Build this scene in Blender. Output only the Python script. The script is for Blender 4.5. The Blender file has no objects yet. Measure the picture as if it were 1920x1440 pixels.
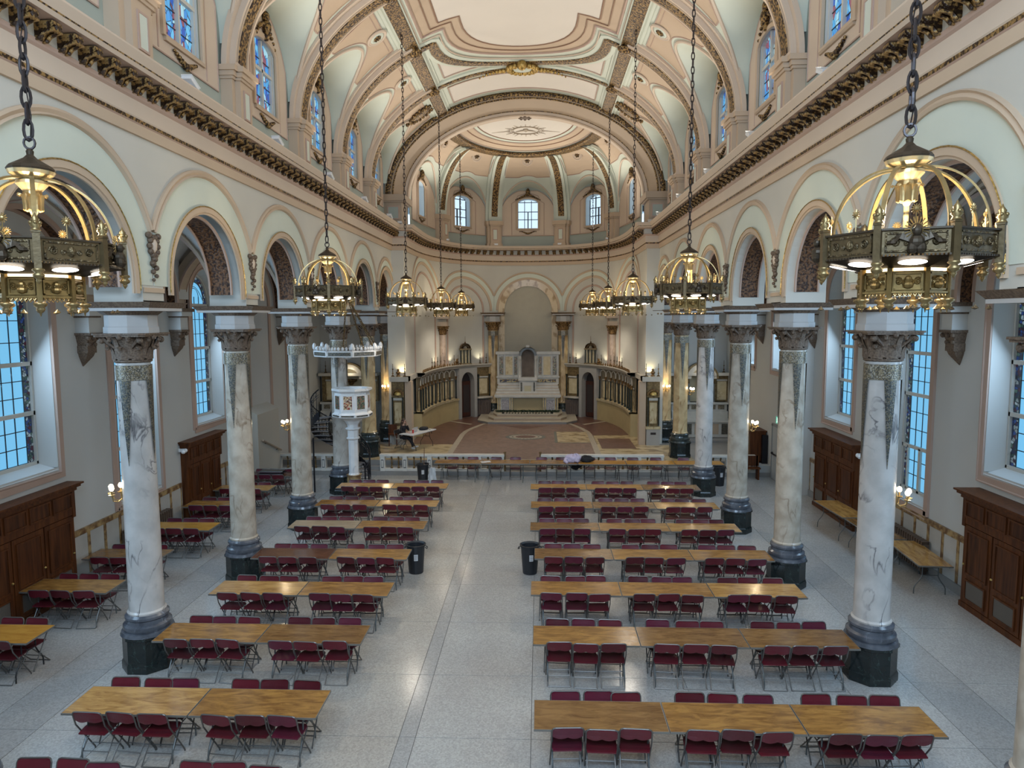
import bpy, math, random
from math import sin, cos, pi, sqrt, radians as R
from mathutils import Vector, Matrix
random.seed(7)
D = bpy.data; S = bpy.context.scene; COL = S.collection

# ---------------------------------------------------------------- camera
cam = D.objects.new('camera', D.cameras.new('camera')); COL.objects.link(cam); S.camera = cam
_y, _p, _r = -.0398, .0956, -.0042
_f = Vector((sin(_y)*cos(_p), cos(_y)*cos(_p), -sin(_p))); _rt = Vector((cos(_y), -sin(_y), 0)); _u = _rt.cross(_f)
_r2 = _rt*cos(_r)+_u*sin(_r); _u2 = -_rt*sin(_r)+_u*cos(_r)
cam.matrix_world = Matrix(((_r2.x, _u2.x, -_f.x, .68), (_r2.y, _u2.y, -_f.y, 0), (_r2.z, _u2.z, -_f.z, 6.325), (0, 0, 0, 1)))
cam.data.sensor_width = 36; cam.data.lens = 36*1303/1920; cam.data.clip_start = .05; cam.data.clip_end = 200

# ---------------------------------------------------------------- world, exposure, large lights
W = D.worlds.new('overcast_sky'); S.world = W; W.use_nodes = True
W.node_tree.nodes['Background'].inputs[0].default_value = (.55, .75, 1, 1); W.node_tree.nodes['Background'].inputs[1].default_value = 1.0
vs = S.view_settings; vs.view_transform = 'Standard'; vs.look = 'None'; vs.gamma = 1; vs.use_curve_mapping = False; vs.exposure = 0.85
try:
    S.cycles.max_bounces = 5; S.cycles.diffuse_bounces = 3; S.cycles.glossy_bounces = 3; S.cycles.sample_clamp_indirect = 4
    S.cycles.caustics_reflective = False; S.cycles.caustics_refractive = False
except Exception: pass
def area(name, loc, direction, sx, sy, power, col):
    l = D.lights.new(name, 'AREA'); l.shape = 'RECTANGLE'; l.size = sx; l.size_y = sy; l.energy = power; l.color = col
    o = D.objects.new(name, l); COL.objects.link(o); o.location = loc; o.rotation_euler = Vector(direction).to_track_quat('-Z', 'Y').to_euler(); return o
def lamp(name, loc, power, col, rad=.1, kind='POINT', direction=None, cone=150, blend=.6):
    l = D.lights.new(name, kind); l.energy = power; l.color = col; l.shadow_soft_size = rad
    o = D.objects.new(name, l); COL.objects.link(o); o.location = loc
    if kind == 'SPOT':
        l.spot_size = R(cone); l.spot_blend = blend; o.rotation_euler = Vector(direction).to_track_quat('-Z', 'Y').to_euler()
    return o
area('rear_window_daylight', (0, -2.6, 10.5), (0, 1, -.35), 8, 5, 1400, (.52, .74, 1))  # added blue fill from behind the camera; the rear wall has no window
Y0, SP = 12.0, 4.195                        # first visible column pair, bay length
def yk(k): return Y0+SP*k if k < 5 else 32.4
for s in (-1, 1):                           # flood lamps standing on the cornice, aimed at the vault
    for k in range(-3, 5):
        lamp('cornice_flood', (s*5.7, yk(k)+.75, 10.75), 225, (1, .93, .82), .12, 'SPOT', (-s*1.0, 0, 1), 128, .7)
for s in (-1, 1):
    for x, y in ((2.1, 40.2), (4.6, 37.6)):
        lamp('cornice_flood', (s*x*.86, 33.5+(y-33.5)*.86, 10.8), 215, (1, .93, .82), .12, 'SPOT', (-s*x*.2, -2.2, 3), 130, .7)

for s in (-1, 1):                           # daylight falling through each tall aisle window, down into the aisle and nave
    for k in range(-2, 5):
        if s < 0 and k >= 3: continue
        l = area('aisle_window_daylight', (s*(10.22 if k < 3 else 9.75), (yk(k)+yk(k+1))/2, 5.6), (-s, .45, -.62), 1.5, 3.6, 62 if k < 3 else 34, (.50, .74, 1)); l.data.spread = R(150)

# ---------------------------------------------------------------- materials
MATS = {}
def nt(name):
    m = D.materials.new(name); m.use_nodes = True; MATS[name] = m; t = m.node_tree
    return m, t, t.nodes['Principled BSDF'], t.links
def mat(name, col, rough=.6, metal=0, n=0, scale=3, col2=None, bump=0, bscale=None, emit=None, estr=1, detail=4, stretch=None, ramp=(.35, .65), spec=.5, coat=0):
    m, t, b, L = nt(name); N = t.nodes
    b.inputs['Base Color'].default_value = (*col, 1); b.inputs['Roughness'].default_value = rough; b.inputs['Metallic'].default_value = metal
    b.inputs['Specular IOR Level'].default_value = spec
    if coat: b.inputs['Coat Weight'].default_value = coat; b.inputs['Coat Roughness'].default_value = .08
    if emit: b.inputs['Emission Color'].default_value = (*emit, 1); b.inputs['Emission Strength'].default_value = estr
    if n or col2 or bump:
        tc = N.new('ShaderNodeTexCoord'); mp = N.new('ShaderNodeMapping'); L.new(tc.outputs['Object'], mp.inputs[0])
        if stretch: mp.inputs['Scale'].default_value = stretch
    if n or col2:
        no = N.new('ShaderNodeTexNoise'); no.inputs['Scale'].default_value = scale; no.inputs['Detail'].default_value = detail; L.new(mp.outputs[0], no.inputs['Vector'])
        cr = N.new('ShaderNodeValToRGB'); e = cr.color_ramp.elements
        c2 = col2 or tuple(c*(1-n) for c in col)
        e[0].position, e[1].position = ramp; e[0].color = (*c2, 1); e[1].color = (*col, 1)
        L.new(no.outputs['Fac'], cr.inputs[0]); L.new(cr.outputs[0], b.inputs['Base Color'])
    if bump:
        bn = N.new('ShaderNodeTexNoise'); bn.inputs['Scale'].default_value = bscale or scale; bn.inputs['Detail'].default_value = 3; L.new(mp.outputs[0], bn.inputs['Vector'])
        bp = N.new('ShaderNodeBump'); bp.inputs['Strength'].default_value = bump; bp.inputs['Distance'].default_value = .03
        L.new(bn.outputs['Fac'], bp.inputs['Height']); L.new(bp.outputs[0], b.inputs['Normal'])
    return m
CREAM = mat('cream_plaster', (.55, .525, .465), .75, n=.07, scale=.6)
GREYW = mat('grey_white_plaster', (.53, .525, .50), .75, n=.05, scale=.6)
PEACH = mat('peach_plaster', (.53, .40, .285), .7, n=.06, scale=.8)
ROSE = mat('dusty_rose_plaster', (.46, .325, .26), .7, n=.06, scale=.8)
PEACH2 = mat('pale_peach_plaster', (.60, .48, .375), .7, n=.05, scale=.8)
MINT = mat('pale_mint_plaster', (.60, .635, .545), .7, n=.05, scale=.8)
SAGE = mat('grey_sage_plaster', (.37, .41, .365), .75, n=.06, scale=.8)
OFFW = mat('ceiling_cream_plaster', (.70, .64, .57), .75, n=.04, scale=.5)
TAUPE = mat('taupe_plaster', (.42, .32, .23), .7, n=.06, scale=.8)
LINE = mat('brown_painted_line', (.25, .14, .085), .6)
GOLD = mat('gilded_plaster_ornament', (.33, .20, .07), .4, .4, col2=(.028, .013, .006), scale=17, bump=1, bscale=17, ramp=(.46, .57))
GOLD2 = mat('bright_gilding', (.60, .40, .13), .32, .8, n=.5, scale=20, bump=.6)
BRONZE = mat('dark_bronze_relief', (.16, .075, .032), .45, .3, col2=(.03, .012, .006), scale=20, bump=1, bscale=20, ramp=(.42, .56))
CARVE = mat('umber_carved_plaster', (.165, .115, .078), .6, .15, col2=(.095, .062, .042), scale=30, bump=.5, bscale=30, ramp=(.38, .6))
GREYI = mat('grey_impost_plaster', (.44, .425, .41), .75, n=.06)
WHITE = mat('white_marble', (.55, .53, .48), .3, n=.15, scale=3)

# ---------------------------------------------------------------- mesh helpers
class MB:
    def __init__(s): s.v = []; s.f = []; s.m = []; s.mi = 0
    def add(s, vs, fs):
        b = len(s.v); s.v += [tuple(p) for p in vs]; s.f += [tuple(b+i for i in f) for f in fs]; s.m += [s.mi]*len(fs); return s
    def box(s, x0, x1, y0, y1, z0, z1):
        return s.add([(x, y, z) for z in (z0, z1) for y in (y0, y1) for x in (x0, x1)], [(0, 2, 3, 1), (4, 5, 7, 6), (0, 1, 5, 4), (2, 6, 7, 3), (0, 4, 6, 2), (1, 3, 7, 5)])
    def tbox(s, M, x0, x1, y0, y1, z0, z1):      # box passed through a mapping
        return s.add([M(x, y, z) for z in (z0, z1) for y in (y0, y1) for x in (x0, x1)], [(0, 2, 3, 1), (4, 5, 7, 6), (0, 1, 5, 4), (2, 6, 7, 3), (0, 4, 6, 2), (1, 3, 7, 5)])
    def grid(s, P, close=False):
        n = len(P); m = len(P[0]); fs = [(i*m+j, i*m+j+1, (i+1)*m+j+1, (i+1)*m+j) for i in range(n-1) for j in range(m-1)]
        if close: fs += [(i*m+m-1, i*m, (i+1)*m, (i+1)*m+m-1) for i in range(n-1)]
        return s.add([p for r in P for p in r], fs)
    def lathe(s, prof, n=16, cx=0, cy=0, a0=0, sx=1, sy=1, caps=True):
        P = [[(cx+r*cos(a0+2*pi*j/n)*sx, cy+r*sin(a0+2*pi*j/n)*sy, z) for j in range(n)] for r, z in prof]
        s.grid(P, True)
        if caps:
            for r in (P[0], P[-1]): s.add(r, [tuple(range(n))])
        return s
    def prism(s, poly, z0, z1, M=None):
        M = M or (lambda x, y, z: (x, y, z)); n = len(poly)
        return s.add([M(x, y, z0) for x, y in poly]+[M(x, y, z1) for x, y in poly], [tuple(range(n)), tuple(range(n, 2*n))]+[(i, (i+1) % n, n+(i+1) % n, n+i) for i in range(n)])
    def tube(s, path, r, n=6, closed=False, sx=1):
        P = [Vector(p) for p in path]; k = len(P); rows = []; up = None
        for i, p in enumerate(P):
            t = (P[(i+1) % k]-P[i-1]) if closed else (P[min(i+1, k-1)]-P[max(i-1, 0)])
            t.normalize()
            if up is None: up = Vector((0, 0, 1)) if abs(t.z) < .9 else Vector((1, 0, 0))
            a = t.cross(up)
            if a.length < 1e-4: a = t.orthogonal()
            a.normalize(); b = a.cross(t).normalized(); up = b
            rr = r[i] if isinstance(r, (list, tuple)) else r
            rows.append([p+(a*cos(2*pi*j/n)*sx+b*sin(2*pi*j/n))*rr for j in range(n)])
        if closed: rows.append(rows[0])
        s.grid(rows, True)
        if not closed:
            for w in (rows[0], rows[-1]): s.add(w, [tuple(range(n))])
        return s
    def sweep(s, path, normals, prof, closed=False, caps=True):   # prof: (out along normal, along t x n); faces take prof's 3rd value as material
        P = [Vector(p) for p in path]; k = len(P); rows = []
        for i, p in enumerate(P):
            a = (P[i]-P[i-1]).normalized() if (i or closed) else None; b = (P[(i+1) % k]-P[i]).normalized() if (i < k-1 or closed) else None
            t = ((a or b)+(b or a)).normalized(); nn = Vector(normals[i] if isinstance(normals, list) else normals).normalized()
            w = t.cross(nn).normalized(); rows.append([p+nn*q[0]+w*q[1] for q in prof])
        if closed: rows.append(rows[0])
        m = len(prof)
        for i in range(len(rows)-1):
            for j in range(m):
                q = prof[j]; s.mi, old = (q[2] if len(q) > 2 else s.mi), s.mi
                s.add([rows[i][j], rows[i][(j+1) % m], rows[i+1][(j+1) % m], rows[i+1][j]], [(0, 1, 2, 3)]); s.mi = old
        if caps and not closed:
            for w in (rows[0], rows[-1]): s.add(w, [tuple(range(m))])
        return s
    def ball(s, c, r, n=8, sz=1):
        return s.lathe([(r*sin(pi*i/n) if 0 < i < n else r*.02, c[2]-r*sz*cos(pi*i/n)) for i in range(n+1)], n+2, c[0], c[1])
    def build(s, name, mats, parent=None, smooth=False, kind=None, loc=None, **tags):
        me = D.meshes.new(name); me.from_pydata(s.v, [], s.f)
        for m in (mats if isinstance(mats, (list, tuple)) else [mats]): me.materials.append(m)
        if len(me.materials) > 1: me.polygons.foreach_set('material_index', s.m)
        if smooth: me.polygons.foreach_set('use_smooth', [True]*len(s.f))
        me.update(); o = D.objects.new(name, me); COL.objects.link(o)
        if parent is not None: o.parent = parent
        if loc: o.location = loc
        if kind: o['kind'] = kind
        for k, v in tags.items(): o[k] = v
        return o
def smooth_by_angle(o, deg=40):
    try:
        o.data.polygons.foreach_set('use_smooth', [True]*len(o.data.polygons)); o.data.set_sharp_from_angle(angle=R(deg))
    except Exception: pass
    return o
def thing(name, label, cat, loc=(0, 0, 0), rz=0, group=None):
    o = D.objects.new(name, None); COL.objects.link(o); o.location = loc; o.rotation_euler = (0, 0, rz); o.empty_display_size = .1
    o['label'] = label; o['category'] = cat
    if group: o['group'] = group
    return o
KIDS = {}
def kids(o):
    return [c for c in D.objects if c.parent is o]
def tree(o): return (o, [tree(c) for c in kids(o)])
def copy_tree(t, parent=None, loc=None, rz=None, label=None, group=None, **kw):
    o, ch = t; c = o.copy(); COL.objects.link(c)
    if parent is not None: c.parent = parent
    if loc is not None: c.location = loc
    if rz is not None: c.rotation_euler = (0, 0, rz)
    if label: c['label'] = label
    if group: c['group'] = group
    for x in ch: copy_tree(x, c)
    return c
def piece(mesh_obj, parent, loc=None, rot=None, scale=None, name=None):
    c = mesh_obj.copy(); COL.objects.link(c); c.parent = parent
    if loc is not None: c.location = loc
    if rot is not None: c.rotation_euler = rot
    if scale is not None: c.scale = scale
    return c
def struct(name, mb, mats, **kw): return mb.build(name, mats, kind='structure', **kw)
# ================================================================ SETTING
XF, XB = 6.07, 6.93          # arcade wall faces
XO = 10.25                   # outer aisle wall
ZS = 6.95; AR = 1.77         # arch springing and radius
YE = 32.05                    # triumphal arch front
def rk(k): return AR if k < 4 else 1.46
BC = {k: (yk(k)+yk(k+1))/2 for k in range(-4, 5)}
def vmap(s): return lambda u, d, z: (s*(XF-d), u, z)
def arch_wall(mb, M, u0, u1, uc, r, zs, zb, zt, d, n=20):
    P = [(uc-r, zb)]+[(uc-r*cos(pi*i/n), zs+r*sin(pi*i/n)) for i in range(n+1)]+[(uc+r, zb)]
    for (a, az), (b, bz) in zip(P[1:-1], P[2:-1]): mb.add([M(a, d, az), M(b, d, bz), M(b, d, zt), M(a, d, zt)], [(0, 1, 2, 3)])
    for a, b in ((u0, uc-r), (uc+r, u1)):
        if b > a: mb.add([M(a, d, zb), M(b, d, zb), M(b, d, zt), M(a, d, zt)], [(0, 1, 2, 3)])
def soffit(mb, M, uc, r, zs, zb, d0, d1, n=20, n0=0):
    P = [(uc-r, zb)]+[(uc-r*cos(pi*i/n), zs+r*sin(pi*i/n)) for i in range(n+1)]+[(uc+r, zb)]
    mb.grid([[M(a, d0, z), M(a, d1, z)] for a, z in P])
def ring(mb, M, uc, zs, r0, r1, d0, d1, zb=None, clip=None, n=28):
    I = []; O = []
    def cl(a): return max(uc-clip, min(uc+clip, a)) if clip else a
    if zb is not None: I.append((uc-r0, zb)); O.append((cl(uc-r1), zb))
    for i in range(n+1):
        t = pi*i/n; I.append((uc-r0*cos(t), zs+r0*sin(t)))
        ox = r1*cos(t); oz = r1*sin(t)
        if clip and abs(ox) > clip: oz = oz if False else sqrt(max(0, r1*r1-clip*clip))*min(1, t/(math.acos(clip/r1))) if t < pi/2 else sqrt(max(0, r1*r1-clip*clip))*min(1, (pi-t)/(math.acos(clip/r1))); ox = clip*(1 if ox > 0 else -1)
        O.append((uc-ox, zs+oz))
    if zb is not None: I.append((uc+r0, zb)); O.append((cl(uc+r1), zb))
    rows = [[M(o[0], d0, o[1]), M(o[0], d1, o[1]), M(i[0], d1, i[1]), M(i[0], d0, i[1])] for i, o in zip(I, O)]
    mb.grid(rows)
def arcpath(M, uc, zs, r, d, a0=0, a1=pi, n=28, zb=None):
    P = [M(uc-r*cos(a0+(a1-a0)*i/n), d, zs+r*sin(a0+(a1-a0)*i/n)) for i in range(n+1)]
    if zb is not None: P = [M(uc-r, d, zb)]+P+[M(uc+r, d, zb)]
    return P

# ---- floor of terrazzo panels (built in d.py part) and aisle shells
for s, side in ((-1, 'left'), (1, 'right')):
    M = vmap(s); mb = MB()
    for k in range(-4, 5):
        c = BC[k]; u0, u1 = yk(k), yk(k+1); AR = rk(k)
        if k == 4: u1 = 33.3

        mb.mi = 0; arch_wall(mb, M, u0, u1, c, AR, ZS, 6.62, 10.45, 0)
        mb.mi = 1; arch_wall(mb, M, u0, u1, c, AR, ZS, 6.62, 10.45, XF-XB)
        mb.mi = 2; soffit(mb, M, c, AR, ZS, 6.62, 0, XF-XB)
        soffit(mb, M, c, AR-.001, ZS, 6.62, 0, XF-XB)
    mb.mi = 2
    for k in range(-3, 6): mb.tbox(M, yk(k)-.3275, yk(k)+.3275, XF-XB, 0, 6.6, 6.64)
    w = struct('wall_'+side, mb, [CREAM, GREYW, CREAM])
    for k in range(-3, 5):
        c = BC[k]; AR = rk(k); hb = yk(k+1)-c
        b = MB(); ring(b, M, c, ZS, AR, AR+.045, 0, .03, 6.75); ring(b, M, c, ZS, AR+.045, AR+.15, 0, .055, 6.75); b.build('archivolt', ROSE if False else PEACH, w)
        b = MB(); b.tube(arcpath(M, c, ZS, AR+.16, .06, zb=6.8), .012, 4); b.build('gilt_bead', GOLD2, w)
        b = MB(); ring(b, M, c, ZS, AR+.15, hb+.1, 0, .012, 6.9, clip=hb-.03); b.build('spandrel_band', MINT, w)
        b = MB(); a = math.acos((hb-.02)/(hb+.17)); P = arcpath(M, c, ZS, hb+.14, 0, a, pi-a)
        b.sweep(P, (-s, 0, 0), [(0, -.07), (.05, -.07), (.07, -.03), (.04, .02), (.07, .05), (0, .07)]); b.build('hood_moulding', PEACH, w)
        b = MB(); P = [(c-(AR-.02)*cos(t), ZS+(AR-.02)*sin(t)) for t in [pi*i/26 for i in range(27)]]
        P = [(c-AR+.02, 6.85)]+P+[(c+AR-.02, 6.85)]
        b.grid([[M(p[0], -.2, p[1]), M(p[0], -.66, p[1])] for p in P]); o = b.build('soffit_relief', BRONZE, w)
        b = MB()
        for d in (-.185, -.675):
            b.grid([[M(c+(p[0]-c)*q, d+e, ZS+(p[1]-ZS)*q if p[1] > ZS else p[1]) for q, e in ((1.012, -.018), (.975, -.018), (.975, .018), (1.012, .018))] for p in P])
        b.build('soffit_border', ROSE, w)
        # pendant ornament where the hoods meet
        if k >= -2:
            b = MB(); y = yk(k)
            X = s*(XF-.05)
            [b.ball((X, y+.125*cos(q*pi/5), 7.58+.16*sin(q*pi/5)), .052, 6) for q in range(10)]; b.ball((X, y-.15, 7.76), .055, 6); b.ball((X, y+.15, 7.76), .055, 6); b.ball((X, y, 7.36), .06, 6)
            for q in range(5): b.ball((X, y+(.05 if q % 2 else -.05), 7.28-q*.07), .055-.006*q, 6)
            b.build('cartouche', CARVE, w, smooth=True)
            b = MB(); b.lathe([(.001, -.14), (.075, -.06), (.09, .05), (.05, .13), (.001, .14)], 10, s*(XF-.04), y, caps=False, sx=.7); b.v = [(p[0], p[1], p[2]+7.58) for p in b.v]; b.build('shield', PEACH2, w, smooth=True)
        if k >= -2:
            b = MB(); y = yk(k)
            b.tbox(M, y-.32, y+.32, 0, .03, 6.78, 6.86); b.build('spandrel_sill', PEACH, w)
AR = 1.77
# ---- apse wall (superellipse plan)
AC, AA, AB, AN = 33.5, 5.5, 8.2, 2.6
_pts = []
for i in range(401):
    t = -pi/2+pi*i/400
    _pts.append((AA*(1 if t > 0 else -1)*abs(sin(t))**(2/AN), AC+AB*abs(cos(t))**(2/AN)))
_len = [0]
for a, b in zip(_pts, _pts[1:]): _len.append(_len[-1]+math.dist(a, b))
AL = _len[-1]/2
def apse(sv, d=0):                      # arc length from the middle, d inward
    q = max(0, min(_len[-1]-1e-6, sv+AL)); lo, hi = 0, 400
    while hi-lo > 1:
        m = (lo+hi)//2
        if _len[m] <= q: lo = m
        else: hi = m
    f = (q-_len[lo])/(_len[hi]-_len[lo]); a, b = _pts[lo], _pts[hi]
    i0, i1 = max(0, lo-4), min(400, hi+4); tx, ty = _pts[i1][0]-_pts[i0][0], _pts[i1][1]-_pts[i0][1]; l = math.hypot(tx, ty)
    return a[0]+(b[0]-a[0])*f+ty/l*d, a[1]+(b[1]-a[1])*f-tx/l*d
def amap(u, d, z): x, y = apse(u, d); return (x, y, z)
SB = [0, 2.05, 6.2, AL-.02]             # apse bay joints along the curve
def ubays(): return [(-SB[1], SB[1])]+[(s*SB[1], s*SB[2]) if s > 0 else (-SB[2], -SB[1]) for s in (-1, 1)]+[(SB[2], SB[3]), (-SB[3], -SB[2])]
b = MB()
zz = [.3, 9.4, 10.45, 11.3]
for i in range(120):
    u0, u1 = -AL+2*AL*i/120, -AL+2*AL*(i+1)/120
    b.add([amap(u0, 0, .3), amap(u1, 0, .3), amap(u1, 0, 10.45), amap(u0, 0, 10.45)], [(0, 1, 2, 3)])
apse_wall = struct('wall_apse', b, CREAM)
for u0, u1 in ubays():
    c = (u0+u1)/2; hw = abs(u1-u0)/2; mid = abs(c) < .1
    r = hw-.12; zs = 6.75
    b = MB(); ring(b, amap, c, zs, r-.14 if mid else r-.14, r, 0, .05, 6.75 if mid else 6.7, clip=None); b.build('archivolt', PEACH, apse_wall)
    b = MB(); ring(b, amap, c, zs, r, hw+.12, 0, .02, 6.7, clip=hw-.01); b.build('spandrel_band', MINT, apse_wall)
    b = MB(); r2 = hw+.16; a = math.acos(min(1, (hw-.01)/r2)); P = arcpath(amap, c, zs, r2, 0, a, pi-a)
    Nn = []
    for i in range(len(P)):
        u = c-r2*cos(a+(pi-2*a)*i/28); p0, p1 = apse(u, 0), apse(u, .1); Nn.append((p1[0]-p0[0], p1[1]-p0[1], 0))
    b.sweep(P, Nn, [(0, -.05), (.06, -.05), (.07, .0), (.04, .05), (0, .06)]); b.build('hood_moulding', PEACH, apse_wall)
    if not mid:
        b = MB(); ring(b, amap, c, zs, r-.62, r-.52, 0, .05, 3.6); b.build('inner_arch_moulding', ROSE, apse_wall)
YMARB = mat('yellow_veined_marble', (.60, .47, .30), .3, col2=(.34, .22, .10), scale=3.2, detail=7, ramp=(.38, .5), stretch=(1, 1, .6))
b = MB(); ring(b, amap, 0, 6.75, 1.42, 1.80, 0, .10, 3.4); b.build('marble_arch', YMARB, apse_wall)
b = MB(); b.add([], []); PN = 20
P = [(-1.42, 4.0)]+[(-1.42*cos(pi*i/PN), 6.75+1.42*sin(pi*i/PN)) for i in range(PN+1)]+[(1.42, 4.0)]
b.add([amap(x, .03, z) for x, z in P], [tuple(range(len(P)))]); b.build('niche_panel', mat('warm_grey_plaster', (.40, .37, .30), .8, n=.04), apse_wall)

# ---- entablature following nave walls, piers and apse
PX = 5.5                                  # pier inner face
pathL = [(-XF, -3), (-XF, YE-.25), (-PX, YE-.25), (-PX, AC)]
ap = [apse(-AL+.25+(2*AL-.5)*i/60, 0) for i in range(61)]
full = pathL+[(x, y) for x, y in ap]+[(-x, y) for x, y in reversed(pathL)]
def offs(path):
    out = []
    for i in range(len(path)):
        a = Vector(path[i])-Vector(path[i-1]) if i else None; c = Vector(path[i+1])-Vector(path[i]) if i < len(path)-1 else None
        n0 = Vector((a.y, -a.x)).normalized() if a else None; n1 = Vector((c.y, -c.x)).normalized() if c else None
        if n0 is None: n = n1
        elif n1 is None: n = n0
        else: n = (n0+n1).normalized(); n = n/max(.35, n.dot(n1))
        out.append(n)
    return out
NO = offs(full)
ENT = [(0, 9.38, 0), (.05, 9.38, 0), (.05, 9.56, 1), (.075, 9.58, 2), (.075, 9.64, 3), (.09, 9.66, 3), (.09, 9.92, 1), (.13, 9.95, 1), (.16, 10.0, 4), (.14, 10.02, 4), (.14, 10.23, 1), (.43, 10.25, 3), (.47, 10.3, 2), (.48, 10.32, 3), (.56, 10.44, 3), (.56, 10.47, 3), (0, 10.47, 3)]
EM = [PEACH, ROSE, GOLD, PEACH2, CREAM]
def ent(name, i0, i1):
    b = MB(); rows = [[(full[i][0]+NO[i].x*d, full[i][1]+NO[i].y*d, z) for d, z, m in ENT] for i in range(i0, i1+1)]
    for r0, r1 in zip(rows, rows[1:]):
        for j in range(len(ENT)-1): b.mi = ENT[j][2]; b.add([r0[j], r0[j+1], r1[j+1], r1[j]], [(0, 1, 2, 3)])
    return struct(name, b, EM)
ents = [ent('trim_left', 0, 3), ent('trim_apse', 3, len(full)-4), ent('trim_right', len(full)-4, len(full)-1)]
# gilded modillion brackets
b = MB(); b.prism([(.13, -.02), (.40, -.02), (.41, -.07), (.36, -.12), (.27, -.12), (.22, -.17), (.18, -.23), (.13, -.235)], -.085, .085, lambda x, y, z: (x, z, y))
for q in (-.065, .065): b.tube([(.12, q, -.235), (.2, q, -.23), (.25, q, -.17), (.33, q, -.135), (.41, q, -.12)], .03, 6)
b.ball((.38, 0, -.1), .055, 6); b.ball((.17, 0, -.2), .05, 6)
mod0 = b.build('bracket', GOLD, ents[0], smooth=False)
def brackets(parent, p, q, step=.43, first=None):
    p, q = Vector(p), Vector(q); L = (q-p).length; n = max(1, int(L/step)); d = (q-p)/n; t = math.atan2((q-p).y, (q-p).x); nr = t-pi/2
    for i in range(n):
        c = p+d*(i+.5); yield (c.x, c.y, 10.235), nr, parent
spots = []
for A, B, e in ((full[0], full[1], ents[0]), (full[1], full[2], ents[0]), (full[-2], full[-1], ents[2]), (full[-3], full[-2], ents[2]), (full[2], full[3], ents[0]), (full[-4], full[-3], ents[2])):
    if A == full[0]: A = (A[0], 3.0)
    if B == full[-1]: B = (B[0], 3.0)
    spots += list(brackets(e, A, B))
u = -AL+.5
while u < AL-.4:
    x, y = apse(u); x2, y2 = apse(u, 1); spots.append(((x, y, 10.235), math.atan2(y2-y, x2-x), ents[1])); u += .43
for i, (l, a, par) in enumerate(spots):
    if i == 0: mod0.location = l; mod0.rotation_euler = (0, 0, a)
    else: piece(mod0, par, l, (0, 0, a))
# cornice flood lamp housings
b = MB(); b.box(-.16, .16, -.09, .09, .02, .09); b.box(-.03, .03, -.03, .03, -.03, .03); b.box(-.17, .17, -.1, .1, .09, .11)
fl = b.build('flood_lamp', mat('white_enamel', (.7, .7, .7), .4)); n = 0
for s, side in ((-1, 'left'), (1, 'right')):
    for k in range(0, 6):
        o = fl if n == 0 else piece(fl, None); n += 1
        o.location = (s*5.62, yk(k)+(.75 if k < 5 else -.62), 10.50); o.rotation_euler = (0, s*R(-25), R(90))
        o['category'] = 'lamp'; o['group'] = 'flood lamps on the cornice'
        o['label'] = 'small white flood lamp on the %s cornice beside the %s pilaster' % (side, ['nearest visible', 'second', 'third', 'fourth', 'fifth', 'arch'][k])
for i, u in enumerate((-6.2, -2.05, 2.05, 6.2)):
    o = piece(fl, None); x, y = apse(u, .42); o.location = (x, y, 10.50); o.rotation_euler = (0, 0, 0); o['category'] = 'lamp'
    o['group'] = 'flood lamps on the cornice'; o['label'] = 'small white flood lamp on the curved apse cornice, %s of four' % ['leftmost', 'second from left', 'third from left', 'rightmost'][i]
# ---- triumphal arch piers and splayed arch
for s, side in ((-1, 'left'), (1, 'right')):
    b = MB(); b.mi = 0
    b.box(*sorted((s*PX, s*6.3)), YE-.25, AC+.05, .3, 10.3)
    b.mi = 1; b.box(*sorted((s*5.6, s*6.42)), YE, AC+.1, 10.4, 11.55); b.box(*sorted((s*5.5, s*6.42)), YE-.1, AC+.2, 11.55, 11.62); b.box(*sorted((s*5.42, s*6.42)), YE-.18, AC+.25, 11.62, 11.9)
    b.box(*sorted((s*5.5, s*6.42)), YE-.1, AC+.15, 10.4, 10.62)
    p = struct('wall_pier_'+side, b, [CREAM, TAUPE])
    b = MB(); b.box(*sorted((s*5.75, s*6.2)), YE-.02, YE+.02, 10.85, 11.35); b.build('painted_panel', SAGE, p)
    b = MB()
    for x0, x1, z0, z1 in ((5.7, 6.25, 10.8, 10.85), (5.7, 6.25, 11.35, 11.4), (5.7, 5.75, 10.85, 11.35), (6.2, 6.25, 10.85, 11.35)): b.box(*sorted((s*x0, s*x1)), YE-.04, YE+.02, z0, z1)
    b.build('panel_frame', ROSE, p)
def ell(a, b_, t, z0=11.9): return (a*cos(t), z0+b_*sin(t))
NT = 72
b = MB()
def band(b, y0, a0, b0, y1, a1, b1, mi):
    b.mi = mi; b.grid([[(ell(a0, b0, pi*i/NT)[0], y0, ell(a0, b0, pi*i/NT)[1]), (ell(a1, b1, pi*i/NT)[0], y1, ell(a1, b1, pi*i/NT)[1])] for i in range(NT+1)])
band(b, YE+.02, 6.38, 4.5, YE-.02, 6.05, 4.22, 0); band(b, YE-.02, 6.05, 4.22, AC-.25, 5.72, 3.92, 0)
band(b, AC-.25, 5.72, 3.92, AC-.2, 5.5, 3.72, 1); band(b, AC-.2, 5.5, 3.72, AC+.2, 5.5, 3.72, 1); band(b, AC+.2, 5.5, 3.72, AC+.2, 5.9, 4.1, 1)
tri = struct('wall_triumphal_arch', b, [TAUPE, PEACH2])
def archmould(name, y, a, bb, r, m, parent, rows=None, n=6):
    b = MB(); b.tube([(ell(a, bb, pi*i/NT)[0], y, ell(a, bb, pi*i/NT)[1]) for i in range(NT+1)], r, n); return b.build(name, m, parent)
b = MB()
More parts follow.
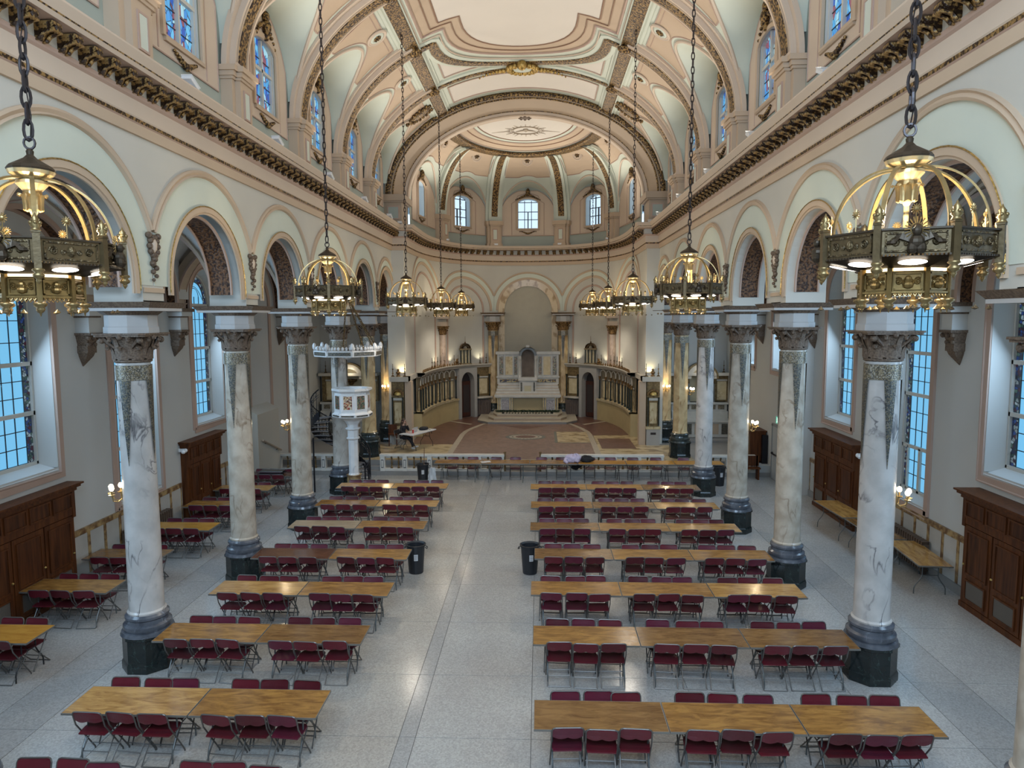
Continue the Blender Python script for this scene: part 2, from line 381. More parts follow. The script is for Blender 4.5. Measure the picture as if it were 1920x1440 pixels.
for a0, b0, a1, b1 in ((6.32, 4.44, 6.08, 4.22),):
    b.grid([[(ell(a0, b0, pi*i/NT)[0], YE-.03, ell(a0, b0, pi*i/NT)[1]), (ell(6.2, 4.33, pi*i/NT)[0], YE-.09, ell(6.2, 4.33, pi*i/NT)[1]), (ell(a1, b1, pi*i/NT)[0], YE-.05, ell(a1, b1, pi*i/NT)[1])] for i in range(NT+1)])
b.build('gilded_band', GOLD, tri)
archmould('bead_moulding', YE-.02, 5.98, 4.15, .04, GOLD, tri); archmould('arris_moulding', AC-.3, 5.74, 3.94, .03, GOLD, tri); archmould('lip_moulding', AC-.22, 5.55, 3.77, .035, PEACH, tri)

# ---- nave vault
VA, VB, VZ = 6.3, 4.45, 11.9
def zb(x): return VZ+VB*sqrt(max(0, 1-(x/VA)**2))
def xz(z): return VA*sqrt(max(0, 1-((z-VZ)/VB)**2))
BX = 3.7
def nb(x, y, off):               # point on the barrel moved inward by off
    z = zb(x); n = Vector((x/VA**2, 0, (z-VZ)/VB**2)).normalized(); return Vector((x, y, z))-n*off
def patch(b, x0, x1, f0, f1, off, nx=24, ny=10):
    b.grid([[nb(x0+(x1-x0)*i/nx, f0(x0+(x1-x0)*i/nx)+(f1(x0+(x1-x0)*i/nx)-f0(x0+(x1-x0)*i/nx))*j/ny, off) for j in range(ny+1)] for i in range(nx+1)])
YB = -3.0
b = MB(); patch(b, -BX, BX, lambda x: YB, lambda x: YE+.05, 0, 30, 1); ceil = struct('ceiling', b, MINT)
LW, LZ0, LH, LR = 1.70, 12.4, 1.95, .22
def zl(x, u, hb): w = hb-.4; return LZ0+LH*sqrt(max(0, 1-(u/w)**2))+LR*(6.4-x)*sqrt(max(0, 1-(u/w)**2))
def xg(u, hb):
    lo, hi = 3.8, 6.29
    for _ in range(30):
        m = (lo+hi)/2
        if zb(m) > zl(m, u, hb): lo = m
        else: hi = m
    return lo
XC = 6.4
WIN0, WIN1 = 11.7, 13.2
vault_parts = {}
for s, side in ((-1, 'left'), (1, 'right')):
    for k in range(-3, 5):
        c = BC[k]; hb = yk(k+1)-c; w = hb-.4
        b = MB(); N = 48; us = [-hb+2*hb*i/N for i in range(N+1)]
        rows = []; lun = []
        for u in us:
            g = xg(u, hb) if abs(u) < w else 6.295
            rows.append([(s*p.x, p.y, p.z) for p in [nb(BX+(g-BX)*sin(pi/2*j/14), c+u, 0) for j in range(15)]])
        b.grid(rows); us2 = [-w*cos(pi*i/40) for i in range(41)]
        b.mi = 1
        b.grid([[(s*(XC+(xg(u, hb)-XC)*j/8), c+u, zl(XC+(xg(u, hb)-XC)*j/8, u, hb)) for j in range(9)] for u in us2])
        o = struct('ceiling_vault_'+side, b, [MINT, MINT]); smooth_by_angle(o, 35)
        # painted peach field with its outline, groin moulding
        b = MB(); N = 40; wi = hb-.62
        def inner(u): return max(BX+.55, (xg(u, hb) if abs(u) < w else 6.3)-.18)
        us3 = [-wi+2*wi*i/N for i in range(N+1)]
        lim = 5.45
        b.grid([[(s*p.x, p.y, p.z) for p in [nb(BX+.5+(min(inner(u), lim)-BX-.5)*j/6, c+u, .012) for j in range(7)]] for u in us3]); b.build('painted_field', PEACH, o)
        b = MB(); P = [nb(xg(u, hb)-.03, c+u, .02) for u in us2[2:-2]]; b.tube([(s*p.x, p.y, p.z) for p in P], .05, 6); b.build('groin_moulding', PEACH2, o)
        b = MB(); P = [nb(min(inner(u), lim), c+u, .015) for u in us3]
        loop = [nb(BX+.5, c-wi, .015), ]+P+[nb(BX+.5, c+wi, .015)]
        b.tube([(s*p.x, p.y, p.z) for p in loop+[loop[0]]], .02, 5); P = [nb(BX+.62, c-wi+.1, .015), nb(BX+.62, c+wi-.1, .015)]
        b.tube([(s*p.x, p.y, p.z) for p in P], .014, 4); b.build('outline_moulding', ROSE, o)
        # roundel or shield
        p = nb(4.42, c, .03); nrm = (nb(4.42, c, 1)-nb(4.42, c, 0))
        q = Vector((s*nrm.x, nrm.y, nrm.z)).to_track_quat('Z', 'Y').to_matrix(); ce = Vector((s*p.x, p.y, p.z))
        def RM(x, y, z): return tuple(ce+q@Vector((x, y, z)))
        if k < 4:
            b = MB(); T = MB(); T.lathe([(.36, 0), (.36, .03), (.33, .05), (.29, .03), (.25, .03)], 24, caps=False); b.add([RM(*v) for v in T.v], T.f); ro = b.build('roundel', PEACH2, o)
            b = MB(); T = MB(); T.lathe([(.25, .0), (.24, .03), (.19, .045), (.15, .03), (.001, .02)], 24, caps=False); b.add([RM(*v) for v in T.v], T.f); b.build('roundel_disc', MINT, ro)
            b = MB(); T = MB(); T.ball((0, 0, .04), .07, 7)
            for i in range(8): T.ball((.1*cos(i*pi/4), .1*sin(i*pi/4), .035), .038, 6)
            b.add([RM(*v) for v in T.v], T.f); b.build('rosette', GOLD, ro, smooth=True)
        else:
            b = MB(); T = MB(); T.lathe([(.5, 0), (.46, .07), (.3, .09), (.001, .1)], 20, caps=False, sx=.62)
            for i in range(22):
                a = i*2*pi/22; T.ball((.34*cos(a)*(1.1+.15*(i % 2)), .62*sin(a), .05), .08, 6)
            T.ball((.0, .75, .05), .09, 6); T.ball((0, -.75, .05), .09, 6); b.add([RM(*v) for v in T.v], T.f); b.build('shield_cartouche', GOLD, o, smooth=True)
    # clerestory wall with window openings
    M = lambda u, d, z, s=s: (s*(XC-d), u, z)
    wall = MB()
    for k in range(-3, 5):
        c = BC[k]; hb = yk(k+1)-c; w = hb-.4; ww = .67
        def wtop(u): return WIN1+.22*sqrt(max(0, 1-(u/ww)**2))+.0
        N = 40; us = sorted(set([-hb+2*hb*i/N for i in range(N+1)]+[-ww, ww, -w+.02, w-.02]))
        for a, e in zip(us, us[1:]):
            m = (a+e)/2; ta, te = [(zl(XC, v, hb) if abs(v) < w else 12.45) for v in (a, e)]
            if abs(m) < ww:
                wall.mi = 0; wall.add([M(c+a, 0, 10.4), M(c+e, 0, 10.4), M(c+e, 0, WIN0), M(c+a, 0, WIN0)], [(0, 1, 2, 3)])
                wall.add([M(c+a, 0, wtop(a)), M(c+e, 0, wtop(e)), M(c+e, 0, te), M(c+a, 0, ta)], [(0, 1, 2, 3)])
            else: wall.mi = 0; wall.add([M(c+a, 0, 10.4), M(c+e, 0, 10.4), M(c+e, 0, te), M(c+a, 0, ta)], [(0, 1, 2, 3)])
        rv = [(-ww, WIN0), (-ww, WIN1)]+[(-ww*cos(pi*i/10), WIN1+.22*sin(pi*i/10)) for i in range(1, 10)]+[(ww, WIN1), (ww, WIN0), (-ww, WIN0)]
        wall.mi = 1; wall.grid([[M(c+a, 0, z), M(c+a, -.12, z)] for a, z in rv])
    cw = struct('wall_clerestory_'+side, wall, [SAGE, GREYW])
    for k in range(-3, 5):
        c = BC[k]; hb = yk(k+1)-c; w = hb-.4; ww = .67; wp = hb-.62
        b = MB(); N = 36; us = sorted(set([-wp+2*wp*i/N for i in range(N+1)]+[-ww-.1, ww+.1]))
        def ptop(u): return min(zl(XC, u, hb)-.12, 13.1+1.15*(1-(abs(u)/wp)**2.0)**.9 if abs(u) < wp else 13.1)
        for a, e in zip(us, us[1:]):
            m = (a+e)/2; h = ww+.1
            def wt(u): return WIN1+.1+.26*sqrt(max(0, 1-(u/h)**2))
            if abs(m) < h:
                b.add([M(c+a, .02, 11.3), M(c+e, .02, 11.3), M(c+e, .02, WIN0-.1), M(c+a, .02, WIN0-.1)], [(0, 1, 2, 3)])
                b.add([M(c+a, .02, wt(a)), M(c+e, .02, wt(e)), M(c+e, .02, ptop(e)), M(c+a, .02, ptop(a))], [(0, 1, 2, 3)])
            else: b.add([M(c+a, .02, 11.3), M(c+e, .02, 11.3), M(c+e, .02, ptop(e)), M(c+a, .02, ptop(a))], [(0, 1, 2, 3)])
        b.build('wall_panel', PEACH2, cw)
        b = MB(); P = [M(c-wp, .02, 11.3)]+[M(c+u, .02, ptop(u)) for u in [-wp+2*wp*i/20 for i in range(21)]]+[M(c+wp, .02, 11.3)]
        b.tube(P+[P[0]], .022, 5); P = [M(c-.95, .02, 11.35), M(c-.95, .02, 13.2), M(c-.6, .02, 13.5), M(c, .02, 13.72), M(c+.6, .02, 13.5), M(c+.95, .02, 13.2), M(c+.95, .02, 11.35)]; b.tube(P, .02, 5)
        b.build('outline_moulding', ROSE, cw)
        b = MB(); h = ww+.09; P = [M(c-h, .03, WIN0-.08), M(c-h, .03, WIN1)]+[M(c-h*cos(pi*i/10), .03, WIN1+.26*sin(pi*i/10)) for i in range(1, 10)]+[M(c+h, .03, WIN1), M(c+h, .03, WIN0-.08)]
        b.sweep(P+[P[0]], (-s, 0, 0), [(-.02, -.08), (.05, -.08), (.06, 0), (.03, .05), (-.02, .06)]); b.build('window_surround', PEACH, cw)
        # gilded crest over the window, spray under the sill
        b = MB()
        b.ball(M(c, .1, 13.98), .10, 7, 1.5); b.ball(M(c, .12, 13.72), .12, 7, 1.6); b.ball(M(c, .09, 13.5), .09, 6, 1.3)
        for q in range(1, 7):
            for g in (-1, 1): b.ball(M(c+g*q*.1, .08, 13.78-q*q*.011), .075-.006*q, 6)
        b.build('crest', GOLD, cw, smooth=True)
        b = MB()
        for q in range(-5, 6): b.ball(M(c+q*.085, .06, 11.42-.06*cos(q*.5)-.05*(1-abs(q)/5)), .075-.008*abs(q), 6)
        b.ball(M(c, .08, 11.27), .06, 6); b.build('sill_spray', GOLD, cw, smooth=True)
    # pilasters
    for k in range(-2, 5):
        y = yk(k); b = MB(); lo, hi = sorted((s*6.02, s*6.45))
        b.box(lo, hi, y-.3, y+.3, 10.6, 11.62)
        lo2, hi2 = sorted((s*6.14, s*6.45)); b.box(lo2, hi2, y-.46, y+.46, 10.6, 11.62)
        for z0, z1, e in ((10.45, 10.62, .06), (11.62, 11.68, .04), (11.68, 11.78, .08), (11.78, 11.9, .13)):
            lo, hi = sorted((s*(6.02-e), s*6.45)); b.box(lo, hi, y-.3-e, y+.3+e, z0, z1); lo, hi = sorted((s*(6.14-e), s*6.45)); b.box(lo, hi, y-.46-e, y+.46+e, z0, z1)
        p = b.build('pilaster', PEACH, cw)
        b = MB(); b.box(*sorted((s*6.0, s*6.03)), y-.12, y+.12, 10.86, 11.42); b.build('pilaster_panel', MINT, p)
        b = MB(); x0, x1 = sorted((s*5.99, s*6.03))
        for q in ((y-.16, y-.12, 10.82, 11.46), (y+.12, y+.16, 10.82, 11.46), (y-.12, y+.12, 10.82, 10.86), (y-.12, y+.12, 11.42, 11.46)): b.box(x0, x1, *q)
        b.build('panel_frame', ROSE, p)
        # transverse rib: cream, stepped, with a gilded strip
        T = [54.1*i/26 for i in range(27)]
        P = [Vector((s*ell(VA, VB, R(t))[0], y, ell(VA, VB, R(t))[1])) for t in T]; Nn = [Vector((-s*cos(R(t))/VA, 0, -sin(R(t))/VB)).normalized() for t in T]
        b = MB(); b.sweep(P, Nn, [(-.05, -.5), (.07, -.5), (.07, -.34), (.20, -.34), (.20, .34), (.07, .34), (.07, .5), (-.05, .5)]); r = b.build('rib', PEACH2, ceil)
        b = MB(); b.sweep(P[1:], Nn[1:], [(.19, -.19), (.225, -.16), (.225, .16), (.19, .19)]); b.build('gilded_strip', GOLD, r)
        b = MB()
        for q in (-.25, .25): b.sweep(P[1:], Nn[1:], [(.19, q-.02), (.215, q-.02), (.215, q+.02), (.19, q+.02)])
        b.build('edge_moulding', TAUPE, r)
    # long gilded band
    b = MB(); P = [nb(BX, y, 0) for y in (YB, YE)]; nn = (nb(BX, 0, 1)-nb(BX, 0, 0)); P = [(s*p.x, p.y, p.z) for p in P]
    b.sweep(P, (s*nn.x, 0, nn.z), [(-.02, -.42), (.05, -.42), (.05, -.28), (.12, -.28), (.12, .28), (.05, .28), (.05, .42), (-.02, .42)]); r = b.build('rib', MINT, ceil)
    b = MB(); b.sweep(P, (s*nn.x, 0, nn.z), [(.11, -.24), (.16, -.2), (.16, .2), (.11, .24)]); b.build('gilded_strip', GOLD, r)
    for k in range(1, 5):
        b = MB(); p = nb(BX, yk(k), .2); b.ball((s*p.x, p.y, p.z), .2, 7, .8)
        for i in range(8): b.ball((s*p.x+.2*cos(i*pi/4), p.y+.2*sin(i*pi/4), p.z+.02-(.06*cos(i*pi/4))*0), .09, 6)
        b.build('boss', GOLD, ceil, smooth=True)
# centre panels of the nave ceiling
def cx_(pts, x):                     # piecewise linear y(x)
    for (a, ya), (b_, yb_) in zip(pts, pts[1:]):
        if a <= x <= b_: return ya+(yb_-ya)*((x-a)/max(1e-6, b_-a))
    return pts[-1][1] if x > pts[-1][0] else pts[0][1]
def mirror(h): return [(-x, y) for x, y in h]+[(x, y) for x, y in reversed(h)]
def curvy(off, xs, yc, yt):          # outline: inward step, shoulder, sweep to the crown
    h = [(xs[0], yc), (xs[1], yc)]
    for i in range(0, 11):
        t = pi/2*i/10; h.append((xs[1]*(1-.0)*cos(t) if i else xs[1]-.0001, yc+.5+(yt-yc-.5)*sin(t)**.9 if i else yc+.5))
    return mirror(h)
creamO = curvy(0, (2.65, 1.95), 23.58, 26.8)
peachO = curvy(0, (3.28, 2.55), 24.15, 27.55)
mintO = curvy(0, (3.42, 2.72), 24.5, 28.0)
goldO = [(-3.6, 24.92), (-3.1, 24.92)]+[(-3.06*cos(pi*i/24), 24.95+3.45*sin(pi*i/24)**.8) for i in range(25)]+[(3.1, 24.92), (3.6, 24.92)]
b = MB(); patch(b, -3.28, 3.28, lambda x: YB, lambda x: cx_(peachO, x), .014, 120, 6); b.build('painted_field', PEACH, ceil)
b = MB(); patch(b, -2.65, 2.65, lambda x: YB, lambda x: cx_(creamO, x), .026, 120, 6); b.build('painted_field', OFFW, ceil)
def line(pts, r, m, name='outline_moulding', off=.03):
    b = MB(); P = []
    for (x0, y0), (x1, y1) in zip(pts, pts[1:]):
        n = max(1, int(abs(x1-x0)/.3)); P += [nb(x0+(x1-x0)*i/n, y0+(y1-y0)*i/n, off) for i in range(n)]
    P.append(nb(*pts[-1], off)); b.tube(P, r, 5); return b.build(name, m, ceil)
for o_, r, m in ((creamO, .03, LINE), (peachO, .045, ROSE), (mintO, .03, PEACH2)):
    line([(o_[0][0], YB)]+o_+[(o_[-1][0], YB)], r, m)
mid_ = curvy(0, (2.95, 2.25), 23.86, 27.2); line([(mid_[0][0], YB)]+mid_+[(mid_[-1][0], YB)], .02, LINE)
def ribbon(pts, w, d0, m, name, parent):
    b = MB(); P = []
    for (x0, y0), (x1, y1) in zip(pts, pts[1:]):
        n = max(1, int(abs(x1-x0)/.3)); P += [nb(x0+(x1-x0)*i/n, y0+(y1-y0)*i/n, 0) for i in range(n)]
    P.append(nb(*pts[-1], 0)); Nn = [(nb(p.x, 0, 1)-nb(p.x, 0, 0)) for p in P]
    b.sweep(P, Nn, [(0, -w/2), (d0*.8, -w/2), (d0, -w*.3), (d0, w*.3), (d0*.8, w/2), (0, w/2)]); return b.build(name, m, parent)
ribbon(goldO, .70, .07, MINT, 'rib', ceil); ribbon(goldO, .36, .12, GOLD, 'gilded_strip', ceil)
K4 = [(-3.6+7.2*i/24, 29.0) for i in range(25)]
ribbon(K4, .66, .07, MINT, 'rib', ceil); ribbon(K4, .3, .12, GOLD, 'gilded_strip', ceil)
# pale fields between curved band and cross rib, and before the arch
for g in (-1, 1):
    b = MB()
    def lo(x): return cx_(goldO, x)+.42+.0*x
    x0, x1 = sorted((g*1.35, g*3.1)); patch(b, x0, x1, lambda x: min(28.33, cx_(goldO, x)+.45), lambda x: 28.35, .014, 14, 4); b.build('painted_field', OFFW, ceil)
    line([(g*1.35, 28.35), (g*3.1, 28.35), (g*3.1, 25.45)]+[(g*x, cx_(goldO, x)+.45) for x in (3.0, 2.8, 2.4, 2.0, 1.6, 1.35)], .025, ROSE)
b = MB(); patch(b, -3.1, 3.1, lambda x: 29.55, lambda x: 31.5, .014, 24, 2); b.build('painted_field', OFFW, ceil)
line([(-3.1, 29.55), (3.1, 29.55), (3.1, 31.5), (-3.1, 31.5), (-3.1, 29.55)], .025, ROSE)
b = MB()     # central cartouche
p = nb(0, 28.75, .12)
b.lathe([(.42, p.z-.02), (.34, p.z-.12), (.001, p.z-.14)], 18, 0, p.y, caps=False, sy=.7)
cc = b.build('cartouche', MINT, ceil, smooth=True); b = MB()
for i in range(18):
    a = i*pi/9; b.ball((.55*cos(a), p.y+.42*sin(a), p.z-.06), .13, 6)
for q in range(8):
    for g in (-1, 1): b.ball((g*(.75+q*.14), p.y+.18+.02*q, p.z-.05-.012*q*q*.4), .1-.009*q, 6)
b.ball((0, p.y-.55, p.z-.1), .2, 7); b.build('cartouche_scrolls', GOLD2, cc, smooth=True)

# ---- apse vault
QC, QA, QB, QZ = 33.6, 3.6, 5.4, 15.2
def ap_phi(u):
    x, y = apse(u); return math.atan2(x/AA, (y-AC)/AB)
def sv(u, t, off=0):
    x, y = apse(u); ph = ap_phi(u); qx, qy = QA*sin(ph), QC+QB*cos(ph); f = 1-cos(t*pi/2); z = 11.9+(QZ-11.9)*sin(t*pi/2)
    p = Vector((x+(qx-x)*f, y+(qy-y)*f, z))
    if off:
        c = Vector((0, 34.5, 12.5)); p += (c-p).normalized()*off
    return p
def azl(v, w): return 12.15+1.75*sqrt(max(0, 1-(v/w)**2))
def atg(v, w): return math.asin(min(1, (azl(v, w)+.25*sqrt(max(0, 1-(v/w)**2))-11.9)/(QZ-11.9)))*2/pi
ac = None
for bi, (u0, u1) in enumerate(ubays()):
    if abs(u0+u1) < .01: pass
    c = (u0+u1)/2; hw = abs(u1-u0)/2; w = hw-.36
    b = MB(); us = [u0+(u1-u0)*i/40 for i in range(41)]
    b.grid([[sv(u, (atg(u-c, w) if abs(u-c) < w else 0)+(1-(atg(u-c, w) if abs(u-c) < w else 0))*j/12) for j in range(13)] for u in us])
    us2 = [-w*cos(pi*i/36) for i in range(37)]
    b.grid([[Vector(amap(c+v, 0, azl(v, w))).lerp(sv(c+v, atg(v, w)), j/6) for j in range(7)] for v in us2])
    o = struct('ceiling_apse', b, MINT); smooth_by_angle(o, 35); ac = ac or o
    b = MB(); wi = hw-.55; us3 = [-wi+2*wi*i/30 for i in range(31)]
    def t0(v): return min(.93, max((atg(v, w) if abs(v) < w else 0)+.07, .52))
    b.grid([[sv(c+v, t0(v)+(.9-t0(v))*j/5, .02) for j in range(6)] for v in us3]); b.build('painted_field', PEACH, o)
    b = MB(); lp = [sv(c+v, t0(v), .03) for v in us3]+[sv(c+v, .9, .03) for v in reversed(us3)]; b.tube(lp+[lp[0]], .022, 5); b.build('outline_moulding', ROSE, o)
    b = MB(); b.tube([sv(c+v, atg(v, w), .02) for v in us2[2:-2]], .045, 6); b.build('groin_moulding', PEACH2, o)
    p = sv(c, .80, .03); nn = (Vector((0, 34.5, 12.5))-p).normalized(); q = nn.to_track_quat('Z', 'Y').to_matrix()
    b = MB(); T = MB(); T.lathe([(.30, 0), (.30, .03), (.27, .05), (.2, .03), (.12, .04), (.001, .05)], 20, caps=False); b.add([tuple(p+q@Vector(v)) for v in T.v], T.f); ro = b.build('roundel', PEACH2, o)
    b = MB(); T = MB(); T.ball((0, 0, .05), .06, 6)
    for i in range(6): T.ball((.1*cos(i*pi/3), .1*sin(i*pi/3), .045), .045, 6)
    b.add([tuple(p+q@Vector(v)) for v in T.v], T.f); b.build('rosette', GOLD, ro)
    # drum wall with window opening
    ww = .58; W0, W1 = 11.55, 13.0
    b = MB(); us = sorted(set([-hw+2*hw*i/32 for i in range(33)]+[-ww, ww]))
    tp = lambda v: azl(v, w) if abs(v) < w else 12.2
    wt = lambda v: W1+.25*sqrt(max(0, 1-(v/ww)**2))
    pn = MB(); wp = hw-.5
    for a, e in zip(us, us[1:]):
        def q4(mb, d, za, ze, ta, te): mb.add([amap(c+a, d, za), amap(c+e, d, ze), amap(c+e, d, te), amap(c+a, d, ta)], [(0, 1, 2, 3)])
        pt = lambda v: min(tp(v)-.1, 13.7)
        if abs((a+e)/2) < ww:
            q4(b, 0, 10.4, 10.4, W0, W0); q4(b, 0, wt(a), wt(e), tp(a), tp(e)); q4(pn, .02, 11.1, 11.1, W0, W0); q4(pn, .02, wt(a), wt(e), pt(a), pt(e))
        else:
            q4(b, 0, 10.4, 10.4, tp(a), tp(e))
            if abs((a+e)/2) < wp: q4(pn, .02, 11.1, 11.1, pt(a), pt(e))
    b.mi = 1; rv = [(-ww, W0), (-ww, W1)]+[(-ww*cos(pi*i/10), W1+.25*sin(pi*i/10)) for i in range(1, 10)]+[(ww, W1), (ww, W0), (-ww, W0)]
    b.grid([[amap(c+a, 0, z), amap(c+a, -.55, z)] for a, z in rv]); b.mi = 0
    dw = struct('wall_apse_drum', b, [SAGE, mat('pale_reveal_plaster', (.6, .68, .72), .7) if bi == 0 else D.materials['pale_reveal_plaster']])
    pn.build('wall_panel', PEACH2, dw)
    b = MB(); P = [amap(c-wp, .02, 11.1)]+[amap(c-wp+2*wp*i/16, .02, min(tp(-wp+2*wp*i/16)-.1, 13.7)) for i in range(17)]+[amap(c+wp, .02, 11.1)]; b.tube(P+[P[0]], .022, 5)
    P = [amap(c+x, .03, z) for x, z in ((-.95, 11.15), (-.95, 13.0), (-.75, 13.1), (-.6, 13.42), (0, 13.6), (.6, 13.42), (.75, 13.1), (.95, 13.0), (.95, 11.15))]; b.tube(P, .02, 5); b.build('outline_moulding', ROSE, dw)
    b = MB(); h = ww+.08; P = [(-h, W0-.08), (-h, W1)]+[(-h*cos(pi*i/10), W1+.3*sin(pi*i/10)) for i in range(1, 10)]+[(h, W1), (h, W0-.08), (-h, W0-.08)]
    b.tube([amap(c+a, .03, z) for a, z in P], .06, 6); b.build('window_surround', PEACH, dw)
    b = MB(); b.ball(amap(c, .1, 13.6), .13, 7, 1.9)
    for qq in range(1, 8):
        for g in (-1, 1): b.ball(amap(c+g*qq*.1, .07, 13.5-qq*.045), .085-.006*qq, 6)
    b.build('crest', GOLD, dw, smooth=True)
    b = MB()
    for qq in range(-6, 7): b.ball(amap(c+qq*.08, .05, 11.3-.06*cos(qq*.6)), .06-.005*abs(qq), 6)
    b.build('sill_spray', GOLD, dw, smooth=True)
    # window
    fr = MB()
    def bar(x0, x1, z0, z1, d=-.42): fr.tbox(lambda u, dd, z: amap(c+u, d+dd, z), x0, x1, -.03, .03, z0, z1)
    for x in (-ww, -.2, .2, ww): bar(x-.018, x+.018, W0, W1+.2)
    bar(-.03, .03, W0, W1-.45)
    for z in (W0+.02, W0+.55, W0+1.0, W1+.1): bar(-ww, ww, z-.018, z+.018)
    wn = struct('window_apse', fr, mat('dark_iron', (.03, .03, .035), .5) if bi == 0 else D.materials['dark_iron'])
    if bi == 0: SKY = mat('bright_sky_glass', (.1, .1, .1), .3, emit=(.62, .82, 1), estr=.62)
    for a, e in ((-ww, -.2), (-.2, .2), (.2, ww)):
        for z0, z1 in ((W0, W0+.55), (W0+.55, W0+1.0), (W0+1.0, W1+.25)):
            g = MB(); g.tbox(lambda u, dd, z: amap(c+u, -.46+dd, z), a, e, -.005, .005, z0, z1); g.build('pane', SKY, wn)
# apse pilasters and ribs
for g in (-1, 1):
    for u in (SB[1], SB[2]):
        u *= g; PMp = lambda a, d, z: amap(u+a, d, z)
        b = MB(); b.tbox(PMp, -.3, .3, -.05, .42, 10.5, 11.6); b.tbox(PMp, -.45, .45, -.05, .26, 10.5, 11.6)
        for z0, z1, e in ((10.45, 10.62, .06), (11.6, 11.68, .05), (11.68, 11.9, .11)): b.tbox(PMp, -.3-e, .3+e, -.05, .42+e, z0, z1); b.tbox(PMp, -.45-e, .45+e, -.05, .26+e, z0, z1)
        p = b.build('pilaster', PEACH, apse_wall); b = MB(); b.tbox(PMp, -.12, .12, .4, .435, 10.86, 11.4); b.build('pilaster_panel', MINT, p)
        b = MB()
        for q in ((-.17, -.12, 10.8, 11.46), (.12, .17, 10.8, 11.46), (-.12, .12, 10.8, 10.86), (-.12, .12, 11.4, 11.46)): b.tbox(PMp, q[0], q[1], .4, .45, q[2], q[3])
        b.build('panel_frame', ROSE, p)
        P = [sv(u, .98*i/18) for i in range(19)]; Nn = [(Vector((0, 35.5, 12.0))-x).normalized() for x in P]
        b = MB(); b.sweep(P, Nn, [(-.05, -.5), (.12, -.5), (.12, -.34), (.26, -.34), (.26, .34), (.12, .34), (.12, .5), (-.05, .5)]); r = b.build('rib', MINT, ac)
        b = MB(); b.sweep(P[1:], Nn[1:], [(.25, -.19), (.29, -.16), (.29, .16), (.25, .19)]); b.build('gilded_strip', GOLD, r)
# ring and oval ceiling
def oval(r, off=0, cyy=QC): return lambda ph: Vector((QA*r*sin(ph), cyy+QB*r*cos(ph), QZ+.45*(1-r*r)-off))
def ovring(b, r0, r1, off): b.grid([[oval(r0, off)(-pi/2+pi*i/48), oval(r1, off)(-pi/2+pi*i/48)] for i in range(49)])
b = MB(); ovring(b, 1.0, .8, 0); ovring(b, .8, .6, 0); ovring(b, .6, .3, 0); ovring(b, .3, .001, 0); oc = struct('ceiling_apse_oval', b, MINT)
b = MB(); ovring(b, .90, .8, .012); ovring(b, .8, .72, .012); b.build('painted_field', PEACH, oc)
b = MB(); ovring(b, .64, .45, .014); ovring(b, .45, .2, .014); ovring(b, .2, .001, .014); b.build('painted_field', OFFW, oc)
for r, wd, m in ((.91, .03, ROSE), (.80, .03, LINE), (.71, .035, ROSE), (.645, .03, LINE)):
    b = MB(); b.tube([oval(r, .02)(-pi/2+pi*i/48) for i in range(49)], wd, 5); b.build('outline_moulding', m, oc)
b = MB(); P = [oval(1, 0)(-pi/2+pi*i/48) for i in range(49)]; b.sweep(P, (0, 0, -1), [(0, -.3), (.1, -.3), (.16, -.2), (.16, .2), (.1, .3), (0, .3)]); b.build('gilded_ring', GOLD, oc)
EMB = mat('painted_emblem', (.36, .29, .21), .7); b = MB(); ec = (0, 35.55, QZ+.45-.03)
def P2(x, y): r = sqrt((x/QA)**2+((y-QC)/QB)**2); return (x, y, QZ+.45*(1-r*r)-.035)
for a0 in range(24):
    a = a0*pi/12; l = 1.7 if a0 % 12 == 0 else (1.15 if a0 % 2 == 0 else .95)
    b.tube([P2(.78*cos(a), ec[1]+.62*sin(a)), P2(l*cos(a), ec[1]+l*.8*sin(a))], [.018, .006], 4)
for rr in (.72, .64): b.tube([P2(rr*cos(i*pi/16), ec[1]+rr*.8*sin(i*pi/16)) for i in range(32)], .015, 4, True)
b.prism([(-.5, .12), (-.1, .06), (0, .2), (.1, .06), (.5, .12), (.15, -.06), (.06, -.12), (.12, -.24), (-.12, -.24), (-.06, -.12), (-.15, -.06)], -.02, 0, lambda x, y, z: (P2(x, ec[1]+y)[0], P2(x, ec[1]+y)[1], P2(x, ec[1]+y)[2]+z))
b.build('dove_emblem', EMB, oc)
for x, y, zo in ((0, 33.62, .33), (-3.0, 33.8, 0), (3.0, 33.8, 0)):
    b = MB(); b.lathe([(.36, 15.45+zo), (.34, 15.35+zo), (.2, 15.28+zo), (.001, 15.25+zo)], 16, x, y, caps=False)
    for i in range(8): b.ball((x+.25*cos(i*pi/4), y+.25*sin(i*pi/4), 15.32+zo), .08, 6)
    b.build('boss', CARVE, oc, smooth=True)
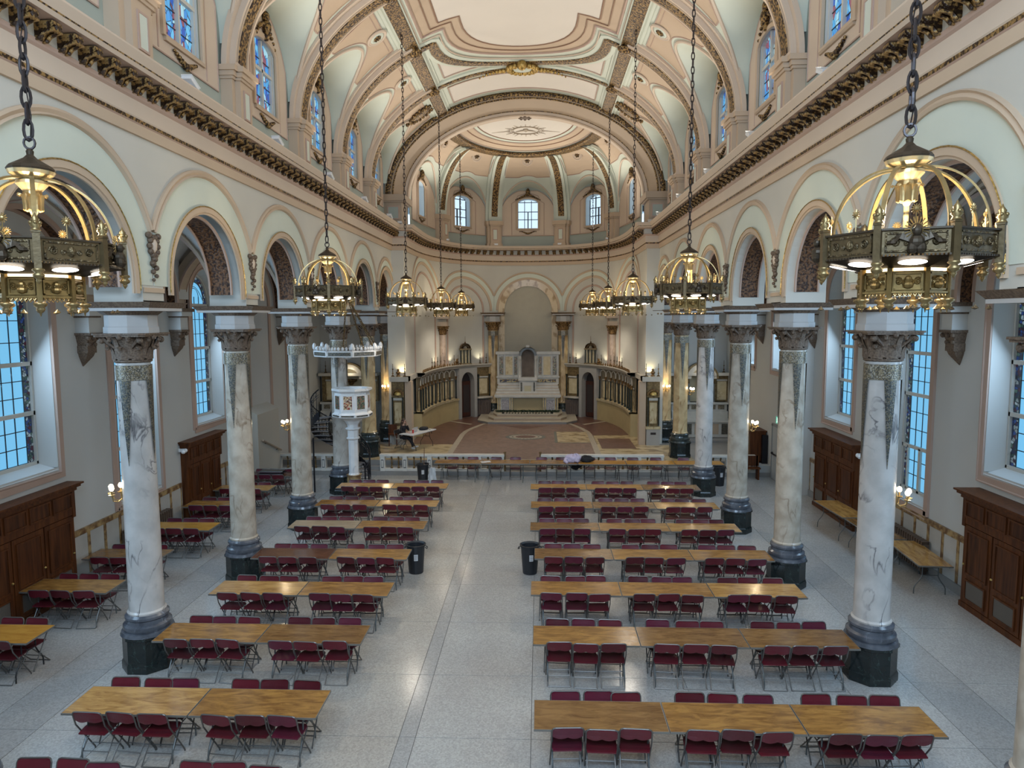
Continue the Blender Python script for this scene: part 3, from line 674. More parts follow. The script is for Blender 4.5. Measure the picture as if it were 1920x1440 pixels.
# ================================================================ FLOOR
def terrazzo(name, c, c2):
    m, t, b, L = nt(name); N = t.nodes; tc = N.new('ShaderNodeNewGeometry')
    v = N.new('ShaderNodeTexVoronoi'); v.inputs['Scale'].default_value = 42; L.new(tc.outputs['Position'], v.inputs['Vector'])
    n = N.new('ShaderNodeTexNoise'); n.inputs['Scale'].default_value = .7; n.inputs['Detail'].default_value = 5; L.new(tc.outputs['Position'], n.inputs['Vector'])
    r = N.new('ShaderNodeValToRGB'); e = r.color_ramp.elements; e[0].position = .15; e[1].position = .85
    e[0].color = (*[x*.85 for x in c], 1); e[1].color = (*[min(1, x*1.13) for x in c], 1); L.new(v.outputs['Color'], r.inputs[0])
    mx = N.new('ShaderNodeMix'); mx.data_type = 'RGBA'; mx.blend_type = 'MULTIPLY'; mx.inputs[0].default_value = .5
    r2 = N.new('ShaderNodeValToRGB'); r2.color_ramp.elements[0].position = .3; r2.color_ramp.elements[1].position = .7
    r2.color_ramp.elements[0].color = (*c2, 1); r2.color_ramp.elements[1].color = (1, 1, 1, 1); L.new(n.outputs['Fac'], r2.inputs[0])
    L.new(r.outputs[0], mx.inputs[6]); L.new(r2.outputs[0], mx.inputs[7]); L.new(mx.outputs[2], b.inputs['Base Color'])
    b.inputs['Roughness'].default_value = .2
    rr = N.new('ShaderNodeMapRange'); rr.inputs[3].default_value = .08; rr.inputs[4].default_value = .26; L.new(n.outputs['Fac'], rr.inputs[0]); L.new(rr.outputs[0], b.inputs['Roughness'])
    return m
TER = terrazzo('grey_terrazzo', (.40, .395, .375), (.78, .74, .76)); TER2 = terrazzo('dark_grey_terrazzo', (.345, .34, .33), (.8, .8, .8))
TER3 = terrazzo('warm_grey_terrazzo', (.42, .40, .36), (.8, .75, .75))
b = MB(); b.box(-10.6, 10.6, -3.2, 34.8, -.2, -.006); floor = struct('floor', b, mat('floor_joint', (.12, .12, .12), .6))
b = MB(); b.box(0, 1, 0, 1, -.006, 0); panels = {}
def panel(x0, x1, y0, y1, m):
    if m.name not in panels:
        b = MB(); b.box(0, 1, 0, 1, -.008, 0); o = b.build('floor_panel', m, floor); panels[m.name] = o
    else: o = piece(panels[m.name], floor)
    g = .005; o.location = (x0+g, y0+g, 0); o.scale = (x1-x0-2*g, y1-y0-2*g, 1)
xs = [(-10.5, -8.0, TER), (-8.0, -7.1, TER2), (-7.1, -5.9, TER), (-5.9, -3.7, TER3), (-3.7, -1.45, TER3), (-1.45, -1.2, TER2), (-1.2, .55, TER), (.55, 3.2, TER), (3.2, 5.9, TER), (5.9, 7.1, TER), (7.1, 8.0, TER2), (8.0, 10.5, TER)]
ys = [-3, 3.6, 5.7, 7.8, 9.9, 11.75, 13.9, 15.95, 18.1, 20.1, 22.2, 24.3, 27.35]
for i, (x0, x1, m) in enumerate(xs):
    for y0, y1 in zip(ys, ys[1:]): panel(x0, x1, y0, y1, m)
# chancel platform
STONE = mat('grey_step_stone', (.26, .25, .235), .4, n=.15, scale=2); CREAMST = mat('cream_step_marble', (.48, .43, .34), .35, n=.2, scale=2.5)
MOS = mat('rose_brown_mosaic', (.23, .145, .11), .38, n=.35, scale=5, detail=8, bump=.15, bscale=60); MOS2 = mat('dark_red_mosaic', (.15, .075, .055), .38, n=.35, scale=5, detail=8)
YFL = mat('yellow_mottled_floor_marble', (.46, .36, .21), .3, col2=(.22, .15, .07), scale=2.6, detail=8, ramp=(.36, .52)); CRF = mat('cream_floor_border', (.40, .34, .26), .35, n=.15, scale=8)
b = MB(); b.box(-10.2, 9.8, 27.35, 34.4, 0, .17); b.box(-10.2, 9.8, 27.62, 34.4, .17, .30); b.box(-10.2, 9.8, 27.95, 34.4, .30, .5)
b.prism([(-5.5, 34.3)]+[apse(-AL+2*AL*i/40, -.3) for i in range(41)]+[(5.5, 34.3)], .1, .5); plat = struct('floor_chancel', b, STONE)
def slab(name, poly, z, m, parent=plat, t=.006): b = MB(); b.prism(poly, z, z+t); return b.build(name, m, parent)
def rect(x0, x1, y0, y1): return [(x0, y0), (x1, y0), (x1, y1), (x0, y1)]
slab('mosaic_field', [(-5.3, 31.4), (5.3, 31.4)]+[apse(AL*.97-AL*1.94*i/30, .15) for i in range(31)], .5, MOS2)
slab('marble_border', rect(-7.0, 7.0, 28.0, 31.5), .503, YFL)
E1 = [(-3.3, 28.1), (3.3, 28.1), (3.3, 34.2), (3.22, 35.2), (3.0, 36.2), (2.6, 37.4), (2.3, 38.2), (-2.3, 38.2), (-2.6, 37.4), (-3.0, 36.2), (-3.22, 35.2), (-3.3, 34.2)]
E2 = [(x*.925, y+(.05 if y < 29 else -.12)) for x, y in E1]
slab('path_border', E1, .506, CRF); slab('mosaic_field', E2, .509, MOS)
slab('marble_inlay', rect(1.4, 3.05, 31.9, 35.1), .513, mat('olive_border_mosaic', (.13, .13, .10), .4)); slab('marble_inlay', rect(1.53, 3.05, 32.0, 35.0), .516, YFL)
slab('marble_inlay', rect(3.32, 5.45, 30.2, 34.05), .506, YFL)
slab('mosaic_panel', rect(3.45, 4.97, 30.55, 33.1), .513, MOS2)
slab('mosaic_panel', [(-1.25, 37.0), (1.05, 37.0), (-.1, 35.85)], .513, MOS2)
for g in (-1, 1): slab('path_border', [(g*3.1, 37.35), (g*4.8, 38.95), (g*4.8, 39.15), (g*3.0, 37.6)], .511, CRF)
b = MB(); b.lathe([(1.0, .515), (1.0, .520), (.001, .521)], 12, 0, 33.5, caps=False, sy=.8); em = b.build('floor_emblem', mat('grey_green_inlay', (.12, .125, .105), .4), plat)
b = MB()
for i in range(28): a = i*pi/14; b.box(.74*cos(a)-.06, .74*cos(a)+.06, 33.5+.56*sin(a)-.05, 33.5+.56*sin(a)+.05, .52, .528)
b.lathe([(.62, .52), (.62, .526), (.001, .527)], 16, 0, 33.5, caps=False, sy=.75); b.build('emblem_border', CRF, em)
b = MB(); b.lathe([(.5, .526), (.5, .531), (.001, .532)], 16, 0, 33.5, caps=False, sy=.75); b.build('emblem_disc', MOS2, em)

# ================================================================ AISLES
def omap(s): return lambda u, d, z: (s*(XO-d), u, z)
GLASS = mat('pale_blue_daylight_glass', (.05, .08, .1), .25, emit=(.15, .46, .74), estr=.6)
def stained(name, scale, cols, strength, stretch=(1, 1, 1), thick=.05):
    m, t, b, L = nt(name); N = t.nodes; tc = N.new('ShaderNodeTexCoord'); mp = N.new('ShaderNodeMapping'); mp.inputs['Scale'].default_value = stretch; L.new(tc.outputs['Object'], mp.inputs[0])
    v = N.new('ShaderNodeTexVoronoi'); v.inputs['Scale'].default_value = scale; L.new(mp.outputs[0], v.inputs['Vector'])
    v2 = N.new('ShaderNodeTexVoronoi'); v2.feature = 'DISTANCE_TO_EDGE'; v2.inputs['Scale'].default_value = scale; L.new(mp.outputs[0], v2.inputs['Vector'])
    sp = N.new('ShaderNodeSeparateColor'); L.new(v.outputs['Color'], sp.inputs[0]); r = N.new('ShaderNodeValToRGB'); r.color_ramp.interpolation = 'CONSTANT'; e = r.color_ramp.elements
    while len(e) < len(cols): e.new(.5)
    for i, c in enumerate(cols): e[i].position = i/len(cols); e[i].color = (*c, 1)
    L.new(sp.outputs[0], r.inputs[0]); mt = N.new('ShaderNodeMath'); mt.operation = 'GREATER_THAN'; mt.inputs[1].default_value = thick; L.new(v2.outputs[0], mt.inputs[0])
    mx = N.new('ShaderNodeMix'); mx.data_type = 'RGBA'; L.new(mt.outputs[0], mx.inputs[0]); mx.inputs[6].default_value = (.004, .004, .006, 1); L.new(r.outputs[0], mx.inputs[7])
    L.new(mx.outputs[2], b.inputs['Emission Color']); b.inputs['Emission Strength'].default_value = strength; b.inputs['Base Color'].default_value = (.02, .02, .03, 1); b.inputs['Roughness'].default_value = .3; return m
SBORD = stained('dark_stained_border_glass', 15, [(.01, .03, .10), (.02, .06, .05), (.05, .010, .02), (.26, .36, .42), (.015, .05, .20), (.01, .02, .05), (.06, .12, .10), (.16, .22, .25)], .35, thick=.07)
SBLUE = stained('blue_stained_glass', 9, [(.06, .36, .85), (.16, .56, .90), (.015, .10, .50), (.40, .72, .85), (.08, .42, .82), (.28, .08, .12), (.05, .30, .75)], .5, (1, 1.0, .55), .03)
LEAD = mat('window_lead', (.03, .035, .04), .5); FRM = mat('painted_window_frame', (.55, .53, .48), .5)
SILL = mat('pale_sill', (.62, .63, .62), .5)
def aisle_window(name, s, c, z0, hw=1.0, gw=.86, depth=.38, zs=6.92, casement=False, plane=XO, bars=(5.35, 4.25)):
    M = lambda u, d, z: (s*(plane-d), u, z)
    # reveal
    b = MB(); P = [(-1, z0)]+[(-cos(pi*i/16), zs+hw*sin(pi*i/16)) for i in range(17)]+[(1, z0)]
    rows = [[M(c+x*hw, 0, z), M(c+x*gw, -depth, z if z <= zs else zs+(z-zs)*gw/hw)] for x, z in P]; b.grid(rows)
    b.mi = 1; b.add([M(c-hw, .02, z0-.05), M(c+hw, .02, z0-.05), M(c+gw, -depth, z0+.12), M(c-gw, -depth, z0+.12)], [(0, 1, 2, 3)])
    w = struct(name, b, [GREYW, SILL])
    z1 = z0+.12
    # moulded surround
    b = MB(); r = hw+.11; P = [M(c-r, 0, z0-.17), M(c-r, 0, zs)]+[M(c-r*cos(pi*i/20), 0, zs+r*sin(pi*i/20)) for i in range(1, 20)]+[M(c+r, 0, zs), M(c+r, 0, z0-.17)]
    b.sweep(P+[P[0]], (-s, 0, 0), [(0, -.11), (.035, -.11), (.035, .05), (.055, .07), (.055, .1), (0, .11)]); b.build('window_surround', ROSE, w)
    # frame and transoms
    b = MB(); d = -depth+.01
    def fb(x0, x1, za, zb_, e=.05): b.tbox(M, c+x0, c+x1, d-e, d+e*.6, za, zb_)
    fb(-gw, -gw+.05, z1, zs); fb(gw-.05, gw, z1, zs); fb(-gw, gw, z1-.02, z1+.06)
    zt = [zs-.15]+list(bars)+([2.85] if casement else [])
    for z in zt: fb(-gw, gw, z-.045, z+.045)
    if casement: fb(-.05, .05, z1, 2.85); fb(-.6, -.55, z1, 2.85); fb(.55, .6, z1, 2.85)
    b.sweep([M(c-(gw-.03)*cos(pi*i/20), d, zs+(gw-.03)*sin(pi*i/20)) for i in range(21)], (-s, 0, 0), [(-.04, -.03), (.03, -.03), (.03, .03), (-.04, .03)]); b.build('window_frame', FRM, w)
    # stained border, clear panes, leads
    bw = .21; gi = gw-.05-bw; levels = [z1+.06]+sorted(zt); b = MB(); dd = -depth-.02
    for za, zb_ in zip(levels, levels[1:]+[None]):
        if zb_ is None: continue
        for g in (-1, 1): b.add([M(c+g*gi, dd, za), M(c+g*(gw-.02), dd, za), M(c+g*(gw-.02), dd, zb_), M(c+g*gi, dd, zb_)], [(0, 1, 2, 3)])
    za = zt[0]
    for g in (-1, 1): b.add([M(c+g*gi, dd, za), M(c+g*(gw-.02), dd, za), M(c+g*(gw-.02), dd, zs), M(c+g*gi, dd, zs)], [(0, 1, 2, 3)])
    b.grid([[M(c-gi*cos(pi*i/20), dd, zs+gi*sin(pi*i/20)), M(c-(gw-.02)*cos(pi*i/20), dd, zs+(gw-.02)*sin(pi*i/20))] for i in range(21)]); b.build('stained_glass_border', SBORD, w)
    lead = MB(); nc = 4; first = [None]
    def pane(x0, x1, za, zb_):
        if first[0] is None: g_ = MB(); g_.box(-.004, .004, 0, 1, 0, 1); o = g_.build('pane', GLASS, w); first[0] = o
        else: o = piece(first[0], w)
        e = .008; o.location = (s*(plane-dd), c+x0+e, za+e); o.scale = (1, x1-x0-2*e, zb_-za-2*e)
    for za, zb_ in zip(levels, levels[1:]):
        nr = max(1, round((zb_-za)/.42))
        for i in range(nr):
            a, e = za+(zb_-za)*i/nr, za+(zb_-za)*(i+1)/nr
            for j in range(nc): pane(-gi+2*gi*j/nc, -gi+2*gi*(j+1)/nc, a, e)
            lead.tbox(M, c-gi, c+gi, dd-.01, dd+.02, a-.009, a+.009)
        for j in range(nc+1): x = -gi+2*gi*j/nc; lead.tbox(M, c+x-.009, c+x+.009, dd-.01, dd+.02, za, zb_)
    b = MB(); b.add([M(c-gi, dd, zt[0]), M(c+gi, dd, zt[0])]+[M(c+gi*cos(pi*i/16), dd, zs+gi*sin(pi*i/16)) for i in range(17)], [tuple(range(19))]); b.build('arched_pane', GLASS, w)
    for j in range(1, nc): x = -gi+2*gi*j/nc; lead.tbox(M, c+x-.009, c+x+.009, dd-.01, dd+.02, zt[0], zs+.12)
    for r in (gi*.5,): lead.tube([M(c-gi*.5+r*1.0*(1-cos(t))-0, dd+.01, zs+.1+r*sin(t)) for t in [pi*i/10 for i in range(11)]], .01, 4)
    for g in (-1, 1): lead.tube([M(c+g*gi*(1-i/8), dd+.01, zs+gi*.75*sin(pi/2*i/8)) for i in range(9)], .01, 4)
    lead.tube([M(c-gi*cos(pi*i/16), dd+.01, zs+gi*sin(pi*i/16)) for i in range(17)], .012, 4)
    lead.build('window_leads', LEAD, w)
    return w
wn = 0
for s, side in ((-1, 'left'), (1, 'right')):
    M = omap(s); b = MB(); E = 34.3; hwn = 1.0
    for k in range(-4, 5):
        c = BC[k]+.02; u0, u1 = yk(k), yk(k+1)
        if k == 4: u1 = E
        pl = 0 if (k < 3 or s < 0) else .45
        Mp = lambda u, d, z, pl=pl: M(u, d+pl, z)
        blind = (s < 0 and k >= 3)
        z0 = 1.55 if k in (1, -3) else 2.98
        if s > 0 and k >= 3: z0 = 4.3
        w_ = 1.0 if k < 3 or blind else .82
        zs_ = 6.92
        if blind: b.add([Mp(u0, 0, 0), Mp(u1, 0, 0), Mp(u1, 0, 9.6), Mp(u0, 0, 9.6)], [(0, 1, 2, 3)])
        else: arch_wall(b, Mp, u0, u1, c, w_, zs_, z0, 9.6, 0); b.add([Mp(u0, 0, 0), Mp(u1, 0, 0), Mp(u1, 0, z0), Mp(u0, 0, z0)], [(0, 1, 2, 3)])
    if s > 0: y3 = yk(3); b.add([M(y3, 0, 0), M(y3, .45, 0), M(y3, .45, 9.6), M(y3, 0, 9.6)], [(0, 1, 2, 3)])
    ow = struct('wall_outer_'+side, b, GREYW)
    for k in range(-1, 5):
        c = BC[k]+.02
        if s < 0 and k >= 3:
            b = MB(); r = 1.05; P = [M(c-r, 0, .5), M(c-r, 0, 6.9)]+[M(c-r*cos(pi*i/20), 0, 6.9+r*sin(pi*i/20)) for i in range(1, 20)]+[M(c+r, 0, 6.9), M(c+r, 0, .5)]
            b.sweep(P, (-s, 0, 0), [(0, -.1), (.05, -.1), (.05, .1), (0, .1)]); b.build('blind_arch_moulding', ROSE, ow)
        elif s > 0 and k >= 3: wn += 1; aisle_window('window_%d' % wn, s, c, 4.3, .82, .68, .75, plane=XO-.45, bars=(5.5,))
        else:
            wn += 1; aisle_window('window_%d' % wn, s, c, 1.55 if k == 1 else 2.98, casement=(k == 1))
    # wall arches with relief band, corbels with impost
    for k in range(-1, 5):
        c = BC[k]; r = 1.72 if k < 4 else 1.4; pl = 0 if (k < 3 or s < 0) else .45
        P = [(c-r*cos(pi*i/24), 6.9+r*sin(pi*i/24)) for i in range(25)]
        P = [(c-r, 6.62)]+P+[(c+r, 6.62)]
        b = MB(); b.grid([[M(a, .02+pl, z), M(a, .30+pl, z)] for a, z in P]); b.build('relief_band', BRONZE, ow)
        b = MB()
        for dd in (0.0, .33):
            rr = r+.02; b.sweep([M(c+(a-c)*rr/r, dd+pl, z) for a, z in P], (-s, 0, 0), [(-.01, -.05), (.06, -.05), (.06, .06), (-.01, .06)])
        b.build('arch_moulding', ROSE, ow)
        b = MB(); ring(b, lambda u, d, z: M(u, d+pl, z), c, 6.9, r+.02, r+.5, 0, .36, clip=(yk(k+1)-yk(k))/2); b.build('wall_arch', GREYW, ow)
    for k in range(0, 5):
        y = yk(k); pl = 0 if (k < 4 or s < 0) else .45
        b = MB(); MM = lambda u, d, z: M(u, d+pl, z)
        b.tbox(MM, y-.2, y+.2, 0, .34, 6.0, 6.4); b.tbox(MM, y-.3, y+.3, 0, .44, 6.4, 6.62); co = b.build('impost', GREYW, ow)
        b = MB(); b.tbox(MM, y-.34, y+.34, 0, .50, 6.53, 6.63); b.tbox(MM, y-.23, y+.23, 0, .37, 6.36, 6.42); b.build('carved_edge', CARVE, co)
        b = MB()
        b.tbox(MM, y-.24, y+.24, 0, .38, 5.94, 6.0)
        for z0, z1, w0, w1 in ((5.94, 5.7, .21, .15), (5.7, 5.52, .17, .17), (5.52, 5.44, .15, .13), (5.44, 5.2, .13, .01)):
            b.add([MM(y-w0, 0, z0), MM(y+w0, 0, z0), MM(y+w0, w0*1.5, z0), MM(y-w0, w0*1.5, z0), MM(y-w1, 0, z1), MM(y+w1, 0, z1), MM(y+w1, w1*1.5, z1), MM(y-w1, w1*1.5, z1)], [(0, 1, 2, 3), (4, 5, 6, 7), (0, 1, 5, 4), (1, 2, 6, 5), (2, 3, 7, 6), (3, 0, 4, 7)])
        for q in (-.2, 0, .2): b.ball(MM(y+q, .3, 5.88), .06, 6)
        for q in (-.12, .12): b.ball(MM(y+q, .24, 5.72), .06, 6)
        b.build('corbel', CARVE, co)
        # transverse arch of the aisle
        x0, x1 = XB-.05, XO-.28; cxm = (x0+x1)/2; rr = (x1-x0)/2
        P = [(s*(cxm-rr*cos(pi*i/24)), y, 6.62+rr*1.18*sin(pi*i/24)) for i in range(25)]; Nn = [(s*cos(pi*i/24), 0, -sin(pi*i/24)) for i in range(25)]
        b = MB(); b.sweep(P, Nn, [(-.25, -.2), (0, -.2), (0, .2), (-.25, .2)]); rb = b.build('transverse_arch', TAUPE, ow)
        b = MB()
        for q in (-.21, .21): b.sweep(P, Nn, [(-.04, q-.02), (.02, q-.02), (.02, q+.02), (-.04, q+.02)])
        b.build('arch_edge', ROSE, rb)
    # groin vault
    for k in range(-3, 5):
        y0, y1 = yk(k), yk(k+1); c = (y0+y1)/2; x0, x1 = XB, XO; cxm = (x0+x1)/2; hx = (x1-x0)/2; hy = (y1-y0)/2
        b = MB(); n = 24
        def gz(x, y): a = 6.75+2.05*sqrt(max(0, 1-((x-cxm)/hx)**2)); e = 6.85+2.05*sqrt(max(0, 1-((y-c)/(hy-.12))**2)); return max(a, e)
        b.grid([[(s*(cxm-hx*cos(pi*i/n)), c-hy*cos(pi*j/n), gz(cxm-hx*cos(pi*i/n), c-hy*cos(pi*j/n))) for j in range(n+1)] for i in range(n+1)])
        o = struct('ceiling_aisle_'+side, b, GREYW); smooth_by_angle(o, 30)
        b = MB()
        for g in (-1, 1): b.tube([(s*(cxm-hx*.98*cos(t)), c-g*(hy-.12)*.98*cos(t), gz(cxm-hx*.98*cos(t), c-g*(hy-.12)*.98*cos(t))-.02) for t in [pi*i/20 for i in range(21)]], .045, 5)
        b.build('groin_rib', TAUPE, o)
    # end wall
    b = MB(); b.box(*sorted((s*5.95, s*10.6)), 34.3, 34.5, 0, 9.6); struct('wall_end_'+side, b, GREYW)
    # unseen shell added over and outside the aisle to keep daylight out
    b = MB(); b.box(*sorted((s*6.5, s*11.2)), -3.3, 34.5, 10.2, 10.3); b.box(*sorted((s*11.2, s*11.3)), -3.3, 34.5, 0, 10.3); struct('wall_attic_'+side, b, GREYW)
    # clerestory windows
    for k in range(-1, 5):
        c = BC[k]; ww = .67; X = XC+.1
        Mc = lambda u, d, z: (s*(X-d), u, z)
        b = MB(); b.tbox(Mc, c-.035, c+.035, -.04, .06, WIN0, WIN1+.2); b.tbox(Mc, c-ww, c+ww, -.04, .06, 12.62, 12.7); b.tbox(Mc, c-ww, c+ww, -.04, .05, WIN0, WIN0+.05)
        for g in (-1, 1): b.tbox(Mc, *sorted((c+g*ww, c+g*(ww-.05))), -.04, .05, WIN0, WIN1+.05)
        wn += 1; w = struct('window_%d' % wn, b, FRM)
        for g in (-1, 1):
            for z0, z1 in ((WIN0+.05, 12.62), (12.7, WIN1+.25)):
                q = MB(); q.tbox(Mc, *sorted((c+g*.035, c+g*(ww-.02))), -.03, -.02, z0, z1); q.build('pane', SBLUE, w)
        b = MB()
        for z in (12.0, 12.32, 12.95): b.tbox(Mc, c-ww, c+ww, -.02, 0, z-.008, z+.008)
        b.build('window_leads', LEAD, w)
b = MB(); b.box(-11.3, 11.3, -3.2, -3.0, 0, 17); rear = struct('wall_rear', b, CREAM)
b = MB(); b.box(-11.3, 11.3, -3.2, 44, 17, 17.1); b.box(-7.5, -7.3, -3.2, 34, 10.3, 17.1); b.box(7.3, 7.5, -3.2, 34, 10.3, 17.1); struct('roof', b, CREAM)

# ---- marble dado and baseboards on the outer walls
DSL = mat('pale_grey_marble_slab', (.50, .48, .44), .35, n=.18, scale=1.5, detail=6); DYL = mat('brown_yellow_marble_strip', (.40, .27, .12), .35, col2=(.14, .07, .03), scale=6, detail=8, ramp=(.4, .6))
def dado(s, y0, y1, x=None, n=None):
    x = x or XO; M = lambda u, d, z: (s*(x-d), u, z); n = max(1, round((y1-y0)/.62)); W_ = (y1-y0)/n
    b = MB(); b.tbox(M, y0, y1, 0, .07, 0, .22); base = struct('baseboard_%s' % ('left' if s < 0 else 'right'), b, STONE)
    for i in range(n):
        q = MB(); q.tbox(M, y0+W_*i+.055, y0+W_*(i+1)-.055, 0, .03, .22, 1.22); q.build('marble_slab', DSL, base)
    for i in range(n+1):
        q = MB(); a = y0+W_*i; q.tbox(M, max(y0, a-.05), min(y1, a+.05), 0, .038, .22, 1.22); q.build('marble_strip', DYL, base)
    q = MB(); q.tbox(M, y0, y1, 0, .05, 1.22, 1.36); q.build('marble_rail', DYL, base)
dado(-1, 15.35, 20.35); dado(-1, 22.75, 25.1); dado(1, 15.2, 20.1); dado(1, 23.5, 24.55); dado(1, 27.8, 32.4, XO-.45); dado(-1, 5, 12.1); dado(1, 5, 12.1)

# ---- confessional doors (wood cabinets)
OAK = mat('dark_red_brown_oak', (.125, .040, .011), .45, col2=(.05, .015, .005), scale=2.2, detail=7, stretch=(6, 6, .5), ramp=(.3, .7), spec=.25); OAKP = mat('dark_oak_panel', (.10, .032, .010), .45, col2=(.04, .013, .005), scale=2.2, detail=7, stretch=(6, 6, .5), spec=.25)
SCR = mat('grey_grille', (.10, .085, .07), .6)
def cabinet(s, y0, y1, xf, label, nd=3):
    t = thing('confessional_front', label, 'cabinet', (s*xf, (y0+y1)/2, 0), group='oak confessional fronts'); L_ = (y1-y0)/2; dp = XO-xf
    M = lambda u, d, z: (-s*d, u, z)      # local: d out into aisle
    b = MB(); b.tbox(M, -L_, L_, -dp-.001, 0, .002, 1.978); b.tbox(M, -L_-.003, L_+.003, -dp, .05, 1.98, 2.42); b.tbox(M, -L_-.006, -L_+.09, .004, .058, 1.8, 2.415); b.tbox(M, L_-.09, L_+.006, .004, .058, 1.8, 2.415)
    b.tbox(M, -L_-.02, L_+.02, -dp, .03, 0, .12); b.tbox(M, -L_-.004, L_+.004, -dp-.002, .045, 1.862, 1.979)
    b.build('body', OAK, t)
    b = MB(); b.tbox(M, -L_-.03, L_+.03, -dp, .10, 2.42, 2.50); b.tbox(M, -L_-.09, L_+.09, -dp, .16, 2.50, 2.56); b.tbox(M, -L_-.13, L_+.13, -dp, .21, 2.56, 2.60); b.build('cornice', OAK, t)
    def fr(parent, u0, u1, z0, z1, d0, nm, m):
        q = MB(); q.tbox(M, u0, u1, d0-.0, d0+.012, z0, z1); p = q.build(nm, m, parent)
        q = MB(); e = .035
        for a in ((u0-e, u0, z0-e, z1+e), (u1, u1+e, z0-e, z1+e), (u0, u1, z0-e, z0), (u0, u1, z1, z1+e)): q.tbox(M, a[0], a[1], d0, d0+.03, a[2], a[3])
        q.build('panel_moulding', OAK, p)
    W_ = (2*L_-.16)/4
    for i in range(4): a = -L_+.08+W_*i; fr(t, a+.07, a+W_-.07, 2.06, 2.34, .05, 'frieze_panel', OAKP)
    W_ = (2*L_-.14)/nd
    for i in range(nd):
        a = -L_+.07+W_*i; q = MB(); q.tbox(M, a+.02, a+W_-.02, 0, .03, .14, 1.84); dr = q.build('door', OAK, t)
        fr(dr, a+.14, a+W_-.14, .82, 1.70, .03, 'door_panel', OAKP); fr(dr, a+.16, a+W_-.16, .26, .64, .03, 'grille_panel', SCR)
        q = MB(); q.ball(M(a+W_-.07, .06, .98), .028, 6); q.build('door_knob', GOLD2, dr)
    return t
cabinet(-1, 12.3, 15.25, 10.06, 'oak confessional front against the left wall, nearest the camera')
cabinet(-1, 20.45, 22.65, 10.06, 'oak confessional front on the left wall behind the second column')
cabinet(1, 12.2, 15.1, 9.9, 'oak confessional front against the right wall, cut by the frame edge')
cabinet(1, 20.35, 23.35, 9.9, 'oak confessional front on the right wall behind the near columns')
ST = mat('white_enamel_lamp', (.75, .75, .75), .4)
for s, y, z, tx in ((1, 20.25, 2.3, 'right'), (-1, 20.38, 2.35, 'left')):
    t = thing('emergency_light', 'white twin-head emergency light beside the %s wall confessional top' % tx, 'lamp', (s*(9.95 if s > 0 else 10.1), y, z)); X = 1 if s > 0 else 1
    b = MB(); b.box(-.06, .3, -.03, .03, -.05, .05) if s > 0 else b.box(-.15, .06, -.03, .03, -.05, .05); b.build('housing', ST, t)
    for q in (-.07, .05): b = MB(); b.ball((-s*.03, q-.02, .04-abs(q)), .065, 8); b.build('lamp_head', ST, t, smooth=True)
# ---- radiators
RAD = mat('brown_painted_iron', (.10, .065, .045), .5)
def radiator(loc, L_, label, axis='y', h=.8, n=None):
    t = thing('radiator', label, 'radiator', loc, 0 if axis == 'y' else pi/2); n = n or int(L_/.11); f = None
    b = MB(); b.box(-.07, .07, -L_/2, L_/2, .12, .18); b.box(-.07, .07, -L_/2, L_/2, h-.1, h-.05)
    for q in (-L_/2+.05, L_/2-.05): b.box(-.06, .06, q-.03, q+.03, 0, .13)
    b.build('manifold', RAD, t)
    for i in range(n):
        if f is None: q = MB(); q.box(-.09, -.02, -.035, .035, .1, h); q.box(.02, .09, -.035, .035, .1, h); q.box(-.09, .09, -.035, .035, h-.06, h+.02); f = q.build('fin', RAD, t); f.location = (0, -L_/2+L_/n*.5, 0)
        else: piece(f, t, (0, -L_/2+L_/n*(i+.5), 0))
    return t
radiator((10.08, 17.95, 0), 2.2, 'brown iron radiator along the right wall behind the tables', h=.82)
radiator((-10.08, 18.3, 0), 2.2, 'brown iron radiator along the left wall behind the aisle tables', h=.82)
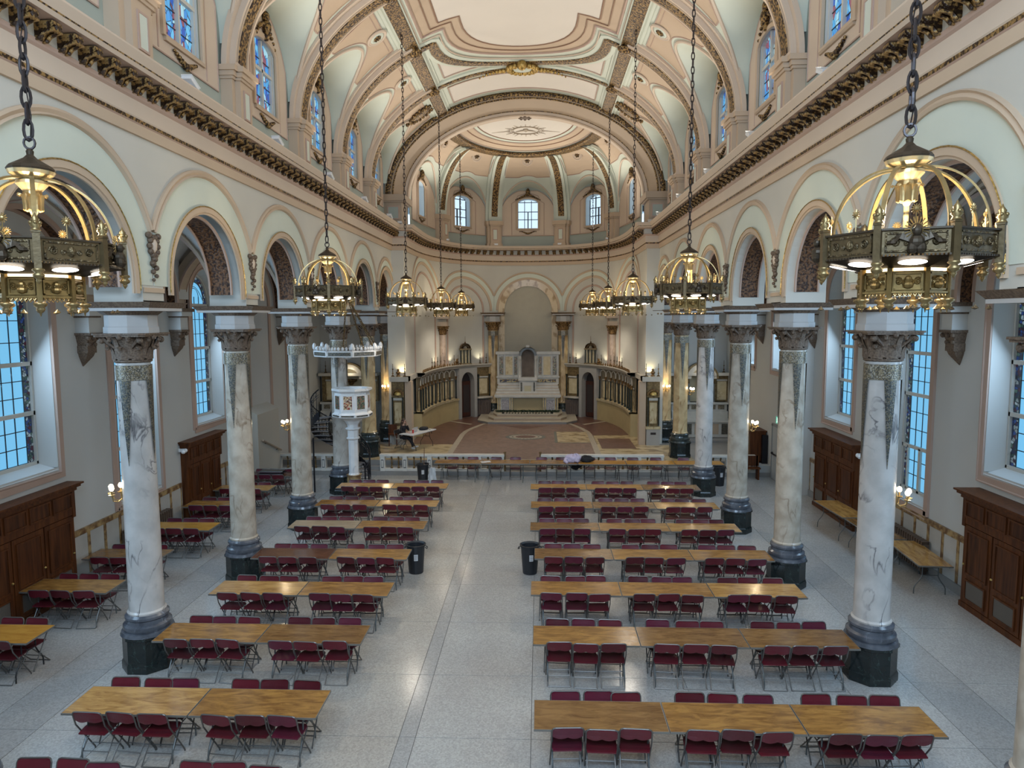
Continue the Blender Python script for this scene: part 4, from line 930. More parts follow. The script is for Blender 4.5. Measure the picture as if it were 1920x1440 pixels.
# ================================================================ COLUMNS
def marble(name, base, vein, scale, veinw=.035, mott=None, rough=.25, dist=1.6):
    m, t, b, L = nt(name); N = t.nodes; tc = N.new('ShaderNodeTexCoord'); mp = N.new('ShaderNodeMapping'); mp.inputs['Scale'].default_value = (1, 1, .8); mp.inputs['Rotation'].default_value = (.5, .4, 0); L.new(tc.outputs['Object'], mp.inputs[0])
    n1 = N.new('ShaderNodeTexNoise'); n1.inputs['Scale'].default_value = scale*.9; n1.inputs['Detail'].default_value = 7; n1.inputs['Distortion'].default_value = dist; L.new(mp.outputs[0], n1.inputs['Vector'])
    ab = N.new('ShaderNodeMath'); ab.operation = 'SUBTRACT'; ab.inputs[1].default_value = .5; L.new(n1.outputs['Fac'], ab.inputs[0]); a2 = N.new('ShaderNodeMath'); a2.operation = 'ABSOLUTE'; L.new(ab.outputs[0], a2.inputs[0])
    n2 = N.new('ShaderNodeTexNoise'); n2.inputs['Scale'].default_value = scale*.6; n2.inputs['Detail'].default_value = 2; L.new(mp.outputs[0], n2.inputs['Vector'])
    r = N.new('ShaderNodeValToRGB'); e = r.color_ramp.elements; e[0].position = .0; e[1].position = veinw; e[0].color = (*vein, 1); e[1].color = (1, 1, 1, 1); L.new(a2.outputs[0], r.inputs[0])
    r2 = N.new('ShaderNodeValToRGB'); e = r2.color_ramp.elements; e[0].position = .45; e[1].position = .62; e[0].color = (0, 0, 0, 1); e[1].color = (1, 1, 1, 1); L.new(n2.outputs['Fac'], r2.inputs[0])
    mx = N.new('ShaderNodeMix'); mx.data_type = 'RGBA'; L.new(r2.outputs[0], mx.inputs[0]); mx.inputs[6].default_value = (1, 1, 1, 1); L.new(r.outputs[0], mx.inputs[7])
    n3 = N.new('ShaderNodeTexNoise'); n3.inputs['Scale'].default_value = scale*2.2; n3.inputs['Detail'].default_value = 8; L.new(mp.outputs[0], n3.inputs['Vector'])
    r3 = N.new('ShaderNodeValToRGB'); e = r3.color_ramp.elements; e[0].position = .35; e[1].position = .65; e[0].color = (*(mott or [x*.8 for x in base]), 1); e[1].color = (*base, 1); L.new(n3.outputs['Fac'], r3.inputs[0])
    m2 = N.new('ShaderNodeMix'); m2.data_type = 'RGBA'; m2.blend_type = 'MULTIPLY'; m2.inputs[0].default_value = 1; L.new(r3.outputs[0], m2.inputs[6]); L.new(mx.outputs[2], m2.inputs[7]); L.new(m2.outputs[2], b.inputs['Base Color'])
    b.inputs['Roughness'].default_value = rough; return m
MV = marble('blue_grey_veined_white_marble', (.53, .50, .47), (.045, .045, .08), 1.6, .03)
MBG = marble('mottled_beige_marble', (.49, .435, .36), (.5, .42, .35), 1.8, .04, mott=(.36, .31, .245))
MV2 = marble('grey_brown_veined_marble', (.50, .46, .41), (.26, .22, .20), 1.5, .025, mott=(.38, .34, .29))
MY = marble('honey_yellow_marble', (.62, .46, .25), (.40, .26, .12), 1.5, .06, mott=(.46, .32, .16))
MG = marble('dark_green_black_marble', (.014, .019, .019), (3.5, 4.5, 4), 2.6, .012, mott=(.010, .014, .014), rough=.1, dist=2.4)
MGR = marble('grey_blue_marble_base', (.11, .12, .14), (2.2, 2.2, 2.2), 2.4, .015, mott=(.06, .066, .08), rough=.2)
def mosaic(name, cols, scale, met=.3, grout=(.12, .10, .07)):
    m, t, b, L = nt(name); N = t.nodes; tc = N.new('ShaderNodeTexCoord'); v = N.new('ShaderNodeTexVoronoi'); v.inputs['Scale'].default_value = scale; v.inputs['Randomness'].default_value = .5; L.new(tc.outputs['Object'], v.inputs['Vector'])
    sp = N.new('ShaderNodeSeparateColor'); L.new(v.outputs['Color'], sp.inputs[0]); r = N.new('ShaderNodeValToRGB'); r.color_ramp.interpolation = 'CONSTANT'; e = r.color_ramp.elements
    while len(e) < len(cols): e.new(.5)
    for i, c in enumerate(cols): e[i].position = i/len(cols); e[i].color = (*c, 1)
    L.new(sp.outputs[0], r.inputs[0]); L.new(r.outputs[0], b.inputs['Base Color']); b.inputs['Roughness'].default_value = .35; b.inputs['Metallic'].default_value = met; return m
MSG = mosaic('gold_and_grey_mosaic', [(.26, .21, .13), (.10, .085, .06), (.32, .29, .24), (.18, .14, .08), (.07, .065, .055)], 60)
MST = mosaic('teal_and_gold_mosaic', [(.05, .055, .055), (.15, .12, .07), (.10, .10, .085), (.04, .04, .04), (.19, .17, .14)], 60)
CAPB = MB()
def leaf(b, ang, r0, z0, h, out, w):
    rows = []
    for i in range(7):
        t = i/6; rr = r0+.03+out*t**2.2; zz = z0+h*sin(t*pi*.62)/sin(pi*.62)*(1 if t < .85 else .96); ww = w*(1-.55*t)*(1 if t < .9 else .7)
        row = []
        for j in (-1, -.5, 0, .5, 1):
            a = ang+j*ww/rr; row.append(((rr+.018*(1-abs(j)))*cos(a), (rr+.018*(1-abs(j)))*sin(a), zz-.012*abs(j)))
        rows.append(row)
    b.grid(rows)
def capital(b, r, z0, h):
    b.lathe([(r+.0, z0), (r+.035, z0+.02), (r+.035, z0+.05), (r-.005, z0+.07), (r+.01, z0+h*.5), (r+.07, z0+h*.84), (r+.08, z0+h*.86)], 20)
    for i in range(8): leaf(b, i*pi/4, r+.01, z0+.06, h*.42, .10, .10)
    for i in range(8): leaf(b, (i+.5)*pi/4, r, z0+.08, h*.70, .15, .085)
    for i in range(8): b.ball(((r+.11)*cos(i*pi/4), (r+.11)*sin(i*pi/4), z0+.06+h*.38), .035, 5); b.ball(((r+.15)*cos((i+.5)*pi/4), (r+.15)*sin((i+.5)*pi/4), z0+.08+h*.62), .035, 5)
    for i in range(4):
        a = pi/4+i*pi/2
        for sg in (-1, 1):
            P = [((r+.02+.16*t)*cos(a+sg*.35*(1-t)), (r+.02+.16*t)*sin(a+sg*.35*(1-t)), z0+h*(.45+.38*t)) for t in (0, .35, .7, 1)]; b.tube(P, [.02, .024, .03, .05], 5)
        b.ball(((r+.2)*cos(a), (r+.2)*sin(a), z0+h*.76), .055, 6); b.ball(((r+.10)*cos(a+pi/4), (r+.10)*sin(a+pi/4), z0+h*.87), .05, 6)
    hw = r+.17; P = []
    for i in range(4):
        a = pi/4+i*pi/2; c = (hw*1.32*cos(a), hw*1.32*sin(a)); P += [((hw*1.32)*cos(a-.09), (hw*1.32)*sin(a-.09)), ((hw*1.32)*cos(a+.09), (hw*1.32)*sin(a+.09))]
        m_ = a+pi/4; P += [((hw*.93)*cos(m_-.28), (hw*.93)*sin(m_-.28)), ((hw*.88)*cos(m_), (hw*.88)*sin(m_)), ((hw*.93)*cos(m_+.28), (hw*.93)*sin(m_+.28))]
    b.prism(P, z0+h*.88, z0+h*.94); b.prism([(x*1.05, y*1.05) for x, y in P], z0+h*.94, z0+h)
CB = {}
MGD = marble('dark_grey_green_base', (.05, .062, .058), (2.5, 2.6, 2.5), 2.4, .015, mott=(.03, .036, .034), rough=.2)
def column(x, y, z, mshaft, label, ped=MG, base=None, cap=CARVE, r=.295, ap=.40, top=True, wedge=True, H=6.08, oct_shaft=False, group='marble arcade columns', pedh=.66):
    t = thing('marble_column', label, 'column', (x, y, z), group=group); H -= z; base = base or (MGD if z else MGR); a8 = pi/8; k8 = 1/cos(pi/8)
    def part(name, key, m, f, par=t, sm=True):
        key = (name, key, m.name)
        if key in CB: return piece(CB[key], par, (0, 0, 0))
        b = MB(); f(b); o = b.build(name, m, par); CB[key] = o
        if sm: smooth_by_angle(o, 35)
        return o
    part('pedestal', (ap, pedh), ped, lambda b: (b.lathe([(ap*k8+.025, 0), (ap*k8+.025, .13), (ap*k8+.008, .17), (ap*k8, .19), (ap*k8, pedh-.07), (ap*k8+.03, pedh-.05), (ap*k8+.03, pedh)], 8, a0=a8)))
    z1 = pedh; part('base', (r, pedh), base, lambda b: b.lathe([(ap*k8+.02, z1), (ap*k8+.0, z1+.06), (r+.09, z1+.07), (r+.115, z1+.12), (r+.11, z1+.17), (r+.06, z1+.20), (r+.045, z1+.26), (r+.075, z1+.29), (r+.075, z1+.33), (r+.03, z1+.37)], 28))
    zs_ = z1+.37; ns = 8 if oct_shaft else 28
    part('shaft', (r, H, oct_shaft, pedh), mshaft, lambda b: b.lathe([(r+.03, zs_), (r+.035, zs_+.03), (r+.005, zs_+.06), (r, zs_+.1), (r-.012, H-2.2), (r-.02, H-.5)], ns, a0=a8))
    if wedge:
        part('mosaic_band', (r, H), MSG, lambda b: b.lathe([(r-.012, H-.82), (r+.004, H-.82), (r+.004, H-.56), (r-.012, H-.56)], ns, a0=a8, caps=False))
        wd = CB.get(('w', r, H))
        for i in range(4):
            if wd is None:
                b = MB(); rows = []
                for q in range(9):
                    tt = q/8; w_ = .10*(1-tt)+.004; rows.append([((r+.004)*cos(j*w_/r), (r+.004)*sin(j*w_/r), H-.82-1.5*tt) for j in (-1, -.5, 0, .5, 1)])
                b.grid(rows); wd = b.build('mosaic_inlay', MST, t); CB[('w', r, H)] = wd
            else: piece(wd, t, (0, 0, 0), (0, 0, i*pi/2))
    def capf(b): capital(b, r-.02, H-.52, .52)
    part('capital', (r, H), cap, capf)
    if top:
        Z = 6.62-z
        im = part('impost', ('i', Z), GREYI, lambda b: (b.lathe([(.44, H), (.44, H+.10), (.42, H+.12), (.42, H+.33)], 8, a0=a8), b.box(-.64, .64, -.54, .54, H+.38, Z-.02)), sm=False)
        part('carved_edge', ('i', Z), CARVE, lambda b: (b.lathe([(.43, H+.31), (.52, H+.38)], 8, a0=a8), b.add([(sx*(.64 if zz < 1 else .72), sy*(.54 if zz < 1 else .62), Z-.11+zz*.1) for zz in (0, 1) for sx, sy in ((-1, -1), (1, -1), (1, 1), (-1, 1))], [(0, 1, 5, 4), (1, 2, 6, 5), (2, 3, 7, 6), (3, 0, 4, 7), (4, 5, 6, 7), (0, 1, 2, 3)])), im, False)
    return t
order = ['nearest', 'second', 'third', 'fourth', 'fifth', 'sixth']
LM = [MV, MBG, MBG, MV2, MY, MY]; RM_ = [MV, MBG, MBG, MV, MY, MY]
desc = {MV: 'white marble column with blue-grey veins', MBG: 'mottled beige marble column', MV2: 'grey-brown marble column', MY: 'honey-yellow marble column'}
for s, side, ml in ((-1, 'left', LM), (1, 'right', RM_)):
    for k in range(0, 6):
        extra = ['closest to the camera', 'next along from the front', 'third from the front', 'behind the pulpit' if s < 0 else 'fourth from the front', 'standing on the chancel step', 'against the chancel pier'][k]
        column(s*6.5, yk(k), .5 if k > 3 else 0, ml[k], '%s in the %s arcade, %s' % (desc[ml[k]], side, extra), oct_shaft=(k > 3), cap=CARVE if k < 4 else BRONZE if False else CARVE, ap=.40 if k < 5 else .36)
    column(s*6.5, yk(-1), 0, MBG, 'beige marble column at the %s frame edge beside the camera' % side)
GCAP = mat('old_gilt_capital', (.30, .17, .06), .45, .5, col2=(.06, .03, .012), scale=22, bump=.8, bscale=22, ramp=(.38, .6))
for s, side in ((-1, 'left'), (1, 'right')):
    column(s*2.06, 41.15, .5, MY, 'yellow marble column with gilt capital just %s of the high altar' % side, r=.31, ap=.36, cap=GCAP, oct_shaft=True, group='columns beside the high altar', pedh=.40)
    x, y = apse(s*6.2, .12); t = thing('short_column', 'slender pinkish half-height column on the %s apse shelf' % side, 'column', (x, y, 3.64), group='short columns on the apse shelf')
    b = MB(); b.lathe([(.24, 0), (.22, .06), (.19, .1), (.18, 1.75)], 12); b.build('shaft', marble('pinkish_marble', (.50, .38, .30), (.5, .4, .4), 2) if s < 0 else D.materials['pinkish_marble'], t, smooth=False)
    b = MB(); capital(b, .17, 1.72, .5); b.build('capital', GCAP, t); b = MB(); b.box(-.3, .3, -.3, .3, 2.22, 2.45); b.box(-.38, .38, -.38, .38, 2.62, 2.98); b.build('impost', PEACH2, t)

# ================================================================ APSE SCREENS
YPL = mat('yellow_ochre_plaster', (.44, .34, .17), .6, n=.08, scale=2); PANM = marble('cream_yellow_panel_marble', (.62, .52, .33), (.5, .36, .2), 2.4, .05, mott=(.52, .42, .25)); DKM = mat('black_green_marble', (.015, .022, .02), .25)
SHELF = mat('cream_shelf_marble', (.55, .50, .42), .4, n=.1); WOODP = mat('olive_gilt_moulding', (.26, .18, .08), .4, .4, n=.5, scale=12)
GRYF = mat('grey_stone_frame', (.36, .34, .31), .6, n=.06); DARKIN = mat('dark_passage', (.03, .02, .018), .8); DOORW = mat('dark_mahogany', (.07, .022, .014), .35, n=.4, scale=3, stretch=(5, 5, .6)); RRED = mat('brown_red_iron', (.13, .06, .04), .5)
S0 = AL-.1
for s, side in ((-1, 'left'), (1, 'right')):
    def A(u, d, z, s=s): x, y = apse(s*u, d); return (x, y, z)
    scr = thing('choir_screen', 'curved marble choir screen with dark colonnettes on the %s of the apse' % side, 'screen', (0, 0, 0), group='curved choir screens')
    us = [5.05+(S0-5.05)*i/24 for i in range(25)]
    b = MB(); b.grid([[A(u, .0, .5), A(u, .42, .5), A(u, .42, 1.62), A(u, .0, 1.62)] for u in us])
    for u in (us[0], us[-1]): b.add([A(u, 0, .5), A(u, .42, .5), A(u, .42, 1.62), A(u, 0, 1.62)], [(0, 1, 2, 3)])
    b.build('base_wall', YPL, scr)
    b = MB(); b.grid([[A(u, .0, 1.62), A(u, .48, 1.60), A(u, .5, 1.72), A(u, 0, 1.72)] for u in us]); b.build('ledge', PANM, scr)
    b = MB(); b.grid([[A(u, .15, 1.7), A(u, .15, 3.45)] for u in us]); b.build('back_panel', mat('tan_screen_panel', (.34, .27, .17), .5, n=.3, scale=6) if s < 0 else D.materials['tan_screen_panel'], scr)
    n = 9; W_ = (S0-5.05-.3)/n
    for i in range(n+1):
        u = 5.2+W_*i; x, y, _z = A(u, .36, 0); b = MB(); b.lathe([(.06, 1.72), (.06, 1.8), (.042, 1.84), (.038, 2.82)], 8, x, y); c = b.build('colonnette', DKM, scr)
        b = MB(); b.lathe([(.04, 2.8), (.055, 2.84), (.05, 2.88), (.075, 2.98), (.08, 3.0)], 8, x, y); b.build('gilt_capital', GCAP, c)
    for i in range(n):
        u = 5.2+W_*(i+.5); h = W_*.36
        b = MB(); b.grid([[A(u+q*h, .19, 1.8), A(u+q*h, .19, 2.72)] for q in (-1, 0, 1)]); p = b.build('marble_panel', PANM, scr)
        b = MB(); b.grid([[A(u+q*h*1.1, .2, 2.76), A(u+q*h*1.1, .24, 2.80), A(u+q*h*1.1, .2, 2.84)] for q in (-1, 0, 1)]); b.build('panel_head', WHITE, p)
        b = MB(); P = [A(u-W_/2+.02, .34, 3.0)]+[A(u-W_/2*cos(t)*.96, .34, 3.0+.36*sin(t)**.8) for t in [pi*j/10 for j in range(1, 10)]]+[A(u+W_/2-.02, .34, 3.0)]
        b.tube(P, .028, 5); b.build('arched_head', SHELF, scr)
    # shelf above everything, from altar columns to the pier, then along the pier front
    us = [2.4+(AL-.1-2.4)*i/40 for i in range(41)]
    sh = thing('apse_shelf', 'long curved marble shelf carrying candlesticks round the %s of the apse' % side, 'shelf', (0, 0, 0), group='curved apse shelves')
    b = MB(); b.grid([[A(u, 0, 3.42), A(u, .42, 3.42), A(u, .46, 3.5), A(u, .56, 3.54), A(u, .6, 3.6), A(u, .6, 3.64), A(u, 0, 3.64)] for u in us]); b.build('slab', SHELF, sh)
    b = MB(); b.box(*sorted((s*5.3, s*6.15)), YE-.75, YE-.2, 3.42, 3.64); b.box(*sorted((s*5.3, s*5.6)), YE-.7, AC+.3, 3.42, 3.64); b.build('slab', SHELF, sh)
    # doorway by the altar
    dr = struct('door_%d' % (1 if s < 0 else 2), MB(), GRYF); u0 = 4.25
    b = MB(); r = .56
    Md = lambda u, d, z: A(u, d, z)
    P = [(u0-r, .5)]+[(u0-r*cos(pi*i/14), 2.62+r*sin(pi*i/14)) for i in range(15)]+[(u0+r, .5)]
    for (a, az), (e, ez) in zip(P[1:-1], P[2:-1]): b.add([Md(a, .5, az), Md(e, .5, ez), Md(e, .5, 3.42), Md(a, .5, 3.42)], [(0, 1, 2, 3)])
    for a, e in ((u0-.78, u0-r), (u0+r, u0+.8)): b.add([Md(a, .5, .5), Md(e, .5, .5), Md(e, .5, 3.42), Md(a, .5, 3.42)], [(0, 1, 2, 3)])
    b.grid([[Md(a, .5, z), Md(a, .05, z)] for a, z in P]); b.grid([[Md(u0+.8, .5, z), Md(u0+.8, 0, z)] for z in (.5, 3.42)]); b.build('door_frame', GRYF, dr)
    b = MB(); b.add([Md(u0-r, .04, .5), Md(u0+r, .04, .5), Md(u0+r, .04, 3.2), Md(u0-r, .04, 3.2)], [(0, 1, 2, 3)]); b.build('dark_opening', DARKIN, dr)
    b = MB(); b.tbox(Md, u0-r+.02, u0+.2, .06, .12, .55, 2.62); q = b.build('door_leaf', DOORW, dr); b = MB(); b.tbox(Md, u0-r+.1, u0+.04, .12, .14, .8, 2.4); b.build('leaf_panel', DARKIN, q)
    # marble panel over a radiator
    b = MB(); b.grid([[Md(2.45, .3, 1.72), Md(2.45, .3, 3.42)], [Md(3.46, .3, 1.72), Md(3.46, .3, 3.42)]]); pb = b.build('altar_side_panel', WOODP); pb['label'] = 'gilt and marble wall panel %s of the high altar above a radiator' % side; pb['category'] = 'panel'; pb['group'] = 'marble panels beside the altar'
    b = MB(); b.grid([[Md(2.62, .33, 1.85), Md(2.62, .33, 2.75)], [Md(3.2, .33, 1.85), Md(3.2, .33, 2.75)]]); b.build('marble_panel', PANM, pb)
    b = MB(); b.tbox(Md, 2.6, 3.22, .33, .4, 2.8, 2.88); b.build('panel_head', WHITE, pb)
    b = MB(); b.tbox(Md, 2.35, 3.46, .3, .62, 1.6, 1.7); b.build('ledge', SHELF, pb)
    for u in (2.5, 3.32): x, y, _z = Md(u, .42, 0); b = MB(); b.lathe([(.05, 1.7), (.04, 1.8), (.036, 2.85), (.07, 3.0)], 8, x, y); b.build('colonnette', DKM, pb)
    x, y, _z = Md(2.92, .45, 0); rd = radiator((x, y-.02, .5), .8, 'brown radiator under the marble panel %s of the high altar' % side, axis='x', h=.98, n=9)
    for c in list(kids(rd)): pass
    # aedicule standing on the shelf over the doorway
    x, y, _z = A(4.25, .3, 0); t = thing('aedicule', 'small domed gilt aedicule on the shelf over the %s apse doorway' % side, 'shrine', (x, y, 3.645), s*R(-18), group='domed aedicules over the apse doors')
    b = MB(); b.box(-.34, .34, -.2, .2, 0, .06); b.box(-.34, .34, -.2, .2, .82, .9); b.build('plinth_and_lintel', WOODP, t)
    for q in (-.28, -.1, .1, .28): b = MB(); b.lathe([(.05, .06), (.038, .1), (.036, .78), (.055, .82)], 8, q, -.14); b.build('colonnette', DKM, t)
    b = MB(); b.box(-.24, .24, .02, .1, .06, .82); b.build('niche_panel', PANM, t)
    b = MB(); ring(b, lambda u, d, z: (u, -.18+d, z), 0, .9, .15, .3, 0, .36, n=12); b.lathe([(.04, 1.2), (.05, 1.25), (.012, 1.3), (.006, 1.6)], 6); b.build('arched_gable', GCAP, t)
    # niche on the pier front
    X0, X1 = s*5.55, s*6.1; Xm = (X0+X1)/2; yf = YE-.26
    nn = thing('pier_niche', 'gilt arched niche with marble panel on the %s chancel pier' % side, 'niche', (Xm, yf, .5), group='gilt niches on the chancel piers')
    b = MB(); b.box(-.30, .30, -.42, 0, 0, .75); b.build('plinth', GRYF, nn); b = MB(); b.box(-.33, .33, -.45, 0, .75, .86); b.build('ledge', PANM, nn)
    b = MB(); b.box(-.12, .12, -.43, -.41, .5, .6); b.build('vent_grille', DARKIN, nn)
    b = MB(); b.box(-.29, .29, -.3, 0, .86, 2.92); b.build('back_panel', WOODP, nn)
    b = MB(); b.box(-.16, .16, -.34, -.3, 1.0, 1.95); b.build('marble_panel', PANM, nn); b = MB(); b.box(-.2, .2, -.36, -.3, 2.05, 2.16); b.build('panel_head', WHITE, nn)
    for q in (-.24, .24): b = MB(); b.lathe([(.04, .9), (.032, .95), (.03, 2.1), (.045, 2.2)], 8, q, -.38); b.build('colonnette', DKM, nn)
    b = MB(); ring(b, lambda u, d, z: (u, -.3-d, z), 0, 2.3, .2, .28, 0, .1, n=14); b.build('arched_head', GCAP, nn)
    b = MB(); b.lathe([(.19, 2.3), (.17, 2.42), (.1, 2.48), (.001, 2.5)], 12, 0, -.3, caps=False); b.build('shell_relief', GOLD2, nn)
    b = MB(); b.box(*sorted((s*5.2, s*5.5)), YE-.55, YE-.1, .5, 3.42); q = b.build('pier_strip', PEACH); q['kind'] = 'structure'; q.name = 'trim_pier_strip'
# candlesticks and small ornaments on the shelves
BRZ = mat('aged_bronze', (.12, .075, .03), .4, .7); b = MB(); b.lathe([(.08, 0), (.07, .03), (.025, .06), (.02, .1), (.045, .14), (.018, .18), (.015, .30), (.04, .33), (.04, .35), (.012, .36), (.010, .36)], 8)
cs = thing('candlestick', '', 'candlestick'); b.build('stand', BRZ, cs); b = MB(); b.lathe([(.016, .35), (.014, .58)], 6); b.build('candle', mat('dull_candle', (.16, .14, .10), .6), cs); cst = tree(cs); first = True
ordw = ['first', 'second', 'third', 'fourth', 'fifth', 'sixth', 'seventh', 'eighth', 'ninth', 'tenth', 'eleventh', 'twelfth']
def cstick(loc, label, grp):
    global first
    if first: cs.location = loc; cs['label'] = label; cs['group'] = grp; first = False
    else: copy_tree(cst, loc=loc, label=label, group=grp)
for s, side in ((-1, 'left'), (1, 'right')):
    for i, u in enumerate((2.75, 3.2, 5.1, 5.5, 6.7, 7.2, 7.7, 8.2, 8.7)):
        x, y = apse(s*u, .45); cstick((x, y, 3.645), 'bronze candlestick on the %s apse shelf, %s counting out from the altar' % (side, ordw[i]), 'candlesticks on the apse shelves')
    for i, x in enumerate((5.5, 6.05)): cstick((s*x, YE-.5, 3.645), 'bronze candlestick at the %s end of the %s pier shelf' % (['inner', 'outer'][i], side), 'candlesticks on the pier shelves')
    b = MB()
    for i in range(22):
        u = 4.9+(S0-5.0)*i/21; x, y = apse(s*u, .5); b.ball((x, y, 3.69), .05, 5); b.ball((x, y, 3.76), .03, 5)
    q = b.build('gilt_cresting', GCAP, None); q['label'] = 'row of small gilt cresting knobs along the %s apse shelf edge' % side; q['category'] = 'cresting'; q['kind'] = 'stuff'; q['group'] = 'gilt crestings'
    for i, (x, y) in enumerate(((s*5.8, YE-.5), apse(s*5.15, .4))):
        t = thing('bust', 'small dark gilt bust on the %s %s' % (side, ['pier shelf', 'apse shelf'][i]), 'bust', (x, y, 3.645), group='small gilt busts on the shelves'); b = MB(); b.lathe([(.1, 0), (.09, .05), (.05, .08), (.11, .16), (.1, .2), (.04, .24)], 8); b.build('pedestal', GCAP, t)
        b = MB(); b.ball((0, 0, .29), .06, 6); b.build('head', GCAP, t)
    lamp('shelf_uplight', (s*5.65, YE-.42, 3.70), 22, (1, .84, .46), .03, 'SPOT', (0, .12, 1), 110, .9)
    for u in (3.05, 5.3, 7.0):
        x, y = apse(s*u, .22); lamp('shelf_uplight', (x, y, 3.70), 14, (1, .92, .66), .03, 'SPOT', (0, 0, 1), 110, .9)

# ================================================================ HIGH ALTAR
st = thing('altar_steps', 'three pale marble steps rising in front of the high altar', 'steps', (0, 38.5, .5))
for i, (x0, xf, yf, z) in enumerate(((2.75, 2.15, 37.6, .14), (2.2, 1.85, 38.05, .28), (1.95, 1.7, 38.55, .42))):
    b = MB(); b.prism([(-x0, 3.2), (-x0, yf-38.5+.75), (-xf, yf-38.5), (xf, yf-38.5), (x0, yf-38.5+.75), (x0, 3.2)], z-.14+.002, z-.03); stp = b.build('step', STONE if i == 0 else TAUPE, st)
    b = MB(); b.prism([(-x0-.03, 3.2), (-x0-.03, yf-38.5+.73), (-xf-.01, yf-38.53), (xf+.01, yf-38.53), (x0+.03, yf-38.5+.73), (x0+.03, 3.2)], z-.03, z); b.build('tread', CREAMST, stp)
b = MB(); b.box(-1.45, 1.45, .25, .85, .42, .425); pm = b.build('floor_inlay', DKM, st); b = MB()
for i in range(16): b.box(-1.33+i*.167, -1.33+i*.167+.12, .33, .56, .425, .43); b.box(-1.33+i*.167, -1.33+i*.167+.12, .6, .78, .425, .43)
b.build('inlay_tiles', CREAMST, pm)
al = thing('high_altar', 'white marble high altar with stepped gradines and central arched niche', 'altar', (0, 40.0, .92))
def ab(name, m, *boxes, par=al):
    b = MB()
    for q in boxes: b.box(*q)
    return b.build(name, m, par)
ab('table_base', WHITE, (-1.75, 1.75, -.1, .5, 0, .8)); ab('mensa', WHITE, (-1.9, 1.9, -.5, .5, .86, .98), (-1.84, 1.84, -.42, .5, .8, .86))
ab('front_panel', mat('tan_altar_panel', (.38, .30, .16), .6), (-.85, .85, -.14, -.08, .04, .76))
for g in (-1, 1):
    ab('pier_block', WHITE, *[(min(g*.98, g*1.62), max(g*.98, g*1.62), -.32, -.08, 0, .8)])
    ab('carved_panel', mat('lilac_carved_marble', (.42, .39, .40), .5, n=.5, scale=14, bump=.5) if g < 0 else D.materials['lilac_carved_marble'], (min(g*1.08, g*1.5), max(g*1.08, g*1.5), -.35, -.31, .1, .7))
    for x in (.9, 1.72, 1.6, 1.02): b = MB(); b.lathe([(.05, 0), (.035, .06), (.035, .7), (.055, .8)], 8, g*x, -.36); b.build('colonnette', PANM, al)
for i in range(4): z = .98+i*.15; ab('gradine', WHITE, (-1.86+.04*i, 1.86-.04*i, .02+.14*i, .7, z, z+.15)); ab('gradine_edge', TAUPE, (-1.86+.04*i, 1.86-.04*i, .005+.14*i, .02+.14*i, z+.0, z+.03))
ab('inlaid_frieze', mosaic('gold_blue_inlay', [(.35, .25, .09), (.05, .05, .07), (.4, .33, .2), (.2, .12, .05)], 14), (-1.65, -.55, .55, .6, 1.62, 1.80), (.55, 1.65, .55, .6, 1.62, 1.80))
ab('reredos', WHITE, (-1.8, 1.8, .6, .9, 1.5, 3.35)); ab('reredos_cornice', WHITE, (-1.88, -.5, .5, .95, 3.25, 3.42), (.5, 1.88, .5, .95, 3.25, 3.42), (-1.85, 1.85, .55, .9, 1.88, 1.95))
for g in (-1, 1):
    ab('marble_panel', PANM, (min(g*.9, g*1.32), max(g*.9, g*1.32), .57, .6, 2.05, 3.12))
    for k2, (a, e) in enumerate(((.62, .8), (1.45, 1.66))): ab('figure_panel', mosaic('muted_figure_mosaic', [(.25, .2, .12), (.10, .13, .09), (.20, .10, .07), (.36, .31, .22), (.10, .10, .10)], 22) if (g < 0 and k2 == 0) else D.materials['muted_figure_mosaic'], (min(g*a, g*e), max(g*a, g*e), .57, .6, 2.05, 3.12))
    for x in (.55, .87, 1.36, 1.72): ab('pilaster_strip', WHITE, (g*x-.03, g*x+.03, .53, .6, 1.95, 3.25))
ab('tabernacle', WHITE, (-.48, .48, .1, .7, .98, 1.75), (-.55, .55, .02, .7, 1.75, 1.95)); ab('tabernacle_door', mat('gilt_tabernacle_door', (.45, .38, .24), .4, .4), (-.2, .2, .06, .1, 1.0, 1.45))
for g in (-1, 1): ab('tabernacle_inlay', MST, (min(g*.32, g*.42), max(g*.32, g*.42), .08, .1, 1.1, 1.65)); b = MB(); b.lathe([(.09, 1.95), (.08, 2.02), (.055, 2.1), (.05, 2.85), (.08, 2.95), (.1, 3.02), (.1, 3.2)], 10, g*.46, .25); b.build('niche_column', WHITE, al)
b = MB(); M0 = lambda u, d, z: (u, .05+d, z); ring(b, M0, 0, 3.2, .33, .52, .0, .6, n=16); b.box(-.1, .1, .02, .3, 3.68, 3.8); b.build('niche_arch', WHITE, al)
b = MB(); b.add([(-.36, .52, 1.95), (.36, .52, 1.95)]+[(.36*cos(pi*i/12), .52, 3.2+.36*sin(pi*i/12)) for i in range(13)], [tuple(range(15))]); b.build('niche_back', mat('brown_grey_niche', (.17, .13, .10), .7, n=.3), al)
t = thing('altar_greenery', 'low strip of dark green foliage along the foot of the altar', 'plant', (0, 39.42, .923)); b = MB(); random.seed(3)
for i in range(1100):
    x = random.uniform(-1.8, 1.8); y = random.uniform(-.1, .1); z = random.uniform(0, .10); a = random.uniform(0, 6.28); l = .05
    b.add([(x, y, z), (x+l*cos(a), y+l*sin(a), z+.04), (x+l*1.6*cos(a), y+l*1.6*sin(a), z+.02), (x+l*cos(a+.5), y+l*sin(a+.5), z)], [(0, 1, 2, 3)])
q = b.build('leaves', mat('dark_foliage', (.02, .045, .018), .6, n=.5, scale=30), t); q['kind'] = 'stuff'

